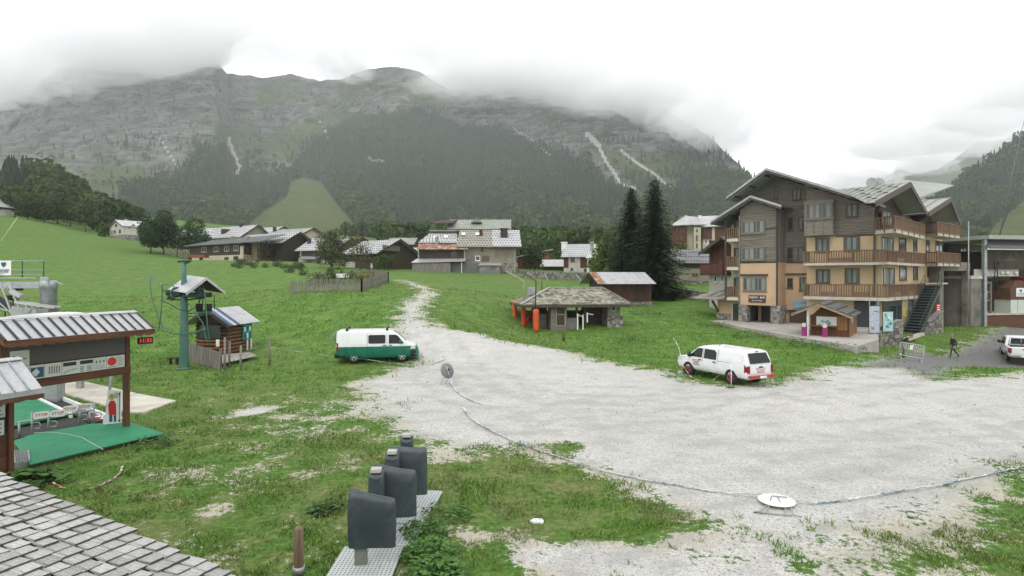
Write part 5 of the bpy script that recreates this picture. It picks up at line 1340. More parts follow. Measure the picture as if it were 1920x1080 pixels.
for px_, rr_ in ((1879, .17), (1889, .2), (1905, .17)): MB().lathe([(.001, -.12), (rr_, -.08), (rr_, .1)], (lu(px_), .02, lz(512)), 14, 0, 'y').build('lamp', SIGNW, root)
for px_ in (1842, 1855): MB().box(lu(px_) - .08, lu(px_) + .08, -.2, 0, lz(590), lz(528)).build('rack_post', CLAD, root)
for py_ in (530, 547, 563): MB().box(lu(1842), lu(1855), -.15, -.02, lz(py_ + 1.5), lz(py_ - 1.5)).build('rack_rail', CLAD, root)
MB().box(lu(1844), lu(1853), -.05, .1, lz(560), lz(550)).build('rack_panel', M('rust_panel', (.14, .05, .03), .7), root)
o = MB().box(lu(1853), lu(1868), .9, .95, lz(561), lz(546)).build('ski_poster', M('print_ice', (.35, .52, .52)), root)
mm = MB().prism([(lu(1855), lz(558)), (lu(1860), lz(549)), (lu(1863), lz(553)), (lu(1866), lz(548)), (lu(1867), lz(559))], 'y', .88, .895).build('print_shape', M('print_teal2', (.03, .20, .21)), o)
MB().tube([(lu(1862), -.3, lz(545)), (lu(1864), -.35, lz(515)), (lu(1863), -.3, lz(488)), (lu(1868), -.3, lz(496))], .06, 8).build('hanger_arm', DSTEEL, root)
MB().tube([(lu(1859), -.3, lz(525)), (lu(1861), -.3, lz(500)), (lu(1859), -.3, lz(488))], .05, 8).build('hanger_arm', DSTEEL, root)
MB().lathe([(.001, -.35), (.6, -.35), (.6, .0), (.001, 0)], (lu(1860), .4, lz(518)), 18, 0, 'z').build('drive_wheel', DSTEEL, root)
text_mesh('ESPACE', .2, M('green_letter', (.10, .22, .18), .6), root, facing(lu(1889), -.215, lz(484)), 'lettering', .004); text_mesh('DU BOCHOR', .24, M('green_letter', (.10, .22, .18)), root, facing(lu(1889), -.215, lz(488)), 'lettering', .004)
RS_ = M('dark_rose_cabin', (.16, .03, .05), .5)
MB().box(lu(1915), lu(1935), -.5, 1.2, lz(560), lz(518)).build('gondola_shell', RS_, root, .15)
# dark house with wavy roof between chalet and station
DH = Fr.px(1778, 68, 1850, 72)
root = thing('dark_house', 'dark timber house with grey wavy roof edge behind the concrete portal', 'house', (DH.x, DH.y, 0), DH.a)
MB().box(0, DH.L, 0, 8, -1, DH.uz(1800, 457)[1]).build('wall', DARKW, root)
roof_plane(root, [(-.8, -1, DH.uz(1790, 457)[1]), (DH.L + .8, -1, DH.uz(1790, 457)[1]), (DH.L + .8, 4, DH.uz(1800, 438)[1]), (-.8, 4, DH.uz(1800, 438)[1])], TILE_D, 4, 16, .1)
winpx(root, DH, DH, (1800, 465, 1812, 480), 0, 2, curtain=False); winpx(root, DH, DH, (1820, 470, 1832, 484), 0, 2, curtain=False)
o = MB().tube([pix(1816, 608, 58), pix(1816, 415, 58)], .05, 8).build('flag_pole', STEEL); tag(o, 'tall thin grey pole rising beside the concrete portal', 'pole')
for k, (a, b, c, d_) in enumerate(((1874, 446, 1921, 222), (1872, 446, 1990, 120))):
    o = MB().tube([pix(a, b, 60), pix((a + c) / 2 - 3 + 1, (b + d_) / 2 + 4, 90), pix(c, d_, 160)], .06, 6).build('lift_cable', DSTEEL); tag(o, ['dark lift cable rising steeply from the station roof', 'second lift cable running up to the right from the station roof'][k], 'cable')
# ------------------------------------------------------------------ the hamlet
def hvol(root, base, fr, u0, u1, v0, v1, zb, ze, zr, axis, wall, roofm, over=.6, stops=None, t=.14, ribs=0, roofs=True, zlow=None, low=None, eave2=None):
    """one gabled volume: walls, two roof slopes with verges"""
    pl = lambda o: place(o, fr, base)
    zs = zb if zlow is None else zlow
    if low is not None: pl(MB().box(u0, u1, v0, v1, zb - 2, zs).build('plinth', low, root))
    else: zs = zb - 2
    e2 = ze if eave2 is None else eave2
    if axis == 'u':
        vm = (v0 + v1) / 2
        pl(MB().prism([(v0, zs), (v1, zs), (v1, e2), (vm, zr), (v0, ze)], 'x', u0, u1).build('wall', wall, root))
        sl = (zr - ze) / (vm - v0); s2 = (zr - e2) / (v1 - vm)
        q1 = [(u0 - over, v0 - over, ze - sl * over), (u1 + over, v0 - over, ze - sl * over), (u1 + over, vm, zr), (u0 - over, vm, zr)]
        q2 = [(u1 + over, v1 + over, e2 - s2 * over), (u0 - over, v1 + over, e2 - s2 * over), (u0 - over, vm, zr), (u1 + over, vm, zr)]
        ends = [(u0 - over, q1[0], q1[3]), (u1 + over, q1[1], q1[2])]
        vb = [((u, v0 - over, q1[0][2]), (u, vm, zr), (u, v1 + over, q2[0][2])) for u in (u0 - over, u1 + over)]
    else:
        um = (u0 + u1) / 2
        pl(MB().prism([(u0, zs), (u1, zs), (u1, e2), (um, zr), (u0, ze)], 'y', v0, v1).build('wall', wall, root))
        sl = (zr - ze) / (um - u0); s2 = (zr - e2) / (u1 - um)
        q1 = [(u0 - over, v1 + over, ze - sl * over), (u0 - over, v0 - over, ze - sl * over), (um, v0 - over, zr), (um, v1 + over, zr)]
        q2 = [(u1 + over, v0 - over, e2 - s2 * over), (u1 + over, v1 + over, e2 - s2 * over), (um, v1 + over, zr), (um, v0 - over, zr)]
        vb = [((u0 - over, v, q1[0][2]), (um, v, zr), (u1 + over, v, q2[0][2])) for v in (v0 - over, v1 + over)]
    if not roofs: return
    for q in (q1, q2):
        n0 = set(root.children)
        roof_plane(root, q, roofm, 0, ribs, t, stops=stops)
        for o in set(root.children) - n0: pl(o)
    for a, b, c in vb:
        for p, q in ((a, b), (b, c)):
            d = Vector((0, 0, .26)); p, q = Vector(p), Vector(q)
            m = MB(); n_ = Vector((1, 0, 0)) if axis == 'u' else Vector((0, 1, 0))
            s_ = -1 if (p - n_ * 9).length < 0 else 1
            m.slab([p - d * .6, q - d * .6, q + d * .72, p + d * .72], .05); pl(m.build('verge_board', DARKW, root))
def chimney(root, fr, base, px, py0, py1, v, w=.6, mat=None):
    u, z0 = fr.uz(px, py1, v); _, z1 = fr.uz(px, py0, v)
    c = place(MB().box(u - w / 2, u + w / 2, v - w / 2, v + w / 2, z0 - .8, z1).build('chimney', mat or CONCG, root), fr, base)
    MB().box(u - w * .62, u + w * .62, v - w * .62, v + w * .62, z1, z1 + .14).build('cap', mat or CONC, c)
def hroot(lab, fr, name='house', cat='house'):
    return thing(name, lab, cat, (fr.x, fr.y, 0), fr.a)
def wins(root, fr, rects, v=0, n=2, **k):
    k.setdefault('curtain', False); k.setdefault('ft', .12)
    for rc in rects: winpx(root, fr, fr, rc, v, n, **k)
STW = M('window_stone_surround', (.36, .34, .29), .8, .15, 3)

# white house on the meadow
f = Fr.px(206, 181, 231, 174); r = hroot('small pale stone house with white roof alone on the left meadow', f)
zb, ze, zr = f.uz(220, 448)[1], f.uz(206, 427)[1], f.uz(218, 413)[1]
W_ = f.L; D_ = 7.5
hvol(r, f, f, 0, W_, 0, D_, zb, ze, zr, 'v', RENDER_W, TILE_L, .5, zlow=f.uz(220, 441)[1], low=STONE)
f2 = Fr(*f.w(W_ + .02, 0)[:2], f.a + PI / 2)
g = Fr.px(231, 174, 259, 178)
z2 = g.uz(246, 421)[1]
hvol(r, f, g, g.u(241), g.u(255), -.25, 4, zb, g.uz(248, 427)[1], z2, 'v', RENDER_W, TILE_L, .3)
wins(r, f, [(216, 420, 220, 426), (213, 431, 217, 438), (223, 430, 227, 438)], 0, 1, frame=STW); wins(r, g, [(235, 430, 238, 437), (251, 432, 255, 439)], 0, 1, frame=STW)
wins(r, g, [(244, 429, 248, 440)], -.26, 1, frame=STW); chimney(r, f, f, 236, 412, 417, 4, .6)
# chalet at the far left edge
f = Fr.px(-12, 175, 22, 180); r = hroot('dark chalet with pale roof at the far left edge above the meadow', f)
zb = f.uz(10, 402)[1]; hvol(r, f, f, 0, f.L, 0, 7, zb, f.uz(10, 386)[1], f.uz(10, 374, 3.5)[1], 'u', DARKW, TILE_L, .9, zlow=f.uz(10, 393)[1], low=RENDER_W)
wins(r, f, [(-2, 388, 3, 393), (14, 388, 16, 393), (18, 388, 20, 393)], 0, 1)
# barn behind the trees
f = Fr.px(328, 165, 356, 163); r = hroot('house with white roof half hidden between the two round trees', f)
hvol(r, f, f, 0, f.L + 6, 0, 8, f.uz(340, 475)[1], f.uz(340, 447)[1], f.uz(340, 431, 4)[1], 'u', REDW, TILE_L, .5, stops=(12, 4), zlow=f.uz(340, 460)[1], low=RENDER_C)
chimney(r, f, f, 355, 427, 434, 4, .5); wins(r, f, [(331, 452, 335, 457)], 0, 1)
# long pale roof
f = Fr.px(392, 158, 450, 151); r = hroot('long house with pale dotted roof and dormer behind the dark chalet', f)
hvol(r, f, f, -1.5, f.L + .5, 0, 9, f.uz(400, 470)[1], f.uz(400, 445)[1], f.uz(420, 427, 4.5)[1], 'u', RENDER_G, TILE_L, .7, stops=(22, 6))
chimney(r, f, f, 452, 421, 430, 4, .6, DSTEEL); u, z = f.uz(425, 434, 2.2)
place(MB().box(u - .7, u + .7, 1.0, 3.4, z - 1.2, z + .6).build('dormer', DARKW, r), f, f)
wins(r, f, [(411, 447, 414, 454)], 0, 1)
# roof piece behind
f = Fr.px(474, 160, 507, 156); r = hroot('roof with two chimneys between the long house and the tall beige house', f)
hvol(r, f, f, 0, f.L, 0, 8, f.uz(480, 465)[1], f.uz(480, 440)[1], f.uz(480, 429, 4)[1], 'u', RENDER_C, TILE_L, .4, stops=(12, 4))
for p_ in (480, 487): chimney(r, f, f, p_, 424, 434, 3, .7, DSTEEL)
# tall beige house
f = Fr.px(519, 136, 552, 133); r = hroot('tall beige house with ribbed grey-green roof and brown shutter panel', f)
zb, ze, zr = f.uz(535, 492)[1], f.uz(530, 446)[1], f.uz(520, 432, 5)[1]
hvol(r, f, f, -6, f.L, 0, 10, zb, ze, zr, 'u', RENDER_C, TILE_G, .7, ribs=14)
place(MB().box(f.u(523), f.u(538), -.06, -.003, f.uz(530, 462)[1], f.uz(530, 446)[1]).build('timber_panel', WOOD('orange_brown_panel', (.16, .075, .04), (.11, .05, .03)), r), f, f)
wins(r, f, [(523, 464, 530, 472), (532, 463, 543, 472)], 0, 2); place(MB().box(f.u(525), f.u(542), -.05, -.003, zb, f.uz(530, 479)[1]).build('garage_door', M('garage_grey', (.13, .12, .10), .7), r), f, f)
place(MB().box(f.u(549), f.u(550), -.1, -.01, zb, ze).build('downpipe', STEEL, r), f, f); chimney(r, f, f, 515, 427, 436, 4, .6, DSTEEL)
# dark long chalet
f = Fr.px(356, 139, 456, 129); r = hroot('long dark timber chalet on a white base with balcony at its right end', f)
zb = f.uz(400, 492)[1]; zm = f.uz(410, 479)[1]; zt = f.uz(400, 460)[1]
place(MB().box(0, f.L, 0, 10, zb - 2, zm).build('plinth', RENDER_C, r), f, f); place(MB().box(.02, f.L - .02, .03, 10, zm, zt + .1).build('wall', DARKW, r), f, f)
q = [(-.8, -1.0, zt - .1), (f.L + 7.5, -1.0, zt + .25), (f.L + 7.5, 5.2, zt + 2.1), (2.5, 5.2, zt + 1.75)]
n0 = set(r.children); roof_plane(r, q, TILE_D, 0, 30, .12)
for o in set(r.children) - n0: place(o, f, f)
g = Fr.px(417, 136, 508, 126.5); n0 = set(r.children)
hvol(r, f, g, .5, g.L, 3.2, 10.5, zb, g.uz(470, 452)[1], g.uz(470, 440, 5)[1], 'u', DARKW, TILE_L, 1.0, stops=(24, 5))
wins(r, f, [(378, 463, 387, 473), (401, 462, 410, 472), (421, 461, 430, 471), (438, 460, 447, 470)], .03, 2, frame=STW, sill=True)
wins(r, f, [(421, 482, 429, 487), (438, 480, 447, 487)], 0, 2)
h = Fr.px(456, 129, 488, 133); place(MB().box(0, h.L, 0, 1.0, zb - 2, h.uz(470, 462)[1]).build('wall', RENDER_C, r), h, f); place(MB().box(0, h.L, 0, 1.0, h.uz(470, 462)[1] + .01, zt + .3).build('wall', DARKW, r), h, f)
wins_ = [(457, 463, 462, 476), (463, 463, 466, 470), (468, 464, 473, 471), (475, 464, 478, 471), (458, 481, 465, 488)]
for rc in wins_: winpx(r, h, f, rc, 0, 1, curtain=False, ft=.12)
place(MB().box(h.u(467), h.u(478), -.05, -.004, h.uz(470, 493)[1], h.uz(470, 482)[1]).build('door', REDW, r), h, f)
k_ = Fr.px(488, 128, 520, 131)
for py in (466, 478):
    z = k_.uz(505, py)[1]; place(MB().box(0, k_.L, 0, 1.5, z - .2, z).build('balcony_slab', DARKW, r), k_, f); m = MB()
    m.bar((0, 0, z + 1), (k_.L, 0, z + 1), .12); [m.bar((i * .3, 0, z), (i * .3, 0, z + 1), .14, .04) for i in range(int(k_.L / .3))]
    o = place(m.build('railing', DARKZ, r, kind='stuff'), k_, f)
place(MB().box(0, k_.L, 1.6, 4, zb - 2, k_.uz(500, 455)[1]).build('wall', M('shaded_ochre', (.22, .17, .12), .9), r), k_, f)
for px_ in (490, 500, 510): place(MB().box(k_.u(px_) - .1, k_.u(px_) + .1, 0, .2, zb - 1, k_.uz(px_, 452)[1]).build('balcony_post', DARKW, r), k_, f)
for rc in ((493, 458, 498, 466), (503, 459, 508, 466), (492, 470, 498, 478), (504, 470, 510, 478)): winpx(r, k_, f, rc, 1.59, 2, curtain=False)
for p_ in (436, 464): chimney(r, f, f, p_, 444, 454, 2.6, .6)
# red wagon by the chalet and low grey plank fence to its left
p = at(371, 130)
o = thing('hay_wagon', 'long red farm trailer parked below the dark chalet', 'trailer', tuple(p), -.05)
MB().box(-1.9, 2.0, -.9, .9, .65, 1.25).build('bed', M('wagon_red', (.22, .055, .035), .7, .3), o)
for x in (-1.2, 1.3): MB().lathe([(.001, -.1), (.4, -.1), (.4, .1), (.001, .1)], (x, -.95, .4), 12, 0, 'y').build('wheel', BLACK, o)
MB().bar((2.0, 0, .7), (3.0, 0, .5), .1).build('drawbar', DSTEEL, o)
# white roofed house
f = Fr.px(560, 128, 644, 124); r = hroot('low house with very pale dotted roof and dark boarded front', f)
zb, ze, zr = f.uz(600, 495)[1], f.uz(580, 468)[1], f.uz(590, 448, 5)[1]
hvol(r, f, f, 0, f.L - 2, 0, 10, zb, ze, zr, 'u', DARKZ, TILE_L, .6, stops=(22, 6), zlow=f.uz(580, 487)[1], low=RENDER_C)
chimney(r, f, f, 580, 449, 458, 2.6, .6, DSTEEL); place(MB().box(f.u(563), f.u(565), -.05, -.003, zb, ze).build('corner_post', RENDER_C, r), f, f)
place(MB().slab([(f.u(568), -1.6, f.uz(580, 487)[1]), (f.u(602), -1.6, f.uz(580, 487)[1]), (f.u(602), 0, f.uz(580, 481)[1]), (f.u(568), 0, f.uz(580, 481)[1])], .1).build('canopy', STEEL, r), f, f)
wins(r, f, [(577, 490, 584, 494), (594, 490, 600, 494)], 0, 2)
# rust roofed gable behind
f = Fr.px(612, 140, 652, 137); r = hroot('house with reddish rusty roof edge behind the bushy tree', f)
hvol(r, f, f, 0, f.L, 0, 9, f.uz(630, 480)[1], f.uz(630, 458)[1], f.uz(630, 447, 4.5)[1], 'u', DARKW, TILES('red_brown_sheet', (.24, .13, .10), (.30, .17, .13)), .5)
# dark gabled chalet
f = Fr.px(648, 118, 708, 112); r = hroot('dark chalet with pale dotted roof and a wide gable facing right', f)
zb, ze, zr = f.uz(680, 507)[1], f.uz(660, 474)[1], f.uz(690, 453, 5)[1]
hvol(r, f, f, 0, f.L, 0, 10, zb, ze, zr, 'u', DARKW, TILE_L, .9, stops=(18, 7))
place(MB().box(f.u(648), f.u(666), -.1, -.01, zb, f.uz(655, 491)[1]).build('pale_panel', RENDER_W, r), f, f); place(MB().box(f.u(667), f.u(695), -.08, -.01, zb, f.uz(680, 492)[1]).build('shed_door', DARKZ, r), f, f)
place(MB().box(f.u(696), f.u(699), -.14, -.01, zb, f.uz(697, 494)[1]).build('white_post', WHITE, r), f, f)
h = Fr.px(708, 112, 742, 117); z = h.uz(720, 470)[1]
place(MB().box(0, h.L, -1.1, 0, z - .15, z).build('balcony_slab', DARKW, r), h, f); place(MB().box(.1, h.L - .1, -1.1, -1.05, z, z + 1).build('balcony_front', GREYWX, r), h, f)
for rc in ((714, 474, 722, 484), (727, 475, 734, 484)): winpx(r, h, f, rc, -.01, 2, curtain=False)
# two roofs in the middle
f = Fr.px(727, 135, 774, 135); r = hroot('house with grey dotted roof and skylight behind the dark gabled chalet', f)
hvol(r, f, f, 0, f.L, 0, 9, f.uz(750, 480)[1], f.uz(750, 458)[1], f.uz(750, 447, 4.5)[1], 'u', REDW, TILE_G, .4, stops=(14, 5))
for p_ in (734, 769): chimney(r, f, f, p_, 441, 449, 4.5, .35, DSTEEL)
f = Fr.px(733, 122, 784, 120); r = hroot('low building with plain pale metal roof left of the big stone house', f)
hvol(r, f, f, 0, f.L + 1, 0, 8, f.uz(750, 507)[1], f.uz(750, 479)[1], f.uz(750, 466, 4)[1], 'u', DARKW, SHEET, .3, zlow=f.uz(750, 491)[1], low=STONE)
# big stone house
f = Fr.px(862, 106, 968, 106.5); r = big = hroot('large tan stone house with several dotted roofs, a rusty one and lean-to sheds', f)
zb = f.uz(940, 511)[1]; ze = f.uz(920, 459)[1]; zr = f.uz(920, 433, 5.5)[1]
um = f.u(923); P_ = lambda o: place(o, f, f)
P_(MB().box(0, f.L, 0, 11, zb - 2, ze + .05).build('wall', RENDER_G, r)); P_(MB().prism([(0, ze), (11, ze), (5.5, zr - .1)], 'x', .1, f.L - .1).build('gable', RENDER_G, r))
def rp(q, mat, **k):
    n0 = set(r.children); roof_plane(r, q, mat, **k)
    for o in set(r.children) - n0: P_(o)
sl = (zr - ze) / 5.5; o_ = .9
rp([(f.u(856), -o_, ze - sl * o_), (um, -o_, ze - sl * o_), (um, 5.5, zr), (f.u(862, 5.5), 5.5, zr)], TILE_T, stops=(12, 7), t=.12)
rp([(um + .03, -o_, ze - sl * o_ + .06), (f.L + .9, -o_, ze - sl * o_ + .06), (f.L + .9, 5.5, zr + .06), (um + .03, 5.5, zr + .06)], TILE_L, stops=(10, 7), t=.12)
rp([(f.L + .9, 12, ze - .3), (f.u(800), 12, ze - .3), (f.u(800), 5.5, zr), (f.L + .9, 5.5, zr)], TILE_T, t=.12)
P_(MB().box(um, f.L + .9, -o_ - .04, -o_, ze - sl * o_ - .2, ze - sl * o_ + .1).build('red_fascia', REDW, r))
u0, u1 = f.u(790, 1), f.u(858, 1); zE2 = f.uz(820, 456, 1)[1]; zR2 = f.uz(820, 438, 6)[1]
rp([(u0 - .5, .6, zE2), (u1, .6, zE2), (u1 - .3, 6, zR2), (u0 + 1.2, 6, zR2)], TILE_L, stops=(12, 6), t=.12)
z1, z2 = f.uz(820, 468, -1.2)[1], f.uz(820, 457, .9)[1]
rp([(f.u(782, -1.2), -1.2, z1), (f.u(877, -1.2), -1.2, z1), (f.u(880, .9), .9, z2 - .1), (f.u(786, .9), .9, z2)], TILE_R, ribs=16, t=.1)
P_(MB().box(f.u(784), f.u(872), -.2, 9, zb - 2, z1 + .3).build('dark_wing', DARKZ, r)); P_(MB().box(f.u(784), f.u(786), -.3, -.2, zb + 2, z1 + .2).build('corner_board', STEEL, r)); P_(MB().box(f.u(870), f.u(872), -.3, -.2, zb + 2, z1 + .2).build('corner_board', STEEL, r))
za, zc = f.uz(820, 492, -2.5)[1], f.uz(820, 486, -.2)[1]
rp([(f.u(771, -2.5), -2.5, za - .1), (f.u(872, -2.5), -2.5, za + .15), (f.u(874), -.2, zc + .1), (f.u(782), -.2, zc)], SHEET, t=.07)
n = 18
for i in range(n):
    a, b = f.u(773, -2.3), f.u(845, -2.3); w = (b - a) / n; P_(MB().box(a + i * w + .01, a + (i + 1) * w - .01, -2.3, -2.25, zb - 1, za - .1).build('shed_plank', GREYW, r))
P_(MB().box(f.u(846, -1.5), f.u(900, -1.5), -1.5, -1.4, zb - 1, za - .1).build('shed_mesh_wall', M('dull_grey_boards', (.12, .13, .115), .9, .25), r)); P_(MB().box(f.u(865, -2.5), f.u(866, -2.5), -2.55, -2.45, zb - 1, za).build('shed_post', WHITE, r))
P_(MB().box(f.u(899, -2), f.u(937, -2), -2, -.02, zb - 1, f.uz(910, 498, -2)[1]).build('annex', CONCG, r)); P_(MB().slab([(f.u(897, -2), -2.3, f.uz(910, 498, -2.3)[1]), (f.u(940, -2), -2.3, f.uz(910, 498, -2.3)[1]), (f.u(940), 0, f.uz(910, 494)[1]), (f.u(897), 0, f.uz(910, 494)[1])], .12).build('annex_roof', SHEET, r))
P_(MB().box(f.u(902, -2), f.u(935, -2), -2.03, -2.005, zb - 1, f.uz(910, 507, -2)[1]).build('annex_door', M('blue_grey_door', (.16, .185, .19), .7), r))
P_(MB().box(f.u(945), f.L - .3, -.03, -.004, zb - 1, f.uz(950, 493)[1]).build('stone_base', STONE, r)); P_(MB().box(f.u(873), f.u(890), -.05, -.004, f.uz(880, 489)[1], f.uz(880, 481)[1]).build('old_boards', GREYWX, r))
P_(MB().box(f.u(964), f.u(965), -.12, -.02, zb, ze).build('downpipe', STEEL, r))
wins(r, f, [(891, 480, 900, 489)], 0, 1, frame=WHITE); wins(r, f, [(904, 480, 917, 489)], 0, 3); wins(r, f, [(902, 464, 906, 471)], 0, 1); wins(r, f, [(845, 472, 856, 482)], -.2, 3)
for p_, a, b, v, w, mt in ((819, 445, 462, 0, .5, CONCG), (902, 432, 444, 3.5, .6, REDW), (945, 430, 446, 3, 1.3, DARKW)): chimney(r, f, f, p_, a, b, v, w, mt)
for p_, py in ((816, 446), (836, 445), (869, 440), (895, 440)): u, z = f.uz(p_, py, 3.4); P_(MB().slab([(u - .35, 2.9, z - .12), (u + .35, 2.9, z - .12), (u + .35, 3.7, z + .35), (u - .35, 3.7, z + .35)], .08).build('skylight', WHITE, r))
# upper block behind it
f = Fr.px(845, 122, 952, 122); r = hroot('tall block with pale roof and a rounded dormer behind the big stone house', f)
zb, ze, zr = f.uz(850, 470)[1], f.uz(900, 428)[1], f.uz(900, 413, 5)[1]
hvol(r, f, f, 0, f.L, 0, 10, zb, ze, zr, 'u', RENDER_C, TILE_G, .7, stops=(24, 5))
u, z = f.uz(894, 418, 3); place(MB().prism([(u - 1.2 + 2.4 * i / 10, z + .75 * math.sin(PI * i / 10)) for i in range(11)][::-1], 'y', 1.5, 4.5).build('dormer', CONCG, r), f, f)
place(MB().slab([(-4, -1, ze + .9), (.5, -1, ze + .9), (1, 5, zr), (-3.4, 5, zr - .2)], .12).build('side_roof', DARKW, r), f, f)
wins(r, f, [(858, 431, 863, 436), (883, 431, 888, 434), (890, 431, 894, 434)], 0, 1)
# brown mono-pitch building
f = Fr.px(972, 128, 1030, 128); r = hroot('brown boarded building with a slanting thin roof right of the stone house', f)
zl, zh = f.uz(972, 482)[1], f.uz(1030, 469)[1]; zb = f.uz(1000, 508)[1]
place(MB().prism([(0, zb - 2), (f.L, zb - 2), (f.L, zh), (0, zl)], 'y', 0, 6).build('wall', REDW, r), f, f); place(MB().slab([(-.4, -.8, zl - .05), (f.L + .8, -.8, zh + .1), (f.L + .8, 6, zh + .1), (-.4, 6, zl - .05)], .15).build('roof', SHEET, r), f, f)
place(MB().box(f.u(1015), f.L - .1, -.05, -.003, f.uz(1020, 486)[1], f.uz(1020, 473)[1]).build('orange_boards', WOOD('orange_boards', (.20, .085, .04), (.14, .06, .03)), r), f, f)
# low shed with stacked timber
f = Fr.px(1018, 122, 1056, 121); r = hroot('low woodshed with patched pale roof behind the field wall', f, 'woodshed', 'shed')
zb = f.uz(1030, 512)[1]
hvol(r, f, f, 0, f.L, 0, 4, zb, f.uz(1030, 498)[1], f.uz(1030, 488, 2)[1], 'u', DARKZ, SHEET, .5)
# small house with white chimney
f = Fr.px(1057, 115, 1112, 113.5); r = hroot('house with silver dotted roof, white chimney and red-brown boarding', f)
zb, ze, zr = f.uz(1080, 513)[1], f.uz(1075, 480)[1], f.uz(1080, 459, 4.5)[1]
hvol(r, f, f, 0, f.L, 0, 9, zb, ze, zr, 'u', RENDER_W, TILE_L, .5, stops=(14, 6))
for a, b in ((1057, 1066), (1088, 1103)): place(MB().box(f.u(a), f.u(b), -.06, -.004, f.uz(a, 502)[1], ze).build('boarding', REDW, r), f, f)
wins(r, f, [(1070, 482, 1078, 491)], 0, 2, frame=REDW); wins(r, f, [(1070, 502, 1075, 507), (1095, 503, 1100, 510)], 0, 1); chimney(r, f, f, 1058, 455, 465, 3, 1.0, WHITE); chimney(r, f, f, 1110, 455, 466, 2, .6)
place(MB().slab([(f.u(1100), -1.8, f.uz(1100, 485)[1]), (f.u(1122), -1.8, f.uz(1100, 485)[1]), (f.u(1122), 0, f.uz(1100, 474)[1]), (f.u(1104), 0, f.uz(1100, 474)[1])], .1).build('porch_roof', TILE_L, r), f, f); place(MB().box(f.u(1103), f.u(1105.5), -1.6, -1.4, zb, f.uz(1100, 486)[1]).build('porch_post', WHITE, r), f, f)
# condominium behind the spruces
f = Fr.px(1262, 152, 1345, 150); r = hroot('tall cream and red-brown apartment block with light metal roofs behind the spruces', f, 'apartment_block', 'building')
zb = f.uz(1290, 500)[1]; Pc = lambda o: place(o, f, f)
Pc(MB().box(0, f.u(1288), 0, 9, zb, f.uz(1280, 424)[1]).build('wall', REDW, r)); Pc(MB().box(f.u(1287), f.u(1316), 1, 9, zb, f.uz(1290, 424, 1)[1]).build('wall', RENDER_C, r))
Pc(MB().box(f.u(1300), f.u(1313), -1.2, 1, zb, f.uz(1305, 427)[1]).build('stair_tower', RENDER_C, r)); Pc(MB().box(f.u(1318), f.L + 3, .4, 9, zb, f.uz(1330, 424)[1]).build('wall', RENDER_C, r)); Pc(MB().box(f.u(1317), f.L + 3, 0, .41, f.uz(1330, 448)[1], f.uz(1330, 426)[1]).build('red_gallery', REDW, r)); Pc(MB().box(f.u(1335), f.u(1340), -.1, .0, zb, f.uz(1330, 424)[1]).build('pilaster', RENDER_C, r))
for p_, q in ((1258, [(f.u(1258), -1, f.uz(1260, 424)[1]), (f.u(1300), -1, f.uz(1260, 423)[1]), (f.u(1292), 5, f.uz(1290, 405, 5)[1]), (f.u(1290), 5, f.uz(1290, 405, 5)[1])]), (0, [(f.u(1258), -1, f.uz(1260, 424)[1]), (f.u(1290), 5, f.uz(1290, 405, 5)[1]), (f.u(1288), 9, f.uz(1290, 405, 5)[1]), (f.u(1256), 9, f.uz(1260, 424)[1])]),
              (1, [(f.u(1296), -1.8, f.uz(1300, 423)[1]), (f.u(1322), -1.8, f.uz(1300, 423)[1]), (f.u(1318), 5, f.uz(1310, 408, 5)[1]), (f.u(1292), 5, f.uz(1300, 406, 5)[1])]), (2, [(f.u(1315), -1, f.uz(1320, 427)[1]), (f.L + 4, -1, f.uz(1320, 424)[1]), (f.L + 4, 6, f.uz(1340, 405, 6)[1]), (f.u(1318), 6, f.uz(1340, 406, 6)[1])])):
    n0 = set(r.children); roof_plane(r, q, TILE_L, 0, 12, .15)
    for o in set(r.children) - n0: Pc(o)
wins(r, f, [(1305, 430, 1308, 435), (1305, 441, 1308, 452), (1305, 456, 1308, 465)], -1.2, 1); wins(r, f, [(1321, 448, 1326, 457), (1328, 448, 1333, 457)], .4, 1, frame=WHITE)
wins(r, f, [(1268, 428, 1271, 435), (1275, 428, 1278, 435), (1281, 428, 1284, 435), (1268, 442, 1271, 449), (1276, 442, 1279, 449)], 0, 1); wins(r, f, [(1320, 430, 1323, 440), (1328, 430, 1331, 440)], 0, 1); chimney(r, f, f, 1276, 408, 414, 4, .5); chimney(r, f, f, 1312, 405, 412, 4, .7, WHITE)
# grey house by the spruce
f = Fr.px(1272, 88, 1330, 90); r = hroot('grey house with metal roof and rubble stone base right of the spruces', f)
zb = f.uz(1300, 548)[1]; hvol(r, f, f, 0, f.L + 2, 0, 9, zb, f.uz(1300, 492)[1], f.uz(1300, 470, 4.5)[1], 'u', RENDER_G, TILE_D, .5, ribs=0, stops=(16, 3), zlow=f.uz(1300, 527)[1], low=STONE)
place(MB().box(0, f.L, -.06, -.004, f.uz(1300, 503)[1], f.uz(1300, 492)[1]).build('dark_boards', DARKZ, r), f, f); wins(r, f, [(1298, 512, 1302, 517), (1304, 512, 1308, 517)], 0, 1); wins(r, f, [(1302, 533, 1308, 548)], 0, 1, frame=REDW)
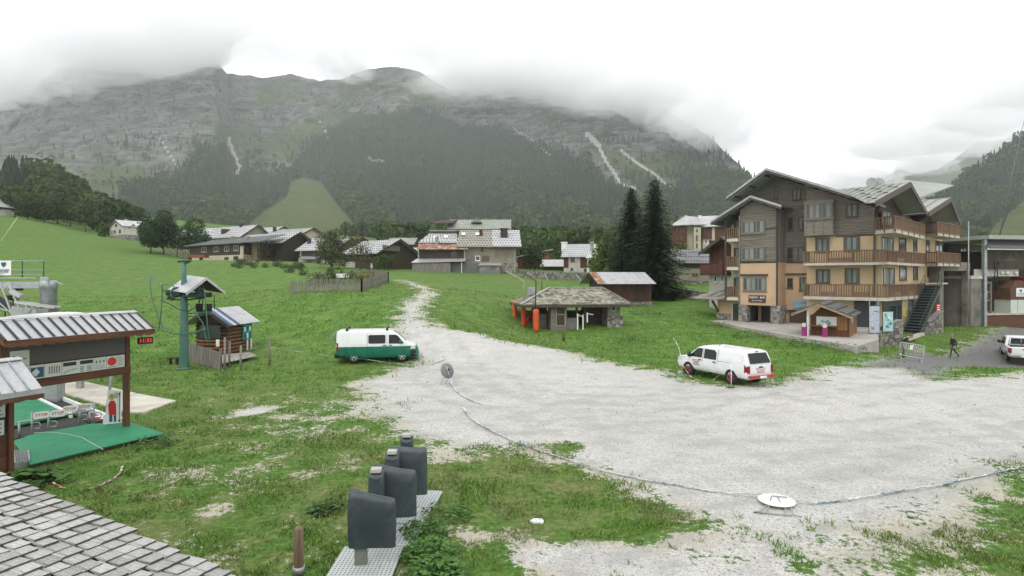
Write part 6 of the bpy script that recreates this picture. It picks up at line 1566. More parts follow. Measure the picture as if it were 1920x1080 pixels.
# brown chalet left of the residence
f = Fr.px(1330, 66, 1372, 62); r = hroot('brown chalet with balcony and white ground floor, tucked left of the residence', f)
zb = f.uz(1345, 585)[1]; ze = f.uz(1330, 478)[1]; zr = f.uz(1352, 446)[1]
uA, zA = f.uz(1352, 446, -1); uL, zL = f.uz(1311, 476, -1)
place(MB().prism([(0, zb - 1), (f.L + 2, zb - 1), (f.L + 2, zA - 1.5), (uA, zA - .25), (0, zL + 1.5)], 'y', 0, 9).build('wall', REDW, r), f, f); place(MB().box(0.02, f.L, -.02, 3, zb - 1, f.uz(1340, 513)[1]).build('white_base', RENDER_W, r), f, f)
for q in ([(uL, 9, zL), (uL, -1, zL), (uA, -1, zA), (uA, 9, zA)], [(uA + 6, -1, zA - 3), (uA + 6, 9, zA - 3), (uA, 9, zA), (uA, -1, zA)]):
    n0 = set(r.children); roof_plane(r, q, TILE_D, 0, 0, .15)
    for o in set(r.children) - n0: place(o, f, f)
place(MB().slab([(uL, -1.05, zL - .2), (uA, -1.05, zA - .2), (uA, -1.05, zA + .16), (uL, -1.05, zL + .16)], .06).build('verge_board', CLADD, r), f, f)
z = f.uz(1335, 513)[1]; place(MB().box(f.u(1313, -1), f.L, -1.1, 0, z - .2, z).build('balcony_slab', DARKW, r), f, f); place(MB().box(f.u(1313, -1.1), f.L, -1.12, -1.06, z, z + 1.0).build('balcony_front', REDW, r), f, f)
wins(r, f, [(1339, 516, 1345, 529), (1352, 516, 1357, 529)], -.02, 1, frame=WHITE); wins(r, f, [(1340, 487, 1344, 497), (1351, 487, 1354, 495)], 0, 1)
# stone tiled porch in front of it
f = Fr.px(1340, 58, 1372, 56); r = hroot('porch with heavy stone tiled roof on a curved bracket beside the residence', f, 'porch', 'porch')
zl, zh = f.uz(1310, 560)[1], f.uz(1345, 541, 2.5)[1]
for i in range(5):
    f0, f1 = i / 5, (i + 1.25) / 5; m = MB(); z0, z1 = zl + (zh - zl) * f0, zl + (zh - zl) * f1; x = f.u(1306) + i * .45
    while x < f.L + .3:
        w = min(.62, f.L + .35 - x); MB().slab([(x, -1 + 3.6 * f0, z0 + .04), (x + w - .02, -1 + 3.6 * f0, z0 + .04), (x + w - .02, -1 + 3.6 * f1, z1), (x, -1 + 3.6 * f1, z1)], .06).build('stone_tile', STONEV[(i + int(x * 3)) % 3], r); x += w
place(MB().box(.2, f.L, .2, 3, f.uz(1350, 600)[1] - 1, zl + .2).build('wall', RENDER_P, r), f, f); place(MB().box(.1, f.L, .1, .25, f.uz(1350, 600)[1] - 1, f.uz(1350, 588)[1]).build('stone_base', STONE, r), f, f)
place(MB().box(f.u(1371), f.u(1384), .0, .1, .3, 2.1).build('door', GLASS, r), f, f); place(MB().bar((.3, -.6, zl - .1), (.3, .2, zl - 1.2), .16).build('bracket', CLADD, r), f, f)

# ------------------------------------------------------------------ field walls and garden fence
for k, (a, b, lab) in enumerate((((975, 520, 100), (1118, 527, 92), 'dry stone field wall along the back of the right meadow'), ((1250, 552, 76), (1345, 560, 70), 'dark dry stone wall at the foot of the large spruce'))):
    p, q = pix(*a), pix(*b); zz = min(hz(p.x, p.y), hz(q.x, q.y))
    stone_wall('field_wall', lab, Vector((p.x, p.y, 0)), Vector((q.x, q.y, 0)), zz - .2, hz(p.x, p.y) + 1.0, hz(q.x, q.y) + 1.0, .5, 9 + k, .34)
def picket(lab, pts, h, step, seed):
    rr = random.Random(seed); p0 = Vector(pts[0]); r = thing('garden_fence', lab, 'fence', tuple(p0)); n = 0; st = MB()
    meshes = [MB().box(-.045, .045, -.012, .012, 0, h * rr.uniform(.92, 1.06)).build('picket', GREYW, r).data for _ in range(4)]
    for o in list(r.children): bpy.data.objects.remove(o)
    for a, b in zip(pts, pts[1:]):
        a, b = Vector(a), Vector(b); L = (b - a).xy.length; k = int(L / step); ang = math.atan2((b - a).y, (b - a).x)
        for s in (.25, .75): MB().bar(a - p0 + Vector((0, 0, h * s)), b - p0 + Vector((0, 0, h * s)), .05, .08).build('rail', GREYWX, r)
        for i in range(max(1, round(L / 2.6)) + 1):
            c = a.lerp(b, i / max(1, round(L / 2.6))); o = MB().box(-.06, .06, -.06, .06, -.2, h * 1.08).build('fence_post', GREYW, r); o.location = (c.x - p0.x, c.y - p0.y, hz(c.x, c.y) - p0.z)
        for i in range(k):
            c = a.lerp(b, (i + .5) / k); z = hz(c.x, c.y) - p0.z
            if n < 290: o = link('picket', rr.choice(meshes), r, (c.x - p0.x, c.y - p0.y, z + .03)); o.rotation_euler = (rr.uniform(-.03, .03), rr.uniform(-.05, .05), ang); n += 1
            else: st.box(c.x - p0.x - .045, c.x - p0.x + .045, c.y - p0.y - .012, c.y - p0.y + .012, z, z + h)
    if st.v: st.build('picket_row', GREYW, r, kind='stuff')
picket('grey picket fence round the kitchen garden by the gravel path', [at(546, 55), at(678, 53), at(728, 62), at(700, 78), at(640, 72), at(590, 70)], 1.15, .17, 4)
picket('low grey paling fence between the round trees and the dark chalet', [at(310, 146), at(332, 143), at(355, 140)], 1.9, .4, 5)
o = MB().box(-.7, .7, -.3, .3, .5, .95).build('garden_box', WHITE); o.location = at(643, 66); tag(o, 'white box standing in the kitchen garden behind the fence', 'box')

# ------------------------------------------------------------------ lift shed with hipped shingle roof
f = Fr.px(1000, 49, 1166, 50.2); r = thing('lift_shed', 'low open lift shed with hipped mossy shingle roof and stone base', 'shed', (f.x, f.y, 0), f.a)
ze = f.uz(1080, 572, -.9)[1]; zr = f.uz(1080, 541, 2.2)[1]; zb = f.uz(1060, 612)[1]; Ls = f.L
a0, a1, v0, v1 = f.u(977, -.9), f.u(1183, -.9), -.9, 5.2; r0, r1, vm = f.u(1030, 2.2), f.u(1128, 2.2), 2.15
MOSS = M('mossy_shingle', (.185, .175, .14), .95, .4, 3, col2=(.10, .10, .07))
MOSS2 = M('pale_shingle', (.33, .31, .25), .95, .4, 3, col2=(.20, .19, .15))
MB().slab([(a0, v0, ze), (a1, v0, ze), (r1, vm, zr), (r0, vm, zr)], .05).build('roof', MOSS, r); MB().slab([(a1, v1, ze), (a0, v1, ze), (r0, vm, zr), (r1, vm, zr)], .05).build('roof', MOSS, r)
MB().add([(a0, v1, ze), (a0, v0, ze), (r0, vm, zr)], [(0, 1, 2)]).build('roof_hip', MOSS, r); MB().add([(a1, v0, ze), (a1, v1, ze), (r1, vm, zr)], [(0, 1, 2)]).build('roof_hip', MOSS, r)
m = MB(); rr = random.Random(3); nr = 11
for j in range(nr):
    t0, t1 = j / nr, (j + 1.2) / nr; x0, x1 = a0 + (r0 - a0) * t0, a1 + (r1 - a1) * t0; k = int((x1 - x0) / .33)
    for i in range(k):
        xa = x0 + (x1 - x0) * i / k; w = (x1 - x0) / k - .02; dz = rr.uniform(.05, .10)
        m.slab([(xa, v0 + (vm - v0) * t0, ze + (zr - ze) * t0 + dz), (xa + w, v0 + (vm - v0) * t0, ze + (zr - ze) * t0 + dz), (xa + w, v0 + (vm - v0) * min(1, t1), ze + (zr - ze) * min(1, t1) + .05), (xa, v0 + (vm - v0) * min(1, t1), ze + (zr - ze) * min(1, t1) + .05)], .025, int(rr.random() < .62))
    y0, y1 = v0 + (vm - v0) * t0, v1 + (vm - v1) * t0; k = int((y1 - y0) / .35)
    for i in range(k):
        ya = y0 + (y1 - y0) * i / k; w = (y1 - y0) / k - .02; xa, xb = a0 + (r0 - a0) * t0, a0 + (r0 - a0) * min(1, t1); za, zc = ze + (zr - ze) * t0 + rr.uniform(.05, .1), ze + (zr - ze) * min(1, t1) + .05
        m.slab([(xa, ya + w, za), (xa, ya, za), (xb, ya, zc), (xb, ya + w, zc)], .025, int(rr.random() < .4))
m.build('shingle_rows', [MOSS, MOSS2], r, kind='stuff')
MB().bar((r0 - .1, vm, zr + .1), (r1 + .1, vm, zr + .1), .3, .08).build('ridge_cap', STEEL, r); MB().bar((a0, v0, ze + .1), (r0, vm, zr + .12), .2, .08).build('hip_cap', STEEL, r); MB().bar((a1, v0, ze + .1), (r1, vm, zr + .12), .2, .08).build('hip_cap', MOSS, r)
for y in (v0, v1): MB().box(a0 + .02, a1 - .02, y + .02, y + .07, ze - .2, ze).build('fascia', CLADD, r)
for x in (a0, a1 - .05): MB().box(x, x + .05, v0 + .07, v1, ze - .2, ze).build('fascia', CLADD, r)
wB = M('block_wall', (.19, .185, .175), .95, .2, 2)
MB().box(0, Ls, 4.2, 4.4, zb - .5, zb + 1.1).build('back_wall', wB, r); MB().box(f.u(1062), f.u(1082), 0, .25, zb - .5, f.uz(1070, 596)[1]).build('half_wall', wB, r); MB().box(f.u(1003), f.u(1030), 1.0, 1.2, zb - .5, f.uz(1010, 590)[1]).build('half_wall', wB, r)
MB().box(f.u(1139), f.u(1168), -.05, 3.5, zb - .5, f.uz(1150, 592)[1]).build('stone_base', STONE, r); MB().box(f.u(1140), f.u(1163), .0, 3.4, f.uz(1150, 592)[1], ze).build('boarded_box', GREYW, r)
MB().lathe([(.30, 0), (.30, .03)], (f.u(1150), -.04, f.uz(1150, 578)[1]), 20, 0, 'y').build('round_sign', M('faded_green_sign', (.20, .32, .27), .6), r); MB().box(f.u(1147.5), f.u(1152.5), -.05, -.042, f.uz(1150, 581)[1], f.uz(1150, 576)[1]).build('sign_mark', TXT_D, r)
db = MB().box(f.u(1031), f.u(1061), -.35, .5, zb - .4, ze + .25).build('door_box', CLAD, r)
x0, x1 = f.u(1040), f.u(1058)
dr = MB().box(x0, x1, -.39, -.36, zb + .05, f.uz(1050, 573)[1]).build('door', DARKZ, r)
zt = f.uz(1050, 573)[1]
for q in ((x0, x0 + .07, zb + .05, zt), (x1 - .07, x1, zb + .05, zt), (x0, x1, zb + .05, zb + .14), (x0, x1, zt - .07, zt), (x0, x1, zb + 1.0, zb + 1.07)): MB().box(q[0], q[1], -.42, -.392, q[2], q[3]).build('door_frame', WOOD('pale_door_frame', (.30, .28, .25), (.22, .2, .18)), dr)
for u_ in (.05, f.u(1030), f.u(1082), f.u(1098), f.u(1138)): MB().box(u_ - .08, u_ + .08, .05, .21, zb - .3, ze).build('post', CLADD, r)
MB().box(f.u(1100), f.u(1138), 1.5, 1.7, zb - .4, ze).build('inner_wall', DARKW, r); MB().box(f.u(1010), f.u(1040), 3, 3.2, zb, ze).build('inner_panel', REDW, r)
MB().box(f.u(1002, -1), f.u(1018, -1), 1.9, 2.3, zr - .5, zr + .15).build('roof_cabinet', STEEL, r)
for k, (a, b) in enumerate((((1083, 588), (1083, 614)), ((1093, 590), (1093, 616)), ((1101, 586), (1101, 600)))): MB().bar((f.u(a[0], -.6), -.6, f.uz(*a, -.6)[1]), (f.u(b[0], -.6), -.6, f.uz(*b, -.6)[1] - .2), .09).build('gate_post', WHITE, r)
MB().bar((f.u(1083, -.6), -.6, f.uz(1083, 590, -.6)[1]), (f.u(1093, -.6), -.6, f.uz(1093, 594, -.6)[1]), .05).build('gate_rail', WHITE, r)
MB().bar((f.u(1101, -.6), -.6, f.uz(1101, 588, -.6)[1]), (f.u(1112, -.6), -.6, f.uz(1112, 590, -.6)[1]), .05).build('gate_rail', WHITE, r)
ORA = M('orange_padding', (.55, .085, .018), .6, .15, 3, bump=.3)
ORB = M('red_orange_padding', (.50, .05, .022), .6, .15, 3)
for k, (px_, y0, y1, Y, rd) in enumerate(((965, 565, 598, 52, .20), (981.5, 573, 609, 49.5, .19), (1005, 580, 618, 47.6, .24))):
    p, q = pix(px_, y1, Y), pix(px_, y0, Y); h = q.z - p.z
    r = thing('padded_post', ['furthest left orange padded post, standing in the grass', 'middle padded post, redder than the other two', 'thickest orange padded post, in front of the shed roof corner'][k], 'padded post', (p.x, Y, p.z), 0, 'orange padded posts by the lift shed')
    MB().lathe([(rd * .9, -.2), (rd, .05), (rd * 1.02, h * .3), (rd * .93, h * .34), (rd * 1.02, h * .4), (rd, h * .66), (rd * .93, h * .70), (rd, h * .75), (rd, h - .03), (rd * .8, h), (0, h)], (0, 0, 0), 16).build('padding', ORB if k == 1 else ORA, r)
    MB().lathe([(.04, h), (.04, h + .06), (0, h + .06)], (0, 0, 0), 8).build('cap', STEEL, r)
r = MB().slab([pix(984, 606, 49.8), pix(995, 590, 50.4), pix(996, 598, 50.6), pix(986, 610, 50)], .1).build('orange_panel', ORB); tag(r, 'slanted orange padded panel between the posts and the shed', 'panel')
for k, pts in enumerate((((982, 573), (982, 527), (970, 520), (950, 509)), ((1004, 580), (1005, 527), (985, 514)), ((1027, 546), (1027, 524), (1021, 513)), ((1016, 545), (1016, 527)), ((1088, 536), (1088, 524), (1080, 515)))):
    Y = (49.5, 47.6, 56, 54, 58)[k]
    o = MB().tube([pix(a, b, Y) for a, b in pts], .045, 6).build('bent_pole', DSTEEL if k in (1, 3) else STEEL); tag(o, ['thin bent pole over the middle padded post, leaning far left', 'dark bent pole over the thickest orange padded post', 'short bent pole rising behind the left end of the shed roof', 'short straight dark pole behind the shed roof corner', 'bent pole tip beyond the shed, nearest the tin roofed barn'][k], 'pole')
# ------------------------------------------------------------------ tin roofed barn
f = Fr.px(1129, 65, 1221, 66.5); r = thing('tin_barn', 'small brown barn with pale corrugated roof rusty at its left end', 'barn', (f.x, f.y, 0), f.a)
zb = f.uz(1190, 566)[1]; ze = f.uz(1180, 533, -.8)[1]; zr = f.uz(1180, 511, 2)[1]; n = 22; a0, a1 = f.u(1122, -.8), f.u(1232, -.8)
for i in range(n):
    a, b = a0 + (a1 - a0) * i / n, a0 + (a1 - a0) * (i + 1) / n; m = MB(); pr = [(a, 0), (a + (b - a) * .3, .05), (a + (b - a) * .6, .05), (b, 0)]
    for (x0, h0), (x1, h1) in zip(pr, pr[1:]): m.add([(x0, -.8, ze + h0), (x1, -.8, ze + h1), (x1, 2, zr + h1), (x0, 2, zr + h0)], [(0, 1, 2, 3)])
    m.build('roof_sheet', TILE_R if i < 3 else SHEET if i % 4 else TILE_L, r)
MB().slab([(a1, 4.8, ze), (a0, 4.8, ze), (a0, 2, zr), (a1, 2, zr)], .05).build('roof_slope', SHEET, r)
MB().prism([(0, zb - .6), (4, zb - .6), (4, ze + .3), (2, zr - .1), (0, ze + .3)], 'x', .1, f.L).build('wall', DARKZ, r)
for i in range(16):
    a = f.L * i / 16; MB().box(a + .01, a + f.L / 16 - .01, -.05, -.004, zb - .2, ze + .25).build('plank', REDW if i % 3 else DARKZ, r)
MB().box(f.u(1193), f.u(1207), -.09, -.055, zb, ze).build('door', DARKZ, r); MB().box(-.1, f.L + .1, -.12, 4.1, zb - .8, zb).build('stone_base', STONE, r)
for v in (-.82, 2): pass
MB().slab([(a0 - .04, -.8, ze - .15), (a0 - .04, 2, zr - .15), (a0 - .04, 2, zr + .04), (a0 - .04, -.8, ze + .04)], .04).build('verge_board', CLADD, r); MB().slab([(a0 - .04, 2, zr - .15), (a0 - .04, 4.8, ze - .15), (a0 - .04, 4.8, ze + .04), (a0 - .04, 2, zr + .04)], .04).build('verge_board', CLADD, r)

# ------------------------------------------------------------------ drag lift pylon
GRP = M('green_pylon_paint', (.065, .165, .13), .5, .2, 2, .15, col2=(.10, .18, .15)); GRD = M('dark_green_machine', (.025, .05, .042), .5, .3, 4, .3)
Y = 29.5; r = thing('lift_pylon', 'green drag lift pylon with a small gabled roof, bullwheel and hose loops', 'pylon', tuple(pix(345, 692, Y).xy) + (0,))
q = lambda px, py, dy=0.0: pix(px, py, Y + dy) - Vector(r.location)
MB().lathe([(.245, -.3), (.24, .0), (.215, 1.0), (.20, 2.0), (.17, 3.6), (.12, 4.6), (.11, 5.35), (0, 5.37)], (0, 0, 0), 18).build('mast', GRP, r); MB().lathe([(.33, 0), (.33, .05), (.26, .06)], (0, 0, .0), 16).build('base_flange', GRP, r)
MB().tube([q(333, 491), q(345, 489), q(358, 490)], .05, 6).build('mast_head', GRD, r); MB().box(-.05, .2, -.1, .1, 5.3, 5.45).build('head_box', GRD, r)
rc = link('machine_roof', None, r); rc.location = q(369, 519, .2); rc.rotation_euler = (.06, 0, .92)
w, h = .95, .74
rn = [MB().slab([(-w, -1.0 + .25 * i + .01, -h), (-w, -1.0 + .25 * (i + 1) - .01, -h), (0, -1.0 + .25 * (i + 1) - .01, .0), (0, -1.0 + .25 * i + .01, 0)][::-1], .03).build('roof_panel', SHEET, rc) for i in range(8)]
MB().slab([(w, -1, -h), (w, 1, -h), (0, 1, 0), (0, -1, 0)], .03).build('roof_slope', STEEL, rc); MB().slab([(w, 1, -h - .04), (w, -1, -h - .04), (0, -1, -.04), (0, 1, -.04)], .01).build('roof_lining', DARKW, rc)
for a, b in ((-w, 0), (0, w)): MB().slab([(a, -1.03, -h * abs(a) / w - .1), (b, -1.03, -h * abs(b) / w - .1), (b, -1.03, -h * abs(b) / w + .05), (a, -1.03, -h * abs(a) / w + .05)], .03).build('verge_board', SHEET, rc)
for s in (-.5, .5): MB().bar((0, s, -.1), (-.3, s, -1.0), .07).build('strut', GRD, rc)
MB().lathe([(.10, -.12), (.62, -.12), (.66, -.05), (.60, 0), (.66, .05), (.62, .12), (.1, .12)], tuple(q(371, 553, .1)), 24).build('bullwheel', GRD, r); MB().box(*[v for a in zip(q(365, 548) - Vector((0, 0, 0)), q(375, 530) + Vector((0, .35, 0))) for v in sorted(a)]).build('motor', STEEL, r)
for px_, py_, rd in ((331, 548, .27), (315, 550, .12), (318, 557, .10), (324, 560, .1)): MB().lathe([(.03, -.05), (rd * .8, -.05), (rd, -.03), (rd, .03), (rd * .8, .05), (.03, .05)], tuple(q(px_, py_, -.25)), 16, 0, 'y').build('sheave', GRD, r)
m = MB()
for pts in (((310, 545), (350, 543), (382, 545)), ((312, 560), (345, 563), (384, 558))): m = MB().tube([q(*p, -.1) for p in pts], .04, 6); m.build('arm', GRD, r)
for pts, dy, rd in ((((283, 515), (281, 535), (286, 565), (296, 595), (308, 615), (325, 625), (345, 627), (368, 624), (385, 615)), -.5, .03), (((283, 515), (304, 540), (308, 548)), -.5, .028), (((298, 620), (303, 575), (304, 535), (307, 533), (322, 533), (328, 540)), -.6, .028), (((301, 563), (318, 570), (337, 581), (352, 583)), -.5, .025), (((297, 615), (320, 625), (350, 626), (385, 617)), -.7, .028),
                  (((382, 540), (385, 560), (388, 600), (393, 645), (392, 647), (385, 630), (380, 605), (365, 585), (350, 565)), -.4, .026), (((352, 585), (372, 572), (377, 558)), .3, .025), (((350, 588), (395, 585)), .2, .03), (((352, 594), (398, 588)), .5, .03), (((385, 557), (402, 553), (402, 580)), .3, .024), (((373, 545), (373, 590)), .4, .024), (((381, 545), (379, 590)), .5, .024), (((372, 537), (380, 538), (382, 548)), .1, .022)):
    MB().tube([q(*p, dy) for p in pts], rd, 6).build('hose_hoop' if len(pts) > 4 else 'stay', GRP if rd > .025 else GRD, r)
for px_ in (374, 391): MB().lathe([(.001, -.2), (.15, -.2), (.18, .2), (.001, .2)], tuple(q(px_, 577, .4)), 12).build('spring_box', BLACK, r)
# operator hut
f = Fr.px(427, 33.4, 467, 35.6); r = thing('operator_hut', 'small log hut with ribbed roof and green notice board, behind the pylon', 'hut', (f.x, f.y, 0), f.a)
zb = f.uz(450, 667)[1]; ze = f.uz(440, 605, -.2)[1]; zr = f.uz(430, 576, .95)[1]; Dh = 1.9
LOG = WOOD('orange_log', (.17, .085, .042), (.10, .052, .03), 'x')
for i in range(9):
    z = zb + .05 + i * (ze - zb - .1) / 9; MB().tube([(-.06, 0, z + .09), (f.L + .04, 0, z + .09)], .095, 8).build('log', LOG, r)
    MB().tube([(0, -.06, z + .09), (0, Dh, z + .09)], .09, 8).build('log', M('orange_board', (.17, .075, .028), .8, .3, 3) if i < 5 else DARKW, r)
MB().box(.08, f.L - .05, .1, Dh, zb, ze + .1).build('wall', DARKW, r); MB().box(-.14, -.1, .35, Dh - .3, zb + 1.15, ze - .15).build('dark_window', GLASS, r)
MB().prism([(0, ze), (Dh, ze), (Dh / 2, zr - .06)], 'x', .0, f.L).build('gable', DARKW, r)
n = 9
for i in range(n):
    a, b = -.55 + (f.L + 1.0) * i / n, -.55 + (f.L + 1.0) * (i + 1) / n
    MB().slab([(a + .012, -.45, ze - .12), (b - .012, -.45, ze - .12), (b - .012, Dh / 2, zr), (a + .012, Dh / 2, zr)], .03).build('roof_panel', M('blue_panel', (.035, .07, .16), .5) if i in (0, 2) else SHEET, r)
MB().slab([(f.L + .45, Dh + .45, ze - .12), (-.55, Dh + .45, ze - .12), (-.55, Dh / 2, zr), (f.L + .45, Dh / 2, zr)], .03).build('roof_slope', STEEL, r)
for a, b in ((-.45, Dh / 2), (Dh / 2, Dh + .45)): MB().slab([(-.6, a, (ze - .12 if a < 0 else zr) - .16), (-.6, b, (zr if a < 0 else ze - .12) - .16), (-.6, b, (zr if a < 0 else ze - .12) + .03), (-.6, a, (ze - .12 if a < 0 else zr) + .03)], .04).build('verge_board', DARKW, r)
nb = MB().box(f.u(451), f.u(467) + .05, -.16, -.11, f.uz(458, 637, -.1)[1], f.uz(458, 604, -.1)[1]).build('notice_board', M('notice_green', (.03, .25, .20), .6), r)
m = MB()
for i in range(3):
    for j in range(2): m = MB().box(f.u(453 + i * 4.6), f.u(453 + i * 4.6) + .16, -.18, -.163, f.uz(458, 634 - j * 13, -.1)[1], f.uz(458, 625 - j * 12, -.1)[1]); m.build('leaflet', WHITE if (i + j) % 2 else TXT_B, nb)
for px_ in (459, 466): MB().box(f.u(px_), f.u(px_) + .1, -.16, -.1, zb - .2, f.uz(458, 637, -.1)[1]).build('board_post', WHITE, r)
MB().box(-.18, -.14, .4, .6, zb + .7, zb + 1.1).build('paper_notice', WHITE, r)
# board walk with leaning paling screen
p = G(400, 690); r = thing('paling_screen', 'weathered leaning paling screen beside the pylon', 'screen', tuple(p))
A, Bq, z0 = G(351, 676), G(411, 694), .0
for i in range(19):
    c = A.lerp(Bq, i / 18) - p; w = (Bq - A).length / 19 * .45; d = (Bq - A).normalized()
    MB().slab([c - d * w, c + d * w, c + d * w + Vector((.02, .05, .98 - .006 * i)), c - d * w + Vector((.02, .05, 1.0 - .006 * i))], .02).build('paling', GREYW, r)
for z in (.25, .8): MB().bar(A - p + Vector((0, .08, z)), Bq - p + Vector((0, .08, z)), .05, .09).build('rail', GREYWX, r)
for c in (A, Bq): MB().bar(c - p + Vector((0, .1, -.2)), c - p + Vector((.03, .1, 1.05)), .1).build('post', GREYW, r)
r = link('boardwalk', None); r['kind'] = 'structure'
q4 = [G(410, 690), G(482, 674), G(470, 667), G(405, 672)]
for i in range(10): a, b = i / 10, (i + .93) / 10; MB().slab([up(q4[0].lerp(q4[1], a), .16), up(q4[0].lerp(q4[1], b), .16), up(q4[3].lerp(q4[2], b), .16), up(q4[3].lerp(q4[2], a), .16)], .04).build('plank', WOOD('pale_plank', (.36, .33, .29), (.26, .24, .21), 'y'), r)
for k, (px_, y0, y1) in enumerate(((421, 633, 696), (430, 640, 690), (451, 648, 695), (505, 632, 686))):
    g_ = G(px_, y1); o = MB().tube([(0, 0, -.2), (.01, .02, (y1 - y0) / F * g_.y)], .055, 8).build('wooden_stake', GREYW); o.location = g_
    tag(o, ['tallest grey stake at the end of the paling screen', 'short stake just right of the tallest stake, before the hut door', 'stake in front of the log wall of the hut', 'lone grey stake in the grass between hut and van'][k], 'stake')
p = G(325, 683); r = thing('bench_stub', 'low dark bench stub in the grass left of the pylon', 'bench', tuple(p)); MB().box(-.25, .3, -.15, .15, .30, .36).build('seat', DARKW, r)
for x in (-.15, .2): MB().box(x - .03, x + .03, -.1, .1, -.1, .30).build('leg', DARKW, r)

# ------------------------------------------------------------------ chair lift drive station on the left
Y = 30.0; r = thing('chairlift_station', 'grey chairlift drive station with round column, gantry, railing and trusses', 'ski lift', tuple(pix(91, 600, Y).xy) + (0.0,))
q = lambda px, py, dy=0.0: pix(px, py, Y + dy) - Vector(r.location)
c = q(91, 600); MB().lathe([(.36, -1.5), (.36, q(91, 541).z), (.40, q(91, 540).z), (.40, q(91, 529).z), (.34, q(91, 526).z), (0, q(91, 526).z)], (0, 0, 0), 22).build('column', STEEL, r)
MB().bar(q(-60, 535), q(83, 534), .55, .33).build('gantry_beam', STEEL, r); MB().bar(q(-60, 521, .1), q(80, 521, .1), .9, .06).build('walkway', STEEL, r); MB().bar(q(76, 528, -.3), q(92, 528, -.3), .08, .5).build('clamp', STEEL, r); MB().bar(q(100, 527), q(118, 533), .05).build('lever', STEEL, r)
for px_ in (-40, 0, 42, 82): MB().tube([q(px_, 521), q(px_, 489)], .025, 6).build('rail_post', DSTEEL, r)
for py_ in (489, 506, 515): MB().tube([q(-60, py_), q(83, py_)], .02, 6).build('guard_rail', STEEL, r)
sg = MB().slab([q(-14, 516, -.06), q(21, 516, -.06), q(21, 489, -.06), q(-14, 489, -.06)], .02).build('sign', WHITE, r)
z_ = lambda py: q(0, py).z
x_ = lambda px: q(px, 500).x
MB().prism([(x_(5), z_(492)), (x_(14), z_(492)), (x_(13.6), z_(497)), (x_(9.5), z_(501.5)), (x_(5.4), z_(497))], 'y', q(0, 500, -.1).y, q(0, 500, -.092).y).build('crest', TXT_B, sg)
yt = q(0, 500, -.1).y
text_mesh('PRALOGNAN', .15, TXT_B, sg, facing(x_(3.5), yt, z_(506.5)), 'lettering', .003); text_mesh('LA VANOISE', .15, TXT_B, sg, facing(x_(3.5), yt, z_(510)), 'lettering', .003); text_mesh('SAVOIE', .07, TXT_G, sg, facing(x_(6), yt, z_(513.5)), 'lettering', .003)
MB().bar(q(34, 566, -.6), q(108, 577, -.6), .5, .1).build('arm_cap', SHEET, r); MB().prism([(x_(48), z_(572)), (x_(108), z_(579)), (x_(100), z_(594)), (x_(60), z_(590)), (x_(46), z_(588))][::-1], 'y', -.85, -.35).build('lower_arm', STEEL, r)
MB().prism([(x_(96), z_(577)), (x_(119), z_(576)), (x_(116), z_(594)), (x_(99), z_(594))][::-1], 'y', -1.0, -.2).build('counterweight', CONCG, r)
for a, b, w in (((2, 533), (24, 593), .07), ((16, 530), (42, 592), .06), ((5, 545), (18, 530), .05), ((-10, 560), (30, 595), .05), ((48, 570), (56, 590), .06), ((56, 588), (63, 576), .1), ((-20, 570), (14, 583), .05), ((20, 545), (40, 556), .18)): MB().bar(q(*a, -.8), q(*b, -.8), w).build('truss', SHEET, r)
for px_ in (8, 24, 31): MB().tube([q(px_, 560, -.5), q(px_ + 2, 595, -.5)], .03, 6).build('strut', DSTEEL, r)
MB().bar(q(-30, 548, -.4), q(40, 590, -.4), .3, .35).build('guide_rail', DSTEEL, r); MB().box(x_(32), x_(42), -.7, -.2, z_(562), z_(553)).build('sensor_box', BLACK, r); MB().bar(q(20, 542, -.5), q(32, 560, -.5), .25, .2).build('drive_housing', STEEL, r); MB().box(x_(24), x_(32), -.2, .4, z_(545), z_(538)).build('motor', DSTEEL, r)
o = thing('lift_canopy', 'long flat white canopy lid lying behind the map board roof', 'canopy', tuple(pix(80, 600, 24).xy) + (0,))
q2 = lambda px, py: pix(px, py, 24) - Vector(o.location); n = 12; m = MB()
prof = [(q2(2, 603).x + (q2(165, 603).x - q2(2, 603).x) * i / n, q2(80, 603).z + (q2(80, 588).z - q2(80, 603).z) * math.sin(PI * i / n) ** .5) for i in range(n + 1)]
m.prism(prof[::-1], 'y', -.5, 1.2).build('lid', WHITE, o)
for s in (0, 1): MB().box(prof[1][0] if s else prof[-2][0] - .2, prof[1][0] + .2 if s else prof[-2][0], 0, .2, 0, prof[1][1]).build('support', STEEL, o)
o = MB().tube([pix(2, 452, 60), pix(33, 407, 62)], .035, 6).build('haul_cable', M('yellow_cable', (.40, .42, .15), .5)); tag(o, 'pale yellow lift cable slanting over the meadow at the left edge', 'cable')
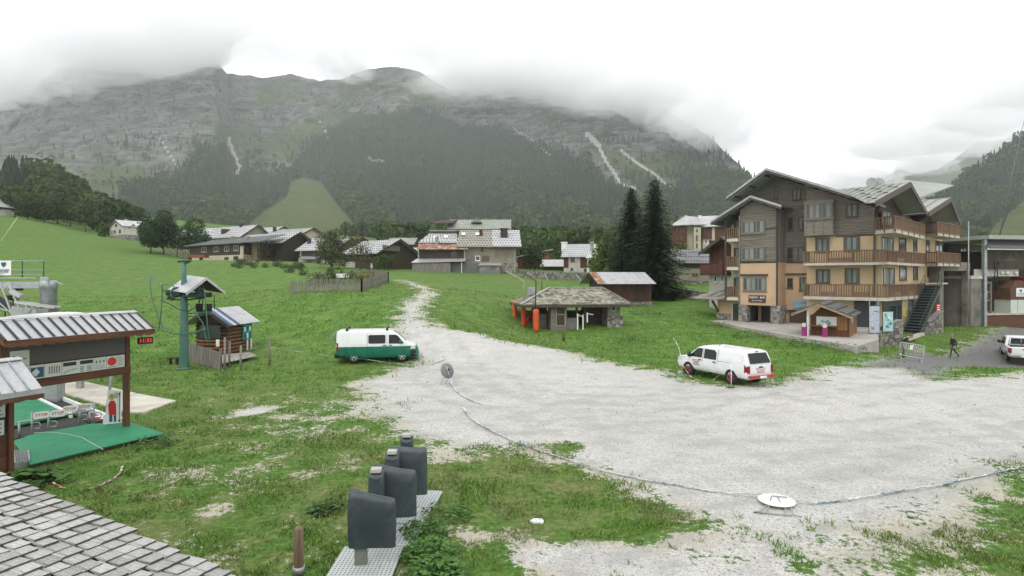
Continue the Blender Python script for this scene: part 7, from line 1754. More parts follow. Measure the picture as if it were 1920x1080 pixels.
# ------------------------------------------------------------------ vehicles
PAINTW = M('white_car_paint', (.70, .71, .72), .28, .06, 2, bump=0, spec=.5)
PAINTG = M('green_car_paint', (.012, .145, .095), .3, .08, 2, bump=0, spec=.5)
TRIM = M('black_car_trim', (.018, .019, .02), .55, .2, 6, bump=0)
CGLASS = M('car_glass', (.010, .013, .014), .06, .1, 1, bump=0, spec=.3)
TYRE = M('tyre_rubber', (.02, .02, .021), .85, .3, 8)
ALLOY = M('alloy_rim', (.42, .43, .44), .35, .15, 6, .6)
TAILR = M('tail_lamp_red', (.20, .008, .010), .25, .1, 4, bump=0)
LAMPW = M('lamp_clear', (.55, .57, .58), .15, .1, 4, bump=0)
REDRIM = M('red_rim', (.19, .045, .055), .5, .2, 5)
RCAB = M('red_bumper', (.38, .04, .045), .5, .2, 5)
class Car:
    """body lofted from a side profile; roof line, sill line and half width are functions of x (forward) and z"""
    def __init__(s, top, W, belt, tumble, zb, ends):
        s.top, s.W, s.belt, s.tumble, s.zb, s.ends = np.array(top, float), W, belt, tumble, zb, ends
    def zt(s, x): return float(np.interp(x, s.top[:, 0], s.top[:, 1]))
    def wy(s, x, z):
        x0, x1, r = s.ends; e = 1.0
        for d in (x - x0, x1 - x):
            if d < r: e = min(e, .80 + .20 * math.sqrt(max(0, 1 - (1 - d / r) ** 2)))
        k = s.W * e
        if z > s.belt: k -= s.tumble * (z - s.belt)
        elif z < s.zb + .25: k -= .10 * ((s.zb + .25 - z) / .25) ** 2
        return k
    def body(s, n=46, paint2=None, zsplit=None):
        x0, x1, _ = s.ends; m = MB(); rings = []
        for i in range(n + 1):
            x = x0 + (x1 - x0) * (.5 - .5 * math.cos(PI * i / n)); zt = s.zt(x); rg = []
            zs = [s.zb, s.zb + .06, s.zb + .2] + [zsplit or .8] + [(zsplit or .8) + .012, s.belt]
            zs = [min(z, zt - .12 + .01 * j) for j, z in enumerate(zs)]
            for j in range(1, 4): zs.append(zs[5] + (zt - .08 - zs[5]) * j / 3)
            half = [(0, s.zb)] + [(s.wy(x, z), z) for z in zs]
            w = half[-1][1] and half[-1][0]; zl = half[-1][1]
            half += [(w - .025, zl + .045), (w - .085, zl + .07), (w * .5, zt), (0, zt + .008)]
            rings.append([(x, y, z) for y, z in half] + [(x, -y, z) for y, z in half[-2:0:-1]])
        k = len(rings[0]); vs = [p for r in rings for p in r]
        fs = [(i * k + j, (i + 1) * k + j, (i + 1) * k + (j + 1) % k, i * k + (j + 1) % k) for i in range(n) for j in range(k)]
        m.add(vs, fs, 0, True); m.add(rings[0], [tuple(range(k))], 0); m.add(rings[-1], [tuple(range(k))[::-1]], 0)
        if paint2:
            for i, f in enumerate(m.f):
                if sum(m.v[q][2] for q in f) / len(f) < zsplit: m.mi[i] = 1
        return m
    def side(s, poly, side, off=.012, mi=0, m=None):
        """panel that follows the flank: poly in (x, z)"""
        m = m or MB(); c = (sum(p[0] for p in poly) / len(poly), sum(p[1] for p in poly) / len(poly)); ins = [(c[0] + (p[0] - c[0]) * .5, c[1] + (p[1] - c[1]) * .5) for p in poly]
        P = [(x, side * (s.wy(x, z) + off), z) for x, z in poly + ins + [c]]; n = len(poly)
        fs = [(i, (i + 1) % n, n + (i + 1) % n, n + i) for i in range(n)] + [(n + i, n + (i + 1) % n, 2 * n) for i in range(n)]
        return m.add(P, [f if side < 0 else f[::-1] for f in fs], mi)
    def top_panel(s, xa, xb, fw, off=.012, n=5):
        m = MB(); vs = []
        for i in range(n + 1):
            x = xa + (xb - xa) * i / n; w = (s.wy(x, s.zt(x)) - .11) * fw
            for j in range(5): vs.append((x, -w + 2 * w * j / 4, s.zt(x) + off - .035 * abs(j - 2) ** 2 / 4))
        return m.add(vs, [(i * 5 + j, (i + 1) * 5 + j, (i + 1) * 5 + j + 1, i * 5 + j + 1) for i in range(n) for j in range(4)], 0, True)
def rr_box(x0, x1, z0, z1, r=.05):
    return [(x0 + r, z0), (x1 - r, z0), (x1, z0 + r), (x1, z1 - r), (x1 - r, z1), (x0 + r, z1), (x0, z1 - r), (x0, z0 + r)]
def cut_arches(o, xs, r, zc, W):
    for x in xs:
        c = MB().lathe([(.001, -.32), (r, -.32), (r, .2), (.001, .2)], (0, 0, 0), 24, 0, 'y', False)
        for sgn in (-1, 1):
            m = MB(); m.v = [(a + x, b + sgn * W, cz + zc) for a, b, cz in c.v]; m.f, m.mi, m.sm = c.f, c.mi, c.sm
            k = m.build('cutter', TRIM); md = o.modifiers.new('arch', 'BOOLEAN'); md.operation = 'DIFFERENCE'; md.solver = 'EXACT'; md.object = k
            me = bpy.data.meshes.new_from_object(o.evaluated_get(bpy.context.evaluated_depsgraph_get())); o.modifiers.clear(); old = o.data; o.data = me; bpy.data.objects.remove(k)
def wheel(root, x, y, r, w, rim, spokes=5):
    s = 1 if y > 0 else -1
    t = MB().lathe([(r * .62, -w / 2), (r * .93, -w / 2), (r, -w * .32), (r, w * .32), (r * .93, w / 2), (r * .62, w / 2), (r * .62, -w / 2)], (x, y, r), 24, 0, 'y').build('wheel', TYRE, root)
    yy = y + s * w * .36; m = MB().lathe([(r * .55, -.03), (r * .66, -.03), (r * .66, .03), (r * .55, .03), (r * .55, -.03)], (x, yy, r), 24, 0, 'y')
    for i in range(spokes):
        a = 2 * PI * i / spokes + .3; m.bar((x, yy, r), (x + math.cos(a) * r * .6, yy, r + math.sin(a) * r * .6), .05, r * .22, 0, (0, 1, 0)) if False else m.bar((x, yy, r), (x + math.cos(a) * r * .6, yy, r + math.sin(a) * r * .6), r * .2, .03, 0, (0, 1, 0))
    m.lathe([(.001, -.02), (r * .17, -.02), (r * .15, .03), (.001, .04)] if s > 0 else [(.001, -.04), (r * .15, -.03), (r * .17, .02), (.001, .02)], (x, yy, r), 14, 0, 'y')
    m.build('rim', rim, t); MB().lathe([(.001, -.01), (r * .6, -.01), (r * .6, .01), (.001, .01)], (x, yy - s * .05, r), 18, 0, 'y').build('hub_back', TRIM, t)
# --- two-tone van
pv = at(708, 32.2); root = thing('camper_van', 'white over green van with roof bars, parked beside the gravel path', 'van', tuple(pv), .17)
root.scale = (.875,) * 3
V_ = Car([(-2.42, 1.62), (-2.38, 1.88), (-2.2, 1.96), (.70, 1.97), (1.0, 1.90), (1.30, 1.68), (1.82, 1.22), (2.15, 1.08), (2.38, .98), (2.48, .82), (2.5, .7)], .95, 1.0, .155, .27, (-2.42, 2.5, .5))
bd = V_.body(52, True, .985).build('body', [PAINTW, PAINTG], root); cut_arches(bd, (-1.36, 1.52), .385, .35, .95)
for s in (-1, 1):
    for nm, pl in (('side_window', rr_box(-.50, .52, 1.16, 1.68, .05)), ('rear_side_panel', rr_box(-1.62, -.62, 1.14, 1.70, .06))):
        V_.side(pl, s, .014).build(nm, CGLASS if nm == 'side_window' else PAINTW, root)
    V_.side([(.72, 1.14), (1.62, 1.14), (1.60, 1.20), (1.26, 1.62), (1.12, 1.68), (.72, 1.68)], s, .014).build('door_window', CGLASS, root)
    m = MB()
    for x in (.60, -.56, 1.66): m.bar((x, s * (V_.wy(x, .6) + .004), .45), (x, s * (V_.wy(x, 1.0) + .004), 1.0), .012, .012); m.bar((x, s * (V_.wy(x, 1.0) + .004), 1.0), (x, s * (V_.wy(x, 1.7) + .004), 1.12 if x > 1.6 else 1.75), .012, .012)
    m.build('door_gap', TRIM, root, kind='stuff')
    for x in (.36, .72): MB().bar((x, s * (V_.wy(x, 1.05) + .02), 1.05), (x + .2, s * (V_.wy(x, 1.05) + .02), 1.05), .035, .045).build('door_handle', TRIM, root)
    MB().lathe([(.001, -.06), (.11, -.05), (.12, .04), (.001, .06)], (1.42, s * 1.03, 1.24), 12, 0, 'x').build('mirror', PAINTG, root)
    V_.side([(2.02, .80), (2.34, .80), (2.32, .97), (2.08, .97)], s, .012).build('headlight', LAMPW, root); V_.side([(-2.40, .72), (-2.28, .72), (-2.28, 1.2), (-2.40, 1.24)], s, .012).build('tail_lamp', TAILR, root)
    V_.side([(2.02, .32), (2.36, .34), (2.36, .70), (2.1, .72), (2.0, .62)], s, .02).build('bumper_corner', TRIM, root); V_.side([(-2.40, .30), (-1.86, .30), (-1.84, .48), (-2.40, .52)], s, .02).build('bumper_corner', TRIM, root)
    for x in (-1.36, 1.52): wheel(root, x, s * .82, .34, .22, ALLOY)
MB().box(2.40, 2.53, -.78, .78, .32, .74).build('front_bumper', TRIM, root, .04); MB().box(-2.52, -2.40, -.84, .84, .30, .52).build('rear_bumper', TRIM, root, .03)
V_.top_panel(1.02, 1.80, .98).build('windscreen', CGLASS, root); MB().box(-2.45, -2.41, -.68, .68, 1.14, 1.66).build('rear_window', CGLASS, root)
for x in (-1.78, .62):
    b = MB().bar((x, -.78, 2.08), (x, .78, 2.08), .06, .035).build('roof_bar', TRIM, root)
    for s in (-1, 1): MB().box(x - .07, x + .07, s * .74 - .05, s * .74 + .05, 1.90, 2.07).build('bar_foot', TRIM, b)
bk = link('bike_rack', None, root)
for s in (-.4, .4): MB().tube([(-2.43, s, 1.92), (-2.60, s, 1.75), (-2.74, s, 1.45), (-2.55, s, .95), (-2.45, s, .9)], .018, 6).build('rack_tube', STEEL, bk)
for z, x in ((1.6, -2.70), (1.42, -2.74), (1.2, -2.66)): MB().tube([(x, -.6, z), (x, .6, z)], .016, 6).build('rack_bar', STEEL, bk)
# --- white pickups
def pickup(lab, loc, rz, canopy, rim, decals):
    root = thing('pickup', lab, 'pickup', loc, rz)
    top = [(-2.58, 1.10), (-2.50, 1.14), (-.75, 1.14), (-.62, 1.62), (-.3, 1.74), (.55, 1.76), (.95, 1.66), (1.50, 1.22), (1.75, 1.14), (2.35, 1.02), (2.52, .9), (2.58, .72)]
    if canopy: top = [(-2.58, 1.14), (-2.46, 1.42), (-2.30, 1.72), (-2.0, 1.79), (-.7, 1.79), (-.3, 1.78), (.55, 1.78), (.95, 1.67), (1.50, 1.23), (1.75, 1.15), (2.35, 1.03), (2.52, .9), (2.58, .72)]
    C_ = Car(top, .92, 1.06, .20, .40, (-2.58, 2.58, .35)); bd = C_.body(54, None, None).build('body', PAINTW, root); cut_arches(bd, (-1.52, 1.58), .44, .40, .92)
    for s in (-1, 1):
        C_.side([(.52, 1.12), (1.44, 1.12), (1.42, 1.17), (.98, 1.55), (.82, 1.62), (.52, 1.62)], s, .014).build('door_window', CGLASS, root)
        C_.side([(-.52, 1.12), (.38, 1.12), (.38, 1.62), (-.34, 1.62), (-.50, 1.50)], s, .014).build('rear_door_window', CGLASS, root)
        if canopy: C_.side(rr_box(-2.28, -.80, 1.20, 1.62, .08), s, .012).build('canopy_panel', PAINTW, root)
        m = MB()
        for x in (.45, -.62, 1.50): m.bar((x, s * (C_.wy(x, .5) + .003), .48), (x, s * (C_.wy(x, 1.06) + .003), 1.06), .012, .012); m.bar((x, s * (C_.wy(x, 1.06) + .003), 1.06), (x, s * (C_.wy(x, 1.6) + .003), 1.1 if x > 1 else 1.68), .012, .012)
        if canopy: m.bar((-2.5, s * (C_.wy(-2.4, 1.09) + .004), 1.09), (-.66, s * (C_.wy(-1, 1.09) + .004), 1.09), .012, .015)
        m.build('door_gap', TRIM, root, kind='stuff')
        for x in (.55, -.5): MB().bar((x, s * (C_.wy(x, 1.0) + .02), 1.0), (x + .2, s * (C_.wy(x, 1.0) + .02), 1.0), .035, .045).build('door_handle', TRIM, root)
        MB().lathe([(.001, -.06), (.12, -.05), (.12, .05), (.001, .06)], (1.36, s * 1.03, 1.2), 12, 0, 'x').build('mirror', TRIM, root)
        C_.side([(-2.57, .72), (-2.40, .72), (-2.40, 1.07), (-2.57, 1.07)], s, .014).build('tail_lamp', TAILR, root); MB().box(-2.62, -2.55, s * .80 - .07, s * .80 + .07, .70, 1.06).build('tail_lamp', TAILR, root)
        C_.side([(2.08, .84), (2.36, .82), (2.34, .94), (2.08, 1.0)], s, .014).build('headlight', LAMPW, root)
        for x in (-1.52, 1.58): wheel(root, x, s * .80, .40, .26, rim, 6)
    C_.top_panel(.98, 1.48, .98).build('windscreen', CGLASS, root)
    if canopy:
        m = MB(); vs = [(-2.585, -.70, 1.17), (-2.585, .70, 1.17), (-2.35, .62, 1.66), (-2.35, -.62, 1.66)]; m.slab([Vector(v) + Vector((-.035, 0, .01)) for v in vs], .015).build('canopy_window', CGLASS, root)
        MB().bar((-2.37, -.10, 1.74), (-2.37, .10, 1.74), .04).build('brake_lamp', TRIM, root); MB().tube([(-.1, .3, 1.79), (-.35, .3, 2.0)], .012, 5).build('aerial', DSTEEL, root)
    else:
        MB().box(-2.48, -.78, -.76, .76, 1.10, 1.152).build('load_bed', TRIM, root); MB().slab([(-.80, -.60, 1.22), (-.80, .60, 1.22), (-.66, .54, 1.60), (-.66, -.54, 1.60)][::-1], .02).build('rear_window', CGLASS, root)
        MB().tube([(-.9, -.7, 1.14), (-.9, -.66, 1.66), (-.9, .66, 1.66), (-.9, .7, 1.14)], .03, 6).build('roll_bar', STEEL, root); MB().tube([(-.9, 0, 1.14), (-.9, 0, 1.66)], .02, 6).build('bar_upright', STEEL, root)
    tg = MB().box(-2.615, -2.57, -.70, .70, .66, 1.08).build('tailgate', PAINTW, root, .015)
    MB().box(-2.635, -2.61, -.12, .12, .96, 1.02).build('tailgate_handle', TRIM, tg)
    MB().box(-2.78, -2.56, -.82, .82, .46, .58).build('rear_bumper', RCAB if decals else STEEL, root, .02); MB().box(-2.80, -2.775, -.22, .22, .46, .57).build('number_plate', WHITE, root)
    MB().box(2.5, 2.64, -.8, .8, .42, .72).build('front_bumper', RCAB if decals else PAINTW, root, .04)
    if decals:
        for sgn in (1,):
            y = sgn * (C_.wy(.9, .9) + .014)
            MB().box(.72, 1.22, y - .004, y, .86, .97).build('door_decal', TXT_R, root); MB().box(.74, 1.20, y, y + .003, .90, .93).build('decal_print', TXT_W, root)
            for z, a, b in ((.78, .76, 1.16), (.69, .70, 1.2)): MB().box(a, b, y - .004, y, z, z + .035).build('decal_line', TXT_D, root)
        MB().box(-2.622, -2.613, -.30, .30, .86, .95).build('gate_decal', TXT_R, tg); MB().box(-2.626, -2.621, -.26, .26, .89, .92).build('decal_print', TXT_W, tg)
        for z in (.78, .71): MB().box(-2.622, -2.613, -.26, .26, z, z + .03).build('decal_line', TXT_D, tg)
    return root
p1, p2 = at(1368, 25.0), at(1286, 27.6); hv = (p2 - p1); ang = math.atan2(.905, -.425); c = (p1 + p2) / 2 + Vector((.45, .36, 0))
pk = pickup('white pickup with a closed white canopy, red wheels and red rear bumper', (c.x, c.y, hz(c.x, c.y)), ang, True, REDRIM, True); pk.scale = (.84,) * 3; pk.location.x += .35
g_ = at(1912, 42.5); pk2 = pickup('white open pickup cut off by the right edge of the picture', (g_.x + 1.0, g_.y + 1.2, hz(g_.x + 1.0, g_.y + 1.2) + .02), math.atan2(.83, .56), False, ALLOY, False)

# ------------------------------------------------------------------ people
SKIN = M('skin', (.42, .25, .18), .6, .08, 6); HAIRG = M('grey_hair', (.28, .26, .24), .8, .2, 9); CLOTHD = M('dark_suit_cloth', (.035, .037, .042), .85, .25, 5); CLOTHN = M('navy_jacket_cloth', (.022, .025, .034), .85, .25, 5); TROU = M('charcoal_trousers', (.045, .045, .05), .85, .25, 5); HAIRR = M('reddish_hair', (.16, .07, .05), .8, .2, 9); SHOE = M('dark_shoe', (.015, .014, .014), .6)
def person(lab, loc, rz, J, cloth, hair, hcut):
    """J: joint positions; the skin surface is grown as one body and coloured by region"""
    root = thing('person', lab, 'person', loc, rz); vs, es, rd, reg = [], [], [], []
    def v(p, r, g): vs.append(tuple(p)); rd.append(r); reg.append(g); return len(vs) - 1
    def chain(i, pts):
        for p, r, g in pts: j = v(p, r, g); es.append((i, j)); i = j
        return i
    pel = v(J['pelvis'], (.155, .12), 'leg'); ch = chain(pel, [(J['waist'], (.145, .11), 'top'), (J['chest'], (.175, .125), 'top'), (J['neckb'], (.075, .07), 'top')])
    hd = chain(ch, [(J['neck'], (.055, .055), 'skin'), (J['jaw'], (.078, .085), 'skin'), (J['head'], (.088, .10), 'skin'), (J['crown'], (.06, .07), 'skin')])
    chest = 2
    for s in ('l', 'r'):
        hp = chain(pel, [(J['hip' + s], (.10, .105), 'leg'), (J['knee' + s], (.068, .07), 'leg'), (J['ank' + s], (.045, .048), 'leg'), (J['toe' + s], (.04, .035), 'shoe')])
        wr = chain(chest, [(J['sho' + s], (.07, .07), 'top'), (J['elb' + s], (.052, .052), 'top'), (J['wri' + s], (.036, .036), 'top')])
        w = Vector(J['wri' + s]); e = Vector(J['elb' + s]); d = (w - e).normalized(); sd = d.cross(Vector((1, 0, 0))).normalized()
        pm_ = chain(wr, [(w + d * .06, (.034, .022), 'skin')])
        for k, (o, L) in enumerate(((-.027, .075), (-.009, .09), (.009, .085), (.027, .065))): chain(pm_, [(w + d * .10 + sd * o, (.0095, .0095), 'skin'), (w + d * (.10 + L * .55) + sd * o + Vector((.008, 0, 0)), (.0085, .0085), 'skin'), (w + d * (.10 + L) + sd * o + Vector((.022, 0, 0)), (.007, .007), 'skin')])
        chain(pm_, [(w + d * .06 + sd * -.04 + Vector((.015, 0, 0)), (.011, .011), 'skin'), (w + d * .10 + sd * -.05 + Vector((.03, 0, 0)), (.009, .009), 'skin')])
    me = bpy.data.meshes.new('body'); me.from_pydata(vs, es, []); o = link('body', me, root)
    sk = o.modifiers.new('skin', 'SKIN'); sk.use_smooth_shade = True
    for i, r in enumerate(rd): me.skin_vertices[0].data[i].radius = r
    me.skin_vertices[0].data[0].use_root = True
    ss = o.modifiers.new('sub', 'SUBSURF'); ss.levels = ss.render_levels = 2
    em = bpy.data.meshes.new_from_object(o.evaluated_get(bpy.context.evaluated_depsgraph_get())); o.modifiers.clear(); o.data = em
    for m_ in (cloth, TROU, SKIN, SHOE): em.materials.append(m_)
    A = np.array(vs); keys = {'top': 0, 'leg': 1, 'skin': 2, 'shoe': 3}
    segA = np.array([vs[a] for a, b in es]); segB = np.array([vs[b] for a, b in es]); sr = [reg[b] for a, b in es]
    for f in em.polygons:
        c = np.array(f.center); ab = segB - segA; t_ = np.clip(((c - segA) * ab).sum(1) / np.maximum((ab * ab).sum(1), 1e-9), 0, 1); d_ = np.linalg.norm(c - segA - ab * t_[:, None], axis=1)
        f.material_index = keys[sr[int(np.argmin(d_))]]; f.use_smooth = True
    H, Cn = Vector(J['head']), Vector(J['crown']); up_ = (Cn - Vector(J['jaw'])).normalized()
    m = MB(); fw = Vector(J['face']); m.lathe([(.105, -.02), (.112, .03), (.10, .085), (.06, .125), (0, .138)], (0, 0, 0), 14)
    q = up_.to_track_quat('Z', 'Y'); m.v = [tuple(H + fw * -.022 + q @ Vector(p)) for p in m.v]; m.build('hair', hair, root)
    m = MB()
    for s in (-1, 1): sd = fw.cross(up_).normalized() * s * .034; m.lathe([(.001, -.012), (.012, 0), (.001, .012)], tuple(H + fw * .093 + sd - up_ * .0), 8)
    m.build('eyes', TXT_D, root, kind='stuff'); MB().bar(H + fw * .10 + up_ * .01, H + fw * .118 - up_ * .035, .022).build('nose', SKIN, root); MB().bar(H + fw * .088 - up_ * .065 - fw.cross(up_) * .022, H + fw * .088 - up_ * .065 + fw.cross(up_) * .022, .012).build('mouth', M('lip', (.30, .12, .10), .6), root)
    for s in (-1, 1): MB().lathe([(.001, -.01), (.024, -.005), (.026, .005), (.001, .01)], tuple(H + fw.cross(up_).normalized() * s * .093), 8, 0, 'y').build('ear', SKIN, root)
    m = MB().slab([Vector(J['chest']) + Vector((.10, -.07, .12)), Vector(J['chest']) + Vector((.10, .07, .12)), Vector(J['waist']) + Vector((.10, .03, .06)), Vector(J['waist']) + Vector((.10, -.03, .06))], .012); m.build('jacket_front', cloth, root)
    return root
# x is forward for the figure
JW = dict(pelvis=(0, 0, .93), waist=(.03, 0, 1.10), chest=(.06, 0, 1.32), neckb=(.085, 0, 1.46), neck=(.10, 0, 1.53), jaw=(.135, 0, 1.59), head=(.145, 0, 1.655), crown=(.14, 0, 1.74), face=(1, 0, -.08),
          hipl=(0, .10, .88), kneel=(.22, .10, .50), ankl=(.26, .10, .09), toel=(.42, .11, .045), hipr=(0, -.10, .88), kneer=(-.10, -.10, .49), ankr=(-.40, -.10, .17), toer=(-.34, -.10, .03),
          shol=(.06, .20, 1.40), elbl=(-.10, .25, 1.13), wril=(-.02, .24, .90), shor=(.06, -.20, 1.40), elbr=(.05, -.25, 1.12), wrir=(.20, -.22, .90))
p = at(1788, 44.5); person('person in a dark suit walking along the grey road', tuple(p), 2.95, JW, CLOTHD, HAIRG, 0)
JB = dict(pelvis=(-.12, 0, .90), waist=(-.02, 0, 1.06), chest=(.14, 0, 1.22), neckb=(.27, 0, 1.32), neck=(.32, 0, 1.37), jaw=(.39, 0, 1.39), head=(.42, 0, 1.45), crown=(.44, 0, 1.54), face=(.85, 0, -.5),
          hipl=(-.12, .10, .86), kneel=(.02, .11, .47), ankl=(-.04, .11, .09), toel=(.12, .12, .045), hipr=(-.12, -.10, .86), kneer=(.04, -.11, .48), ankr=(-.10, -.11, .09), toer=(.06, -.12, .045),
          shol=(.18, .20, 1.27), elbl=(.26, .24, 1.00), wril=(.45, .20, .92), shor=(.18, -.20, 1.27), elbr=(.28, -.24, 1.00), wrir=(.46, -.20, .90))
p = at(1694, 38.4); person('person in a navy jacket leaning over the crowd barrier', tuple(p), -.6, JB, CLOTHN, HAIRR, 0)

# ------------------------------------------------------------------ crowd barrier
p = at(1706, 36.6); r = thing('crowd_barrier', 'silver steel crowd barrier with a white notice, tilted on the slope', 'barrier', tuple(p), -.12)
r.rotation_euler = (.0, .17, -.12); fr_ = M('barrier_steel', (.48, .49, .49), .4, .12, 4, .5)
MB().tube([(-.72, 0, .28), (-.72, 0, 1.0), (-.64, 0, 1.08), (.64, 0, 1.08), (.72, 0, 1.0), (.72, 0, .28), (-.72, 0, .28)], .022, 8).build('frame', fr_, r)
b0 = MB().tube([(0, 0, .28), (0, 0, 1.08)], .011, 6).build('bar', fr_, r); b0.location = (-.64, 0, 0)
for i in range(1, 14): c = b0.copy(); COL.objects.link(c); c.location = (-.64 + i * .0985, 0, 0)
for x in (-.6, .6): MB().tube([(x, -.26, .0), (x, 0, .26), (x, .26, .0)], .02, 6).build('foot', fr_, r)
MB().box(-.16, .02, -.035, -.025, .72, 1.0).build('notice', WHITE, r); MB().box(-.68, -.54, -.05, -.02, .30, .36).build('tag', WHITE, r)

# ------------------------------------------------------------------ tapes, fallen signs
TAPEW = M('white_tape', (.66, .68, .70), .5, .08, 4, bump=0); TAPEB = M('blue_tape', (.22, .34, .42), .5, .15, 4, bump=0); TAPEG = M('green_tape', (.10, .30, .22), .5, .15, 4, bump=0); TAPER = M('red_tape', (.40, .14, .10), .6, .2, 4, bump=0)
def tape(lab, px_pts, mats, w=.055, lift=.03, seg=.42, seed=0, sag=None, name='barrier_tape'):
    P = [up(G(*q[:2]), lift + (q[2] if len(q) > 2 else 0)) for q in px_pts]; pts = []
    for i in range(len(P) - 1):
        a, b = P[max(i - 1, 0)], P[i]; c, d_ = P[i + 1], P[min(i + 2, len(P) - 1)]
        for k in range(14):
            t_ = k / 14; pts.append(.5 * ((2 * b) + (c - a) * t_ + (2 * a - 5 * b + 4 * c - d_) * t_ * t_ + (3 * b - a - 3 * c + d_) * t_ ** 3))
    pts.append(P[-1]); rr = random.Random(seed); m = MB(); dist = 0
    pts = [p + Vector((rr.gauss(0, .012), rr.gauss(0, .012), abs(rr.gauss(0, .012)))) for p in pts]
    for i, p in enumerate(pts):
        d_ = (pts[min(i + 1, len(pts) - 1)] - pts[max(i - 1, 0)]).normalized(); s = d_.cross(Vector((0, 0, 1))).normalized(); tw = rr.uniform(.2, .9)
        n = (s * math.cos(tw) + Vector((0, 0, 1)) * math.sin(tw)) * w / 2; q = n.cross(d_).normalized() * .004
        m.v += [tuple(p - n - q), tuple(p + n - q), tuple(p + n + q), tuple(p - n + q)]
        if i:
            dist += (p - pts[i - 1]).length; o = 4 * (i - 1); k = int(dist / seg + rr.uniform(-.1, .1)) % len(mats)
            for j in range(4): m.f.append((o + j, o + (j + 1) % 4, o + 4 + (j + 1) % 4, o + 4 + j)); m.mi.append(k); m.sm.append(False)
    return tag(m.build(name, mats), lab, 'tape')
tape('white and green tape stretched over the grass in front of the van', [(468, 668, .35), (505, 671, .55), (560, 676, .45), (620, 681, .35), (690, 685, .25), (752, 688, .1), (800, 693, .15), (836, 694, .5)], [TAPEW, TAPEG, TAPEW, TAPEB], seg=.8, seed=1)
tape('short end of tape lying below the round grey sign', [(846, 717), (852, 730), (866, 744), (882, 752), (906, 760)], [TAPEW, TAPEW, TAPEB], .06, .02, .5, 2)
tape('long blue and white tape curving from the gravel to the fallen white disc', [(868, 768), (886, 788), (915, 806), (955, 826), (1005, 845), (1065, 866), (1130, 885), (1200, 901), (1270, 915), (1340, 926), (1430, 938, .05)], [TAPEW, TAPEB, TAPEW, TAPEW], .065, .03, .55, 3)
tape('pale blue tape running from the fallen white disc to the right edge', [(1484, 948, .05), (1540, 946), (1600, 940), (1680, 928), (1760, 914), (1840, 897), (1900, 882), (1960, 866)], [TAPEW, TAPEB, TAPEW], .06, .03, .6, 4)
tape('red and white tape strip in the grass below the green mat', [(68, 888), (86, 902), (102, 912), (118, 921)], [TAPER, TAPEW, TAPER], .05, .03, .2, 5); tape('curved red and white cord lying in the grass right of the green mat', [(160, 922), (185, 918), (208, 905), (224, 893), (229, 880)], [TAPER, TAPEW], .04, .04, .16, 6)
tape('red and white tape hanging along the flank of the canopied pickup', [(1262, 664, 1.0), (1272, 684, .9), (1280, 700, .45), (1296, 712, .1), (1312, 716, .02)], [TAPER, TAPEW], .05, .02, .3, 7); tape('striped tape strip from the ground up to the thin stand by the rear wheel', [(1336, 716, .02), (1350, 711, .2), (1366, 706, .7)], [TAPEW, TAPER], .05, .02, .25, 8)
# fallen round signs on wire stands
DISCG = M('grey_disc', (.17, .175, .175), .6, .15, 4); WIRE = M('wire_steel', (.30, .31, .31), .5, .1)
g_ = G(840, 722); r = thing('round_sign', 'round grey sign on a wire stand, tipped on the gravel', 'sign', tuple(g_), .75)
m = MB().lathe([(.001, 0), (.33, 0), (.33, .015), (.001, .015)], (0, 0, 0), 28, 0, 'y'); m.v = [tuple(Matrix.Rotation(-.35, 3, 'X') @ Vector(v) + Vector((0, .05, .60))) for v in m.v]; m.build('disc', DISCG, r)
MB().box(-.05, .05, -.05, .0, .62, .70).build('hub', TRIM, r)
for s in (-1, 1): MB().tube([(s * .2, 0, .42), (s * .26, -.28, .0), (s * .10, -.36, .0)], .012, 6).build('stand_leg', WIRE, r); MB().tube([(s * .16, .02, .42), (s * .12, .35, .0)], .012, 6).build('stand_leg', WIRE, r)
MB().tube([(-.1, -.03, .80), (.06, -.05, .35)], .012, 6).build('cross_wire', TAPEW, r)
g_ = G(1456, 946); r = thing('round_sign', 'large white disc sign lying flat on its wire frame, bottom right on the gravel', 'sign', tuple(g_), .0)
MB().lathe([(.001, 0), (.35, 0), (.36, .012), (.35, .022), (.001, .024)], (0, 0, .07), 32).build('disc', WHITE, r)
for k, pts in enumerate((((-.24, -.18, .08), (-.50, -.42, .03), (-.66, -.46, .02), (.02, -.62, .02)), ((.16, -.22, .08), (.06, -.60, .02), (.18, -.66, .02)), ((-.05, .12, .11), (-.3, -.30, .06), (-.44, -.52, .02)), ((.08, .14, .11), (.02, -.1, .10), (.0, -.4, .05), (-.1, -.58, .02)), ((-.02, .16, .11), (.25, .08, .11)))): MB().tube(pts, .011, 6).build('frame_wire', WIRE, r)
g_ = G(1371, 728); r = thing('thin_stand', 'thin white sign stand with a flat foot beside the rear wheel of the canopied pickup', 'sign stand', tuple(g_))
MB().tube([(0, 0, 0), (0, 0, .95)], .014, 6).build('pole', WHITE, r); MB().box(-.14, .14, -.06, .06, 0, .03).build('foot', DSTEEL, r)
g_ = at(1460, 25.0); r = thing('round_reflector', 'small dark red disc on a stake behind the canopied pickup', 'sign', (g_.x, g_.y + 1.4, hz(g_.x, g_.y + 1.4)), .2)
MB().lathe([(.001, 0), (.13, 0), (.13, .02), (.001, .02)], (0, 0, .95), 18, 0, 'y').build('disc', RCAB, r); MB().tube([(0, .03, 0), (0, .03, .95)], .012, 6).build('stake', WIRE, r)
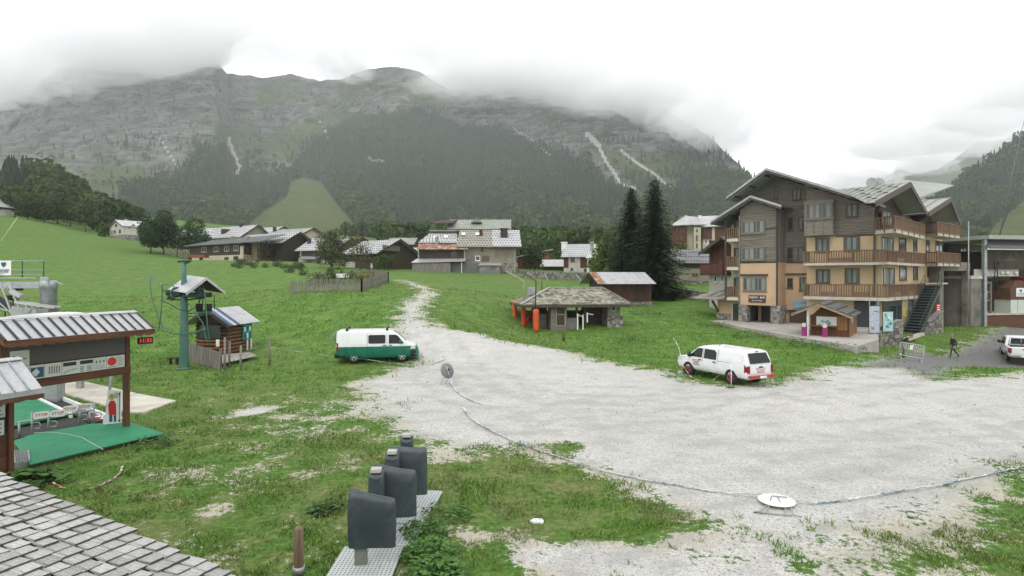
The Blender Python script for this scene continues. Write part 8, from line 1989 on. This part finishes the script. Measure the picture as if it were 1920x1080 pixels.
for k, (a, b, L, lab) in enumerate(((1276, 700, .16, 'pale stone on the grass by the front wheel of the canopied pickup'), (1008, 982, .16, 'flat white slab fragment on the worn grass in the middle foreground'))):
    g_ = G(a, b); rr = random.Random(k); pl = [(L * rr.uniform(.7, 1.1) * math.cos(t_), L * rr.uniform(.5, .9) * math.sin(t_)) for t_ in np.arange(0, 6.2, 1.05)]
    o = MB().prism(pl, 'z', -.03, .05 + .06 * (1 - k)).build('stone', WHITE if k else CONC, None, .01); o.location = g_; tag(o, lab, 'stone')
g_ = G(1057, 640); o = MB().lathe([(.09, 0), (.10, .2), (.05, .35), (.06, .5), (0, .55)], (0, 0, 0), 8).build('marker_stump', REDW); o.location = g_; tag(o, 'little reddish stump marker in the grass below the lift shed', 'marker')

# ------------------------------------------------------------------ trees
t = NT('bark'); tc = t.n('TexCoord'); BARK = M('tree_bark', (.075, .060, .045), .95, .35, 6, stretch=(4, 4, .6), col2=(.11, .10, .08), bump=.5)
def leafmat(name):
    t = NT(name); inf = t.n('ObjectInfo'); c = t.attr('tint', 'Color')
    return t.bsdf(c, .65, 0, .25, None)
LEAF = leafmat('leaf_surface')
def crown_mesh(name, H, rx, z0, n, leaf, base, seed, lobes=9, shape=None):
    """thousands of leaf clumps spread through overlapping boughs, thinner at the rim"""
    rs = np.random.RandomState(seed); L = []
    for i in range(lobes):
        a, q = rs.uniform(0, 2 * PI), rs.uniform(.15, .9); zz = rs.uniform(z0 + .12 * H, H * .9); k = math.sin(PI * np.clip((zz - z0) / (H - z0), .08, .95)) ** .7
        L.append((math.cos(a) * rx * .55 * k, math.sin(a) * rx * .55 * k, zz, rx * rs.uniform(.38, .62)))
    L.append((0, 0, (H + z0) / 2, rx * .7)); L = np.array(L); w = L[:, 3] ** 2; ch = rs.choice(len(L), n, p=w / w.sum())
    d = rs.normal(size=(n, 3)); d /= np.linalg.norm(d, axis=1)[:, None]; r = rs.uniform(.35, 1, n) ** .45 * rs.uniform(.85, 1.12, n)
    P = L[ch, :3] + d * (L[ch, 3] * r)[:, None] * np.array((1, 1, .85)); P = P[(P[:, 2] > z0 * .8)]
    n = len(P); u = rs.normal(size=(n, 3)); u /= np.linalg.norm(u, axis=1)[:, None]; v = np.cross(u, rs.normal(size=(n, 3))); v /= np.linalg.norm(v, axis=1)[:, None]
    s = (leaf * rs.uniform(.5, 1.3, n))[:, None]
    V = np.stack([P + u * s, P + v * s * .6, P - u * s, P - v * s * .6], 1).reshape(-1, 3); Fq = np.arange(4 * n).reshape(n, 4)
    tone = (.65 + .7 * fbm(P[:, 0] * 1.2 + 50, P[:, 2] * 1.2 + P[:, 1] + 50, 3, seed)) * rs.uniform(.65, 1.35, n)
    C = np.array(base)[None] * tone[:, None] + (rs.rand(n)[:, None] ** 5) * np.array((.05, .06, .01)); C = np.repeat(C, 4, 0)
    o = mesh_np(name, V, Fq, LEAF, None, {'tint': C}); me = o.data; bpy.data.objects.remove(o); return me
def trunk_mesh(H, z0, r, seed, nb=7, lean=.0):
    rr = random.Random(seed); m = MB(); top = H * .8
    m.tube([(0, 0, -.4), (rr.gauss(0, .05), rr.gauss(0, .05), z0 * .6), (rr.gauss(0, .12) + lean, rr.gauss(0, .12), z0 + (top - z0) * .5), (rr.gauss(0, .2) + lean, rr.gauss(0, .2), top)], r, 8, 0, r * .2)
    for i in range(nb):
        z = z0 * .7 + (top - z0 * .7) * rr.uniform(.05, .75); a = rr.uniform(0, 2 * PI); L = (H - z) * rr.uniform(.35, .55)
        m.tube([(lean * .5, 0, z), (math.cos(a) * L * .5, math.sin(a) * L * .5, z + L * .45), (math.cos(a) * L * .85, math.sin(a) * L * .85, z + L * .95)], r * .38, 6, 0, r * .08)
    o = m.build('trunk', BARK); me = o.data; bpy.data.objects.remove(o); return me
def broad(lab, px_, Y, H, rx, z0=None, n=2400, leaf=.28, base=(.030, .062, .016), seed=0, grp=None, name='broadleaf_tree', cat='tree', py=None):
    p = at(px_, Y) if py is None else pix(px_, py, Y); r = thing(name, lab, cat, tuple(p), 0, grp); z0 = z0 if z0 is not None else H * .22
    link('trunk', trunk_mesh(H, z0, .018 * H + .05, seed), r); link('crown', crown_mesh('crown', H, rx, z0, n, leaf, base, seed), r); return r
broad('round dark green tree nearest the white house, its bare trunk clear of the grass', 282, 146, 10.6, 4.1, 1.8, 5600, .26, (.022, .055, .014), 1)
broad('large dark round tree standing between the clear-trunked tree and the dark chalet', 306, 150, 12.0, 5.0, .6, 6800, .28, (.018, .046, .014), 2)
broad('dense tree in front of the white roofed house left of the dark chalet', 369, 147, 9.4, 4.6, .6, 5600, .26, (.024, .052, .016), 3)
broad('pale olive bushy tree in front of the very pale roofed house', 622, 108, 6.6, 3.4, .5, 6000, .17, (.070, .085, .034), 4)
broad('thin brownish tree, half bare, before the dark gabled chalet', 676, 106, 7.4, 3.1, 1.4, 1500, .15, (.075, .070, .035), 5)
broad('low green bush at the foot of the dark gabled chalet', 720, 104, 2.7, 2.0, .2, 1500, .16, (.030, .060, .018), 6, name='bush', cat='bush')
broad('bright yellow green shrubby tree by the house with the white chimney', 1127, 92, 6.3, 2.2, .2, 3200, .17, (.085, .135, .022), 7)
broad('mid green tree leaning against the left spruce', 1148, 90, 8.0, 2.2, 1.0, 2600, .20, (.045, .080, .022), 8)
broad('yellow green bush between the right spruce and the apartment block', 1276, 110, 6.2, 2.0, .3, 2000, .2, (.080, .115, .028), 9)
broad('dark bushy tree in front of the brown boarded building', 1002, 116, 4.6, 2.6, .3, 2600, .18, (.022, .045, .016), 10)
broad('round green tree right of the big stone house', 990, 140, 8.2, 4.2, .8, 3000, .3, (.045, .078, .022), 11)
broad('light green tree behind the woodshed', 1045, 150, 8.6, 3.6, .8, 2800, .3, (.055, .090, .024), 12)
broad('small round bush left of the white house', 196, 182, 4.6, 2.2, .2, 1500, .26, (.040, .085, .020), 13, name='bush', cat='bush')
kinds = [('broad pale green tree above the meadow', 9.5), ('tall loose tree above the meadow', 11.0), ('round dark tree above the meadow', 8.0)]
row = [(28, 181, 0, 1.0), (52, 182, 2, 1.0), (84, 186, 2, 1.1), (108, 190, 1, .85), (132, 192, 0, .9), (160, 186, 1, 1.02), (182, 196, 2, .9), (12, 190, 1, 1.0), (70, 196, 0, .9), (120, 203, 2, 1.2), (150, 205, 2, 1.1)]
protos = {}
wh = ['first', 'second', 'third', 'fourth', 'fifth']; cnt_ = {}
for k, (px_, Y, kd, sc) in enumerate(row):
    lab, H = kinds[kd]; cnt_[kd] = cnt_.get(kd, 0) + 1; lab2 = '%s, %s of its kind from the left' % (lab, {12: 'first'}.get(px_, wh[sorted([r_[0] for r_ in row if r_[2] == kd]).index(px_)]))
    if kd not in protos: protos[kd] = broad(lab2, px_, Y, H, H * (.40, .34, .46)[kd], H * (.15, .2, .1)[kd], 2600, .38, ((.055, .085, .026), (.048, .072, .026), (.030, .058, .018))[kd], 30 + kd, 'trees in the row above the left meadow')
    else: dup(protos[kd], tuple(at(px_, Y)), k * 1.3, lab2, sc)
def spruce(lab, px_, Y, py_top, w, seed, z0=.8):
    p = at(px_, Y); H = CH - (py_top - HY) / F * Y - p.z; r = thing('spruce', lab, 'tree', tuple(p)); rs = random.Random(seed)
    MB().tube([(0, 0, -.4), (0, 0, H * .5), (0, 0, H * .99)], .30, 8, 0, .03).build('trunk', BARK, r)
    VV, CC = [], []; n_l = 64
    for i in range(n_l):
        tq = i / n_l; z = z0 + (H - z0) * tq; R_ = w * (1 - tq) ** .70 * rs.uniform(.82, 1.12) * (1 if tq > .08 else .8) + .12; nb = max(5, int(15 * (1 - tq) + 5))
        for j in range(nb):
            a = 2 * PI * (j + rs.random()) / nb; L = R_ * rs.uniform(.65, 1.12); ca, sa = math.cos(a), math.sin(a); steps = max(3, int(L / .22))
            for k in range(steps):
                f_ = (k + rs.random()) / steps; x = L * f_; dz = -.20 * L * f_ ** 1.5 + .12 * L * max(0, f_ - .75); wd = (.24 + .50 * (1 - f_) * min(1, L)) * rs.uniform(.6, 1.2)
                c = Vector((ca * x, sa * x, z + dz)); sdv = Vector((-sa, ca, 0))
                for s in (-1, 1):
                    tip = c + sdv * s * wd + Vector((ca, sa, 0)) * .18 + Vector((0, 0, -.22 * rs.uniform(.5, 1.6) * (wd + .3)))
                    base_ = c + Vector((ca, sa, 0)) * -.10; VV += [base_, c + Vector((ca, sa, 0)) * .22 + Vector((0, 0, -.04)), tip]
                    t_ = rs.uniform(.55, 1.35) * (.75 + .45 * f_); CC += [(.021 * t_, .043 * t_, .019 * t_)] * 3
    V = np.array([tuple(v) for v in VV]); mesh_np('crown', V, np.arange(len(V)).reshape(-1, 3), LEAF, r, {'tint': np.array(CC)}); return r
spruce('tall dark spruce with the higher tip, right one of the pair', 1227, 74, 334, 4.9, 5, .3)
spruce('slightly shorter dark spruce, left one of the pair', 1184, 78, 350, 4.3, 6, .6)
for k, (px_, Y, top, w) in enumerate(((619, 165, 431, 1.3), (629, 168, 434, 1.2), (612, 172, 440, 1.0))): spruce(['tiny spruce on the ski slope edge, tallest of three', 'small spruce right of the tallest on the ski slope edge', 'smallest spruce of three on the ski slope edge'][k], px_, Y, top, w, 40 + k, .2)
# kitchen garden plants
def clump(lab, px_, Y, H, rx, n, leaf, base, seed, grp=None): 
    p = at(px_, Y); r = thing('garden_shrub', lab, 'shrub', tuple(p), 0, grp); link('foliage', crown_mesh('foliage', H, rx, .02, n, leaf, base, seed, 6), r); link('trunk', trunk_mesh(H, .2, .02, seed, 4), r).name = 'stem'; return r
pr = [clump('grey green leafy shrub in the bed below the hamlet', 520, 104, 1.2, 1.3, 500, .12, (.060, .078, .040), 1, 'shrubs in the garden bed'), clump('dark green low shrub in the bed below the hamlet', 560, 100, 1.0, 1.4, 450, .12, (.035, .062, .022), 2, 'shrubs in the garden bed')]
rr = random.Random(12)
for k in range(26):
    px_ = rr.uniform(440, 700); Y = rr.uniform(88, 118) if px_ < 560 else rr.uniform(78, 104)
    if 546 < px_ < 730 and Y < 82: Y = 84
    c = dup(pr[k % 2], tuple(at(px_, Y)), rr.uniform(0, 6), None, rr.uniform(.35, .75))
for k, (px_, Y) in enumerate(((600, 62), (625, 66), (660, 64), (690, 70))): clump(['green bed of kitchen herbs by the left end of the picket fence', 'leafy bed behind the front pickets', 'yellow green bed in the fenced garden', 'straw coloured bed at the back of the fenced garden'][k], px_, Y, .9, 1.5, 500, .13, [(.05, .08, .02), (.045, .07, .02), (.10, .12, .03), (.20, .18, .06)][k], 20 + k)

# ------------------------------------------------------------------ weeds and grass
def leafy_plant(lab, p, n, rad, h, leaf, base, seed, name='weed_clump'):
    rs = np.random.RandomState(seed); VV, FF, CC = [], [], []
    for i in range(n):
        a, q = rs.uniform(0, 2 * PI), rad * math.sqrt(rs.rand()); z = h * rs.uniform(.15, 1) * (1 - .5 * (q / rad) ** 2); b = rs.uniform(0, 2 * PI); L = leaf * rs.uniform(.6, 1.3); c = np.array((math.cos(a) * q, math.sin(a) * q, z)); d = np.array((math.cos(b), math.sin(b), rs.uniform(-.3, .5))); s = np.array((-math.sin(b), math.cos(b), 0)) * L * .42
        pts = [c, c + d * L * .35 + s, c + d * L * .75 + s * .7, c + d * L * 1.05 - np.array((0, 0, .25 * L)), c + d * L * .75 - s * .7, c + d * L * .35 - s]
        o = len(VV); VV += pts; FF += [(o, o + 1, o + 2), (o, o + 2, o + 3), (o, o + 3, o + 4), (o, o + 4, o + 5)]; t_ = rs.uniform(.6, 1.4); CC += [tuple(np.array(base) * t_)] * 6
    o = mesh_np(name, np.array(VV), np.array(FF), LEAF, None, {'tint': np.array(CC)}); o.location = p; return tag(o, lab, 'weeds', None, 'stuff')
leafy_plant('nettle clump growing over the perforated plates', Vector((-1.32, 9.55, .02)), 520, .45, .30, .075, (.065, .145, .030), 1); leafy_plant('leafy weeds in front of the middle turnstile plate', Vector((-1.55, 10.4, .02)), 380, .42, .28, .07, (.06, .135, .028), 2)
leafy_plant('weeds at the bottom edge beside the front plate', Vector((-1.15, 8.9, .0)), 520, .45, .34, .08, (.06, .14, .028), 3); leafy_plant('weeds by the rear turnstile plate', Vector((-1.25, 11.3, .02)), 300, .5, .2, .07, (.07, .15, .03), 4)
leafy_plant('large rhubarb-like leaves at the edge of the shingle roof', up(G(66, 912), .02), 60, .5, .40, .28, (.05, .115, .025), 5); leafy_plant('weeds along the edge of the green mat', up(G(290, 836), .0), 160, .6, .25, .10, (.05, .11, .025), 6)
for k, (a, b) in enumerate(((1340, 612), (1410, 632), (1490, 647), (1570, 657), (1180, 640), (700, 1000), (610, 960), (1210, 590), (1190, 575))): leafy_plant(['tall weeds in front of the terrace, its left end', 'weed fringe below the terrace under the snack bar sign', 'weed fringe of the terrace before the snack kiosk', 'weeds at the terrace corner', 'tussock on the right meadow', 'tussock by the timber post', 'broad leaved weeds in the left foreground', 'brown green weeds before the tin barn', 'weeds at the tin barn foot'][k], tuple(G(a, b)), 140, (1.6 if b < 660 else .35), (.5 if b < 660 else .2), (.16 if b < 660 else .1), (.055, .11, .025) if k < 7 else (.08, .09, .035), 40 + k)
# grass blades: dense close to the camera, sparse tufts further out
t = NT('grass_blade'); GRASS = t.bsdf(t.attr('tint', 'Color'), .6, 0, .2, None)
rs = np.random.RandomState(77); N_ = 330000
Yg = 6.0 * (62.0 / 6.0) ** (rs.rand(N_) ** 1.12); Xg = rs.uniform(-.93, .93, N_) * (Yg + .5)
Pg = np.c_[Xg, Yg]; gb, gr_ = masks(Pg); sel = np.maximum(gb, gr_)
br = (fbm(Xg * .9, Yg * .9, 4, 5) - .5) * 2.4 + (fbm(Xg * 5, Yg * 5, 3, 6) - .5) * 1.2
cl = fbm(Xg * 2.2, Yg * 2.2, 4, 8); keep = (sel + br < -.05) & (rs.rand(N_) < np.clip((cl - .30) * 4, .12, 1)); keep |= (sel + br < .7) & (sel > -.5) & (cl > .60) & (rs.rand(N_) < .6)
def inside(c, rad): return np.hypot(Xg - c[0], Yg - c[1]) < rad
matpoly = [(p.x, p.y) for p in cn]; keep &= sdf_poly(Pg, matpoly) < .04
for pp in ([(40, 704), (112, 703), (142, 713), (257, 741), (330, 755), (272, 775), (238, 777), (82, 729)], [(26, 806), (128, 786), (205, 791), (74, 737), (0, 745)]): keep &= sdf_poly(Pg, [tuple(G(*q)[:2]) for q in pp]) < .0
keep &= ~((Xg > -2.8) & (Xg < -1.1) & (Yg > 8.8) & (Yg < 12.6) & (rs.rand(N_) < .93))
Xg, Yg, cl = Xg[keep], Yg[keep], cl[keep]; n = len(Xg); zg = hz_np(np.c_[Xg, Yg]) - .015
h = (.045 + .085 * rs.rand(n) ** 1.5) * np.clip(.6 + (cl - .4) * 2.2, .5, 1.7) * np.where(Yg > 26, 1.5, 1.0); w = .007 + .00055 * Yg
a = rs.uniform(0, 2 * PI, n); b = rs.uniform(0, 2 * PI, n); ln = h * rs.uniform(.3, 1.1, n)
V = np.stack([np.c_[Xg - np.cos(a) * w, Yg - np.sin(a) * w, zg], np.c_[Xg + np.cos(a) * w, Yg + np.sin(a) * w, zg], np.c_[Xg + np.cos(b) * ln, Yg + np.sin(b) * ln, zg + h]], 1).reshape(-1, 3)
ton = rs.rand(n)[:, None]; dryp = np.clip((fbm(Xg * .6, Yg * .6, 4, 14) - .41) * 3.4, 0, 1)[:, None] * np.clip(1.25 - Yg / 26, .15, 1)[:, None]
C = (np.array((.070, .155, .022)) * (1 - ton) + np.array((.155, .275, .044)) * ton) * (1 - dryp * .75) + dryp * .75 * np.array((.20, .185, .085)) * (.6 + .7 * ton)
mesh_np('grass', V, np.arange(3 * n).reshape(n, 3), GRASS, None, {'tint': np.repeat(C * rs.uniform(.7, 1.25, (n, 1)), 3, 0)}, False, 'stuff')
# loose stones scattered over the gravel and the worn turf
N_ = 15000; Yg = 7 * (30 / 7) ** (rs.rand(N_) ** .9); Xg = rs.uniform(-.9, .95, N_) * Yg; gb, _r = masks(np.c_[Xg, Yg]); k = (gb > -1.2) & (rs.rand(N_) < np.where(gb > 0, .8, .25)); Xg, Yg = Xg[k], Yg[k]; n = len(Xg); zg = hz_np(np.c_[Xg, Yg]); s = (.007 + .018 * rs.rand(n) ** 5) * (1 + Yg / 30)
OC = np.array([(1, 0, 0), (0, 1, 0), (-1, 0, 0), (0, -1, 0), (0, 0, .8)]); OF = np.array([(0, 1, 4), (1, 2, 4), (2, 3, 4), (3, 0, 4)])
V = (OC[None] * s[:, None, None] * rs.uniform(.6, 1.4, (n, 5, 3)) + np.c_[Xg, Yg, zg - .003][:, None]).reshape(-1, 3); Fs = (OF[None] + (np.arange(n) * 5)[:, None, None]).reshape(-1, 3); tn = rs.uniform(.20, .55, (n, 1)); C = np.repeat(tn * np.array((1, .985, .95)), 5, 0)
mesh_np('pebbles', V, Fs, NT('pebble').bsdf((.4, .39, .37), .9) if False else GRASS, None, {'tint': C}, False, 'stuff')
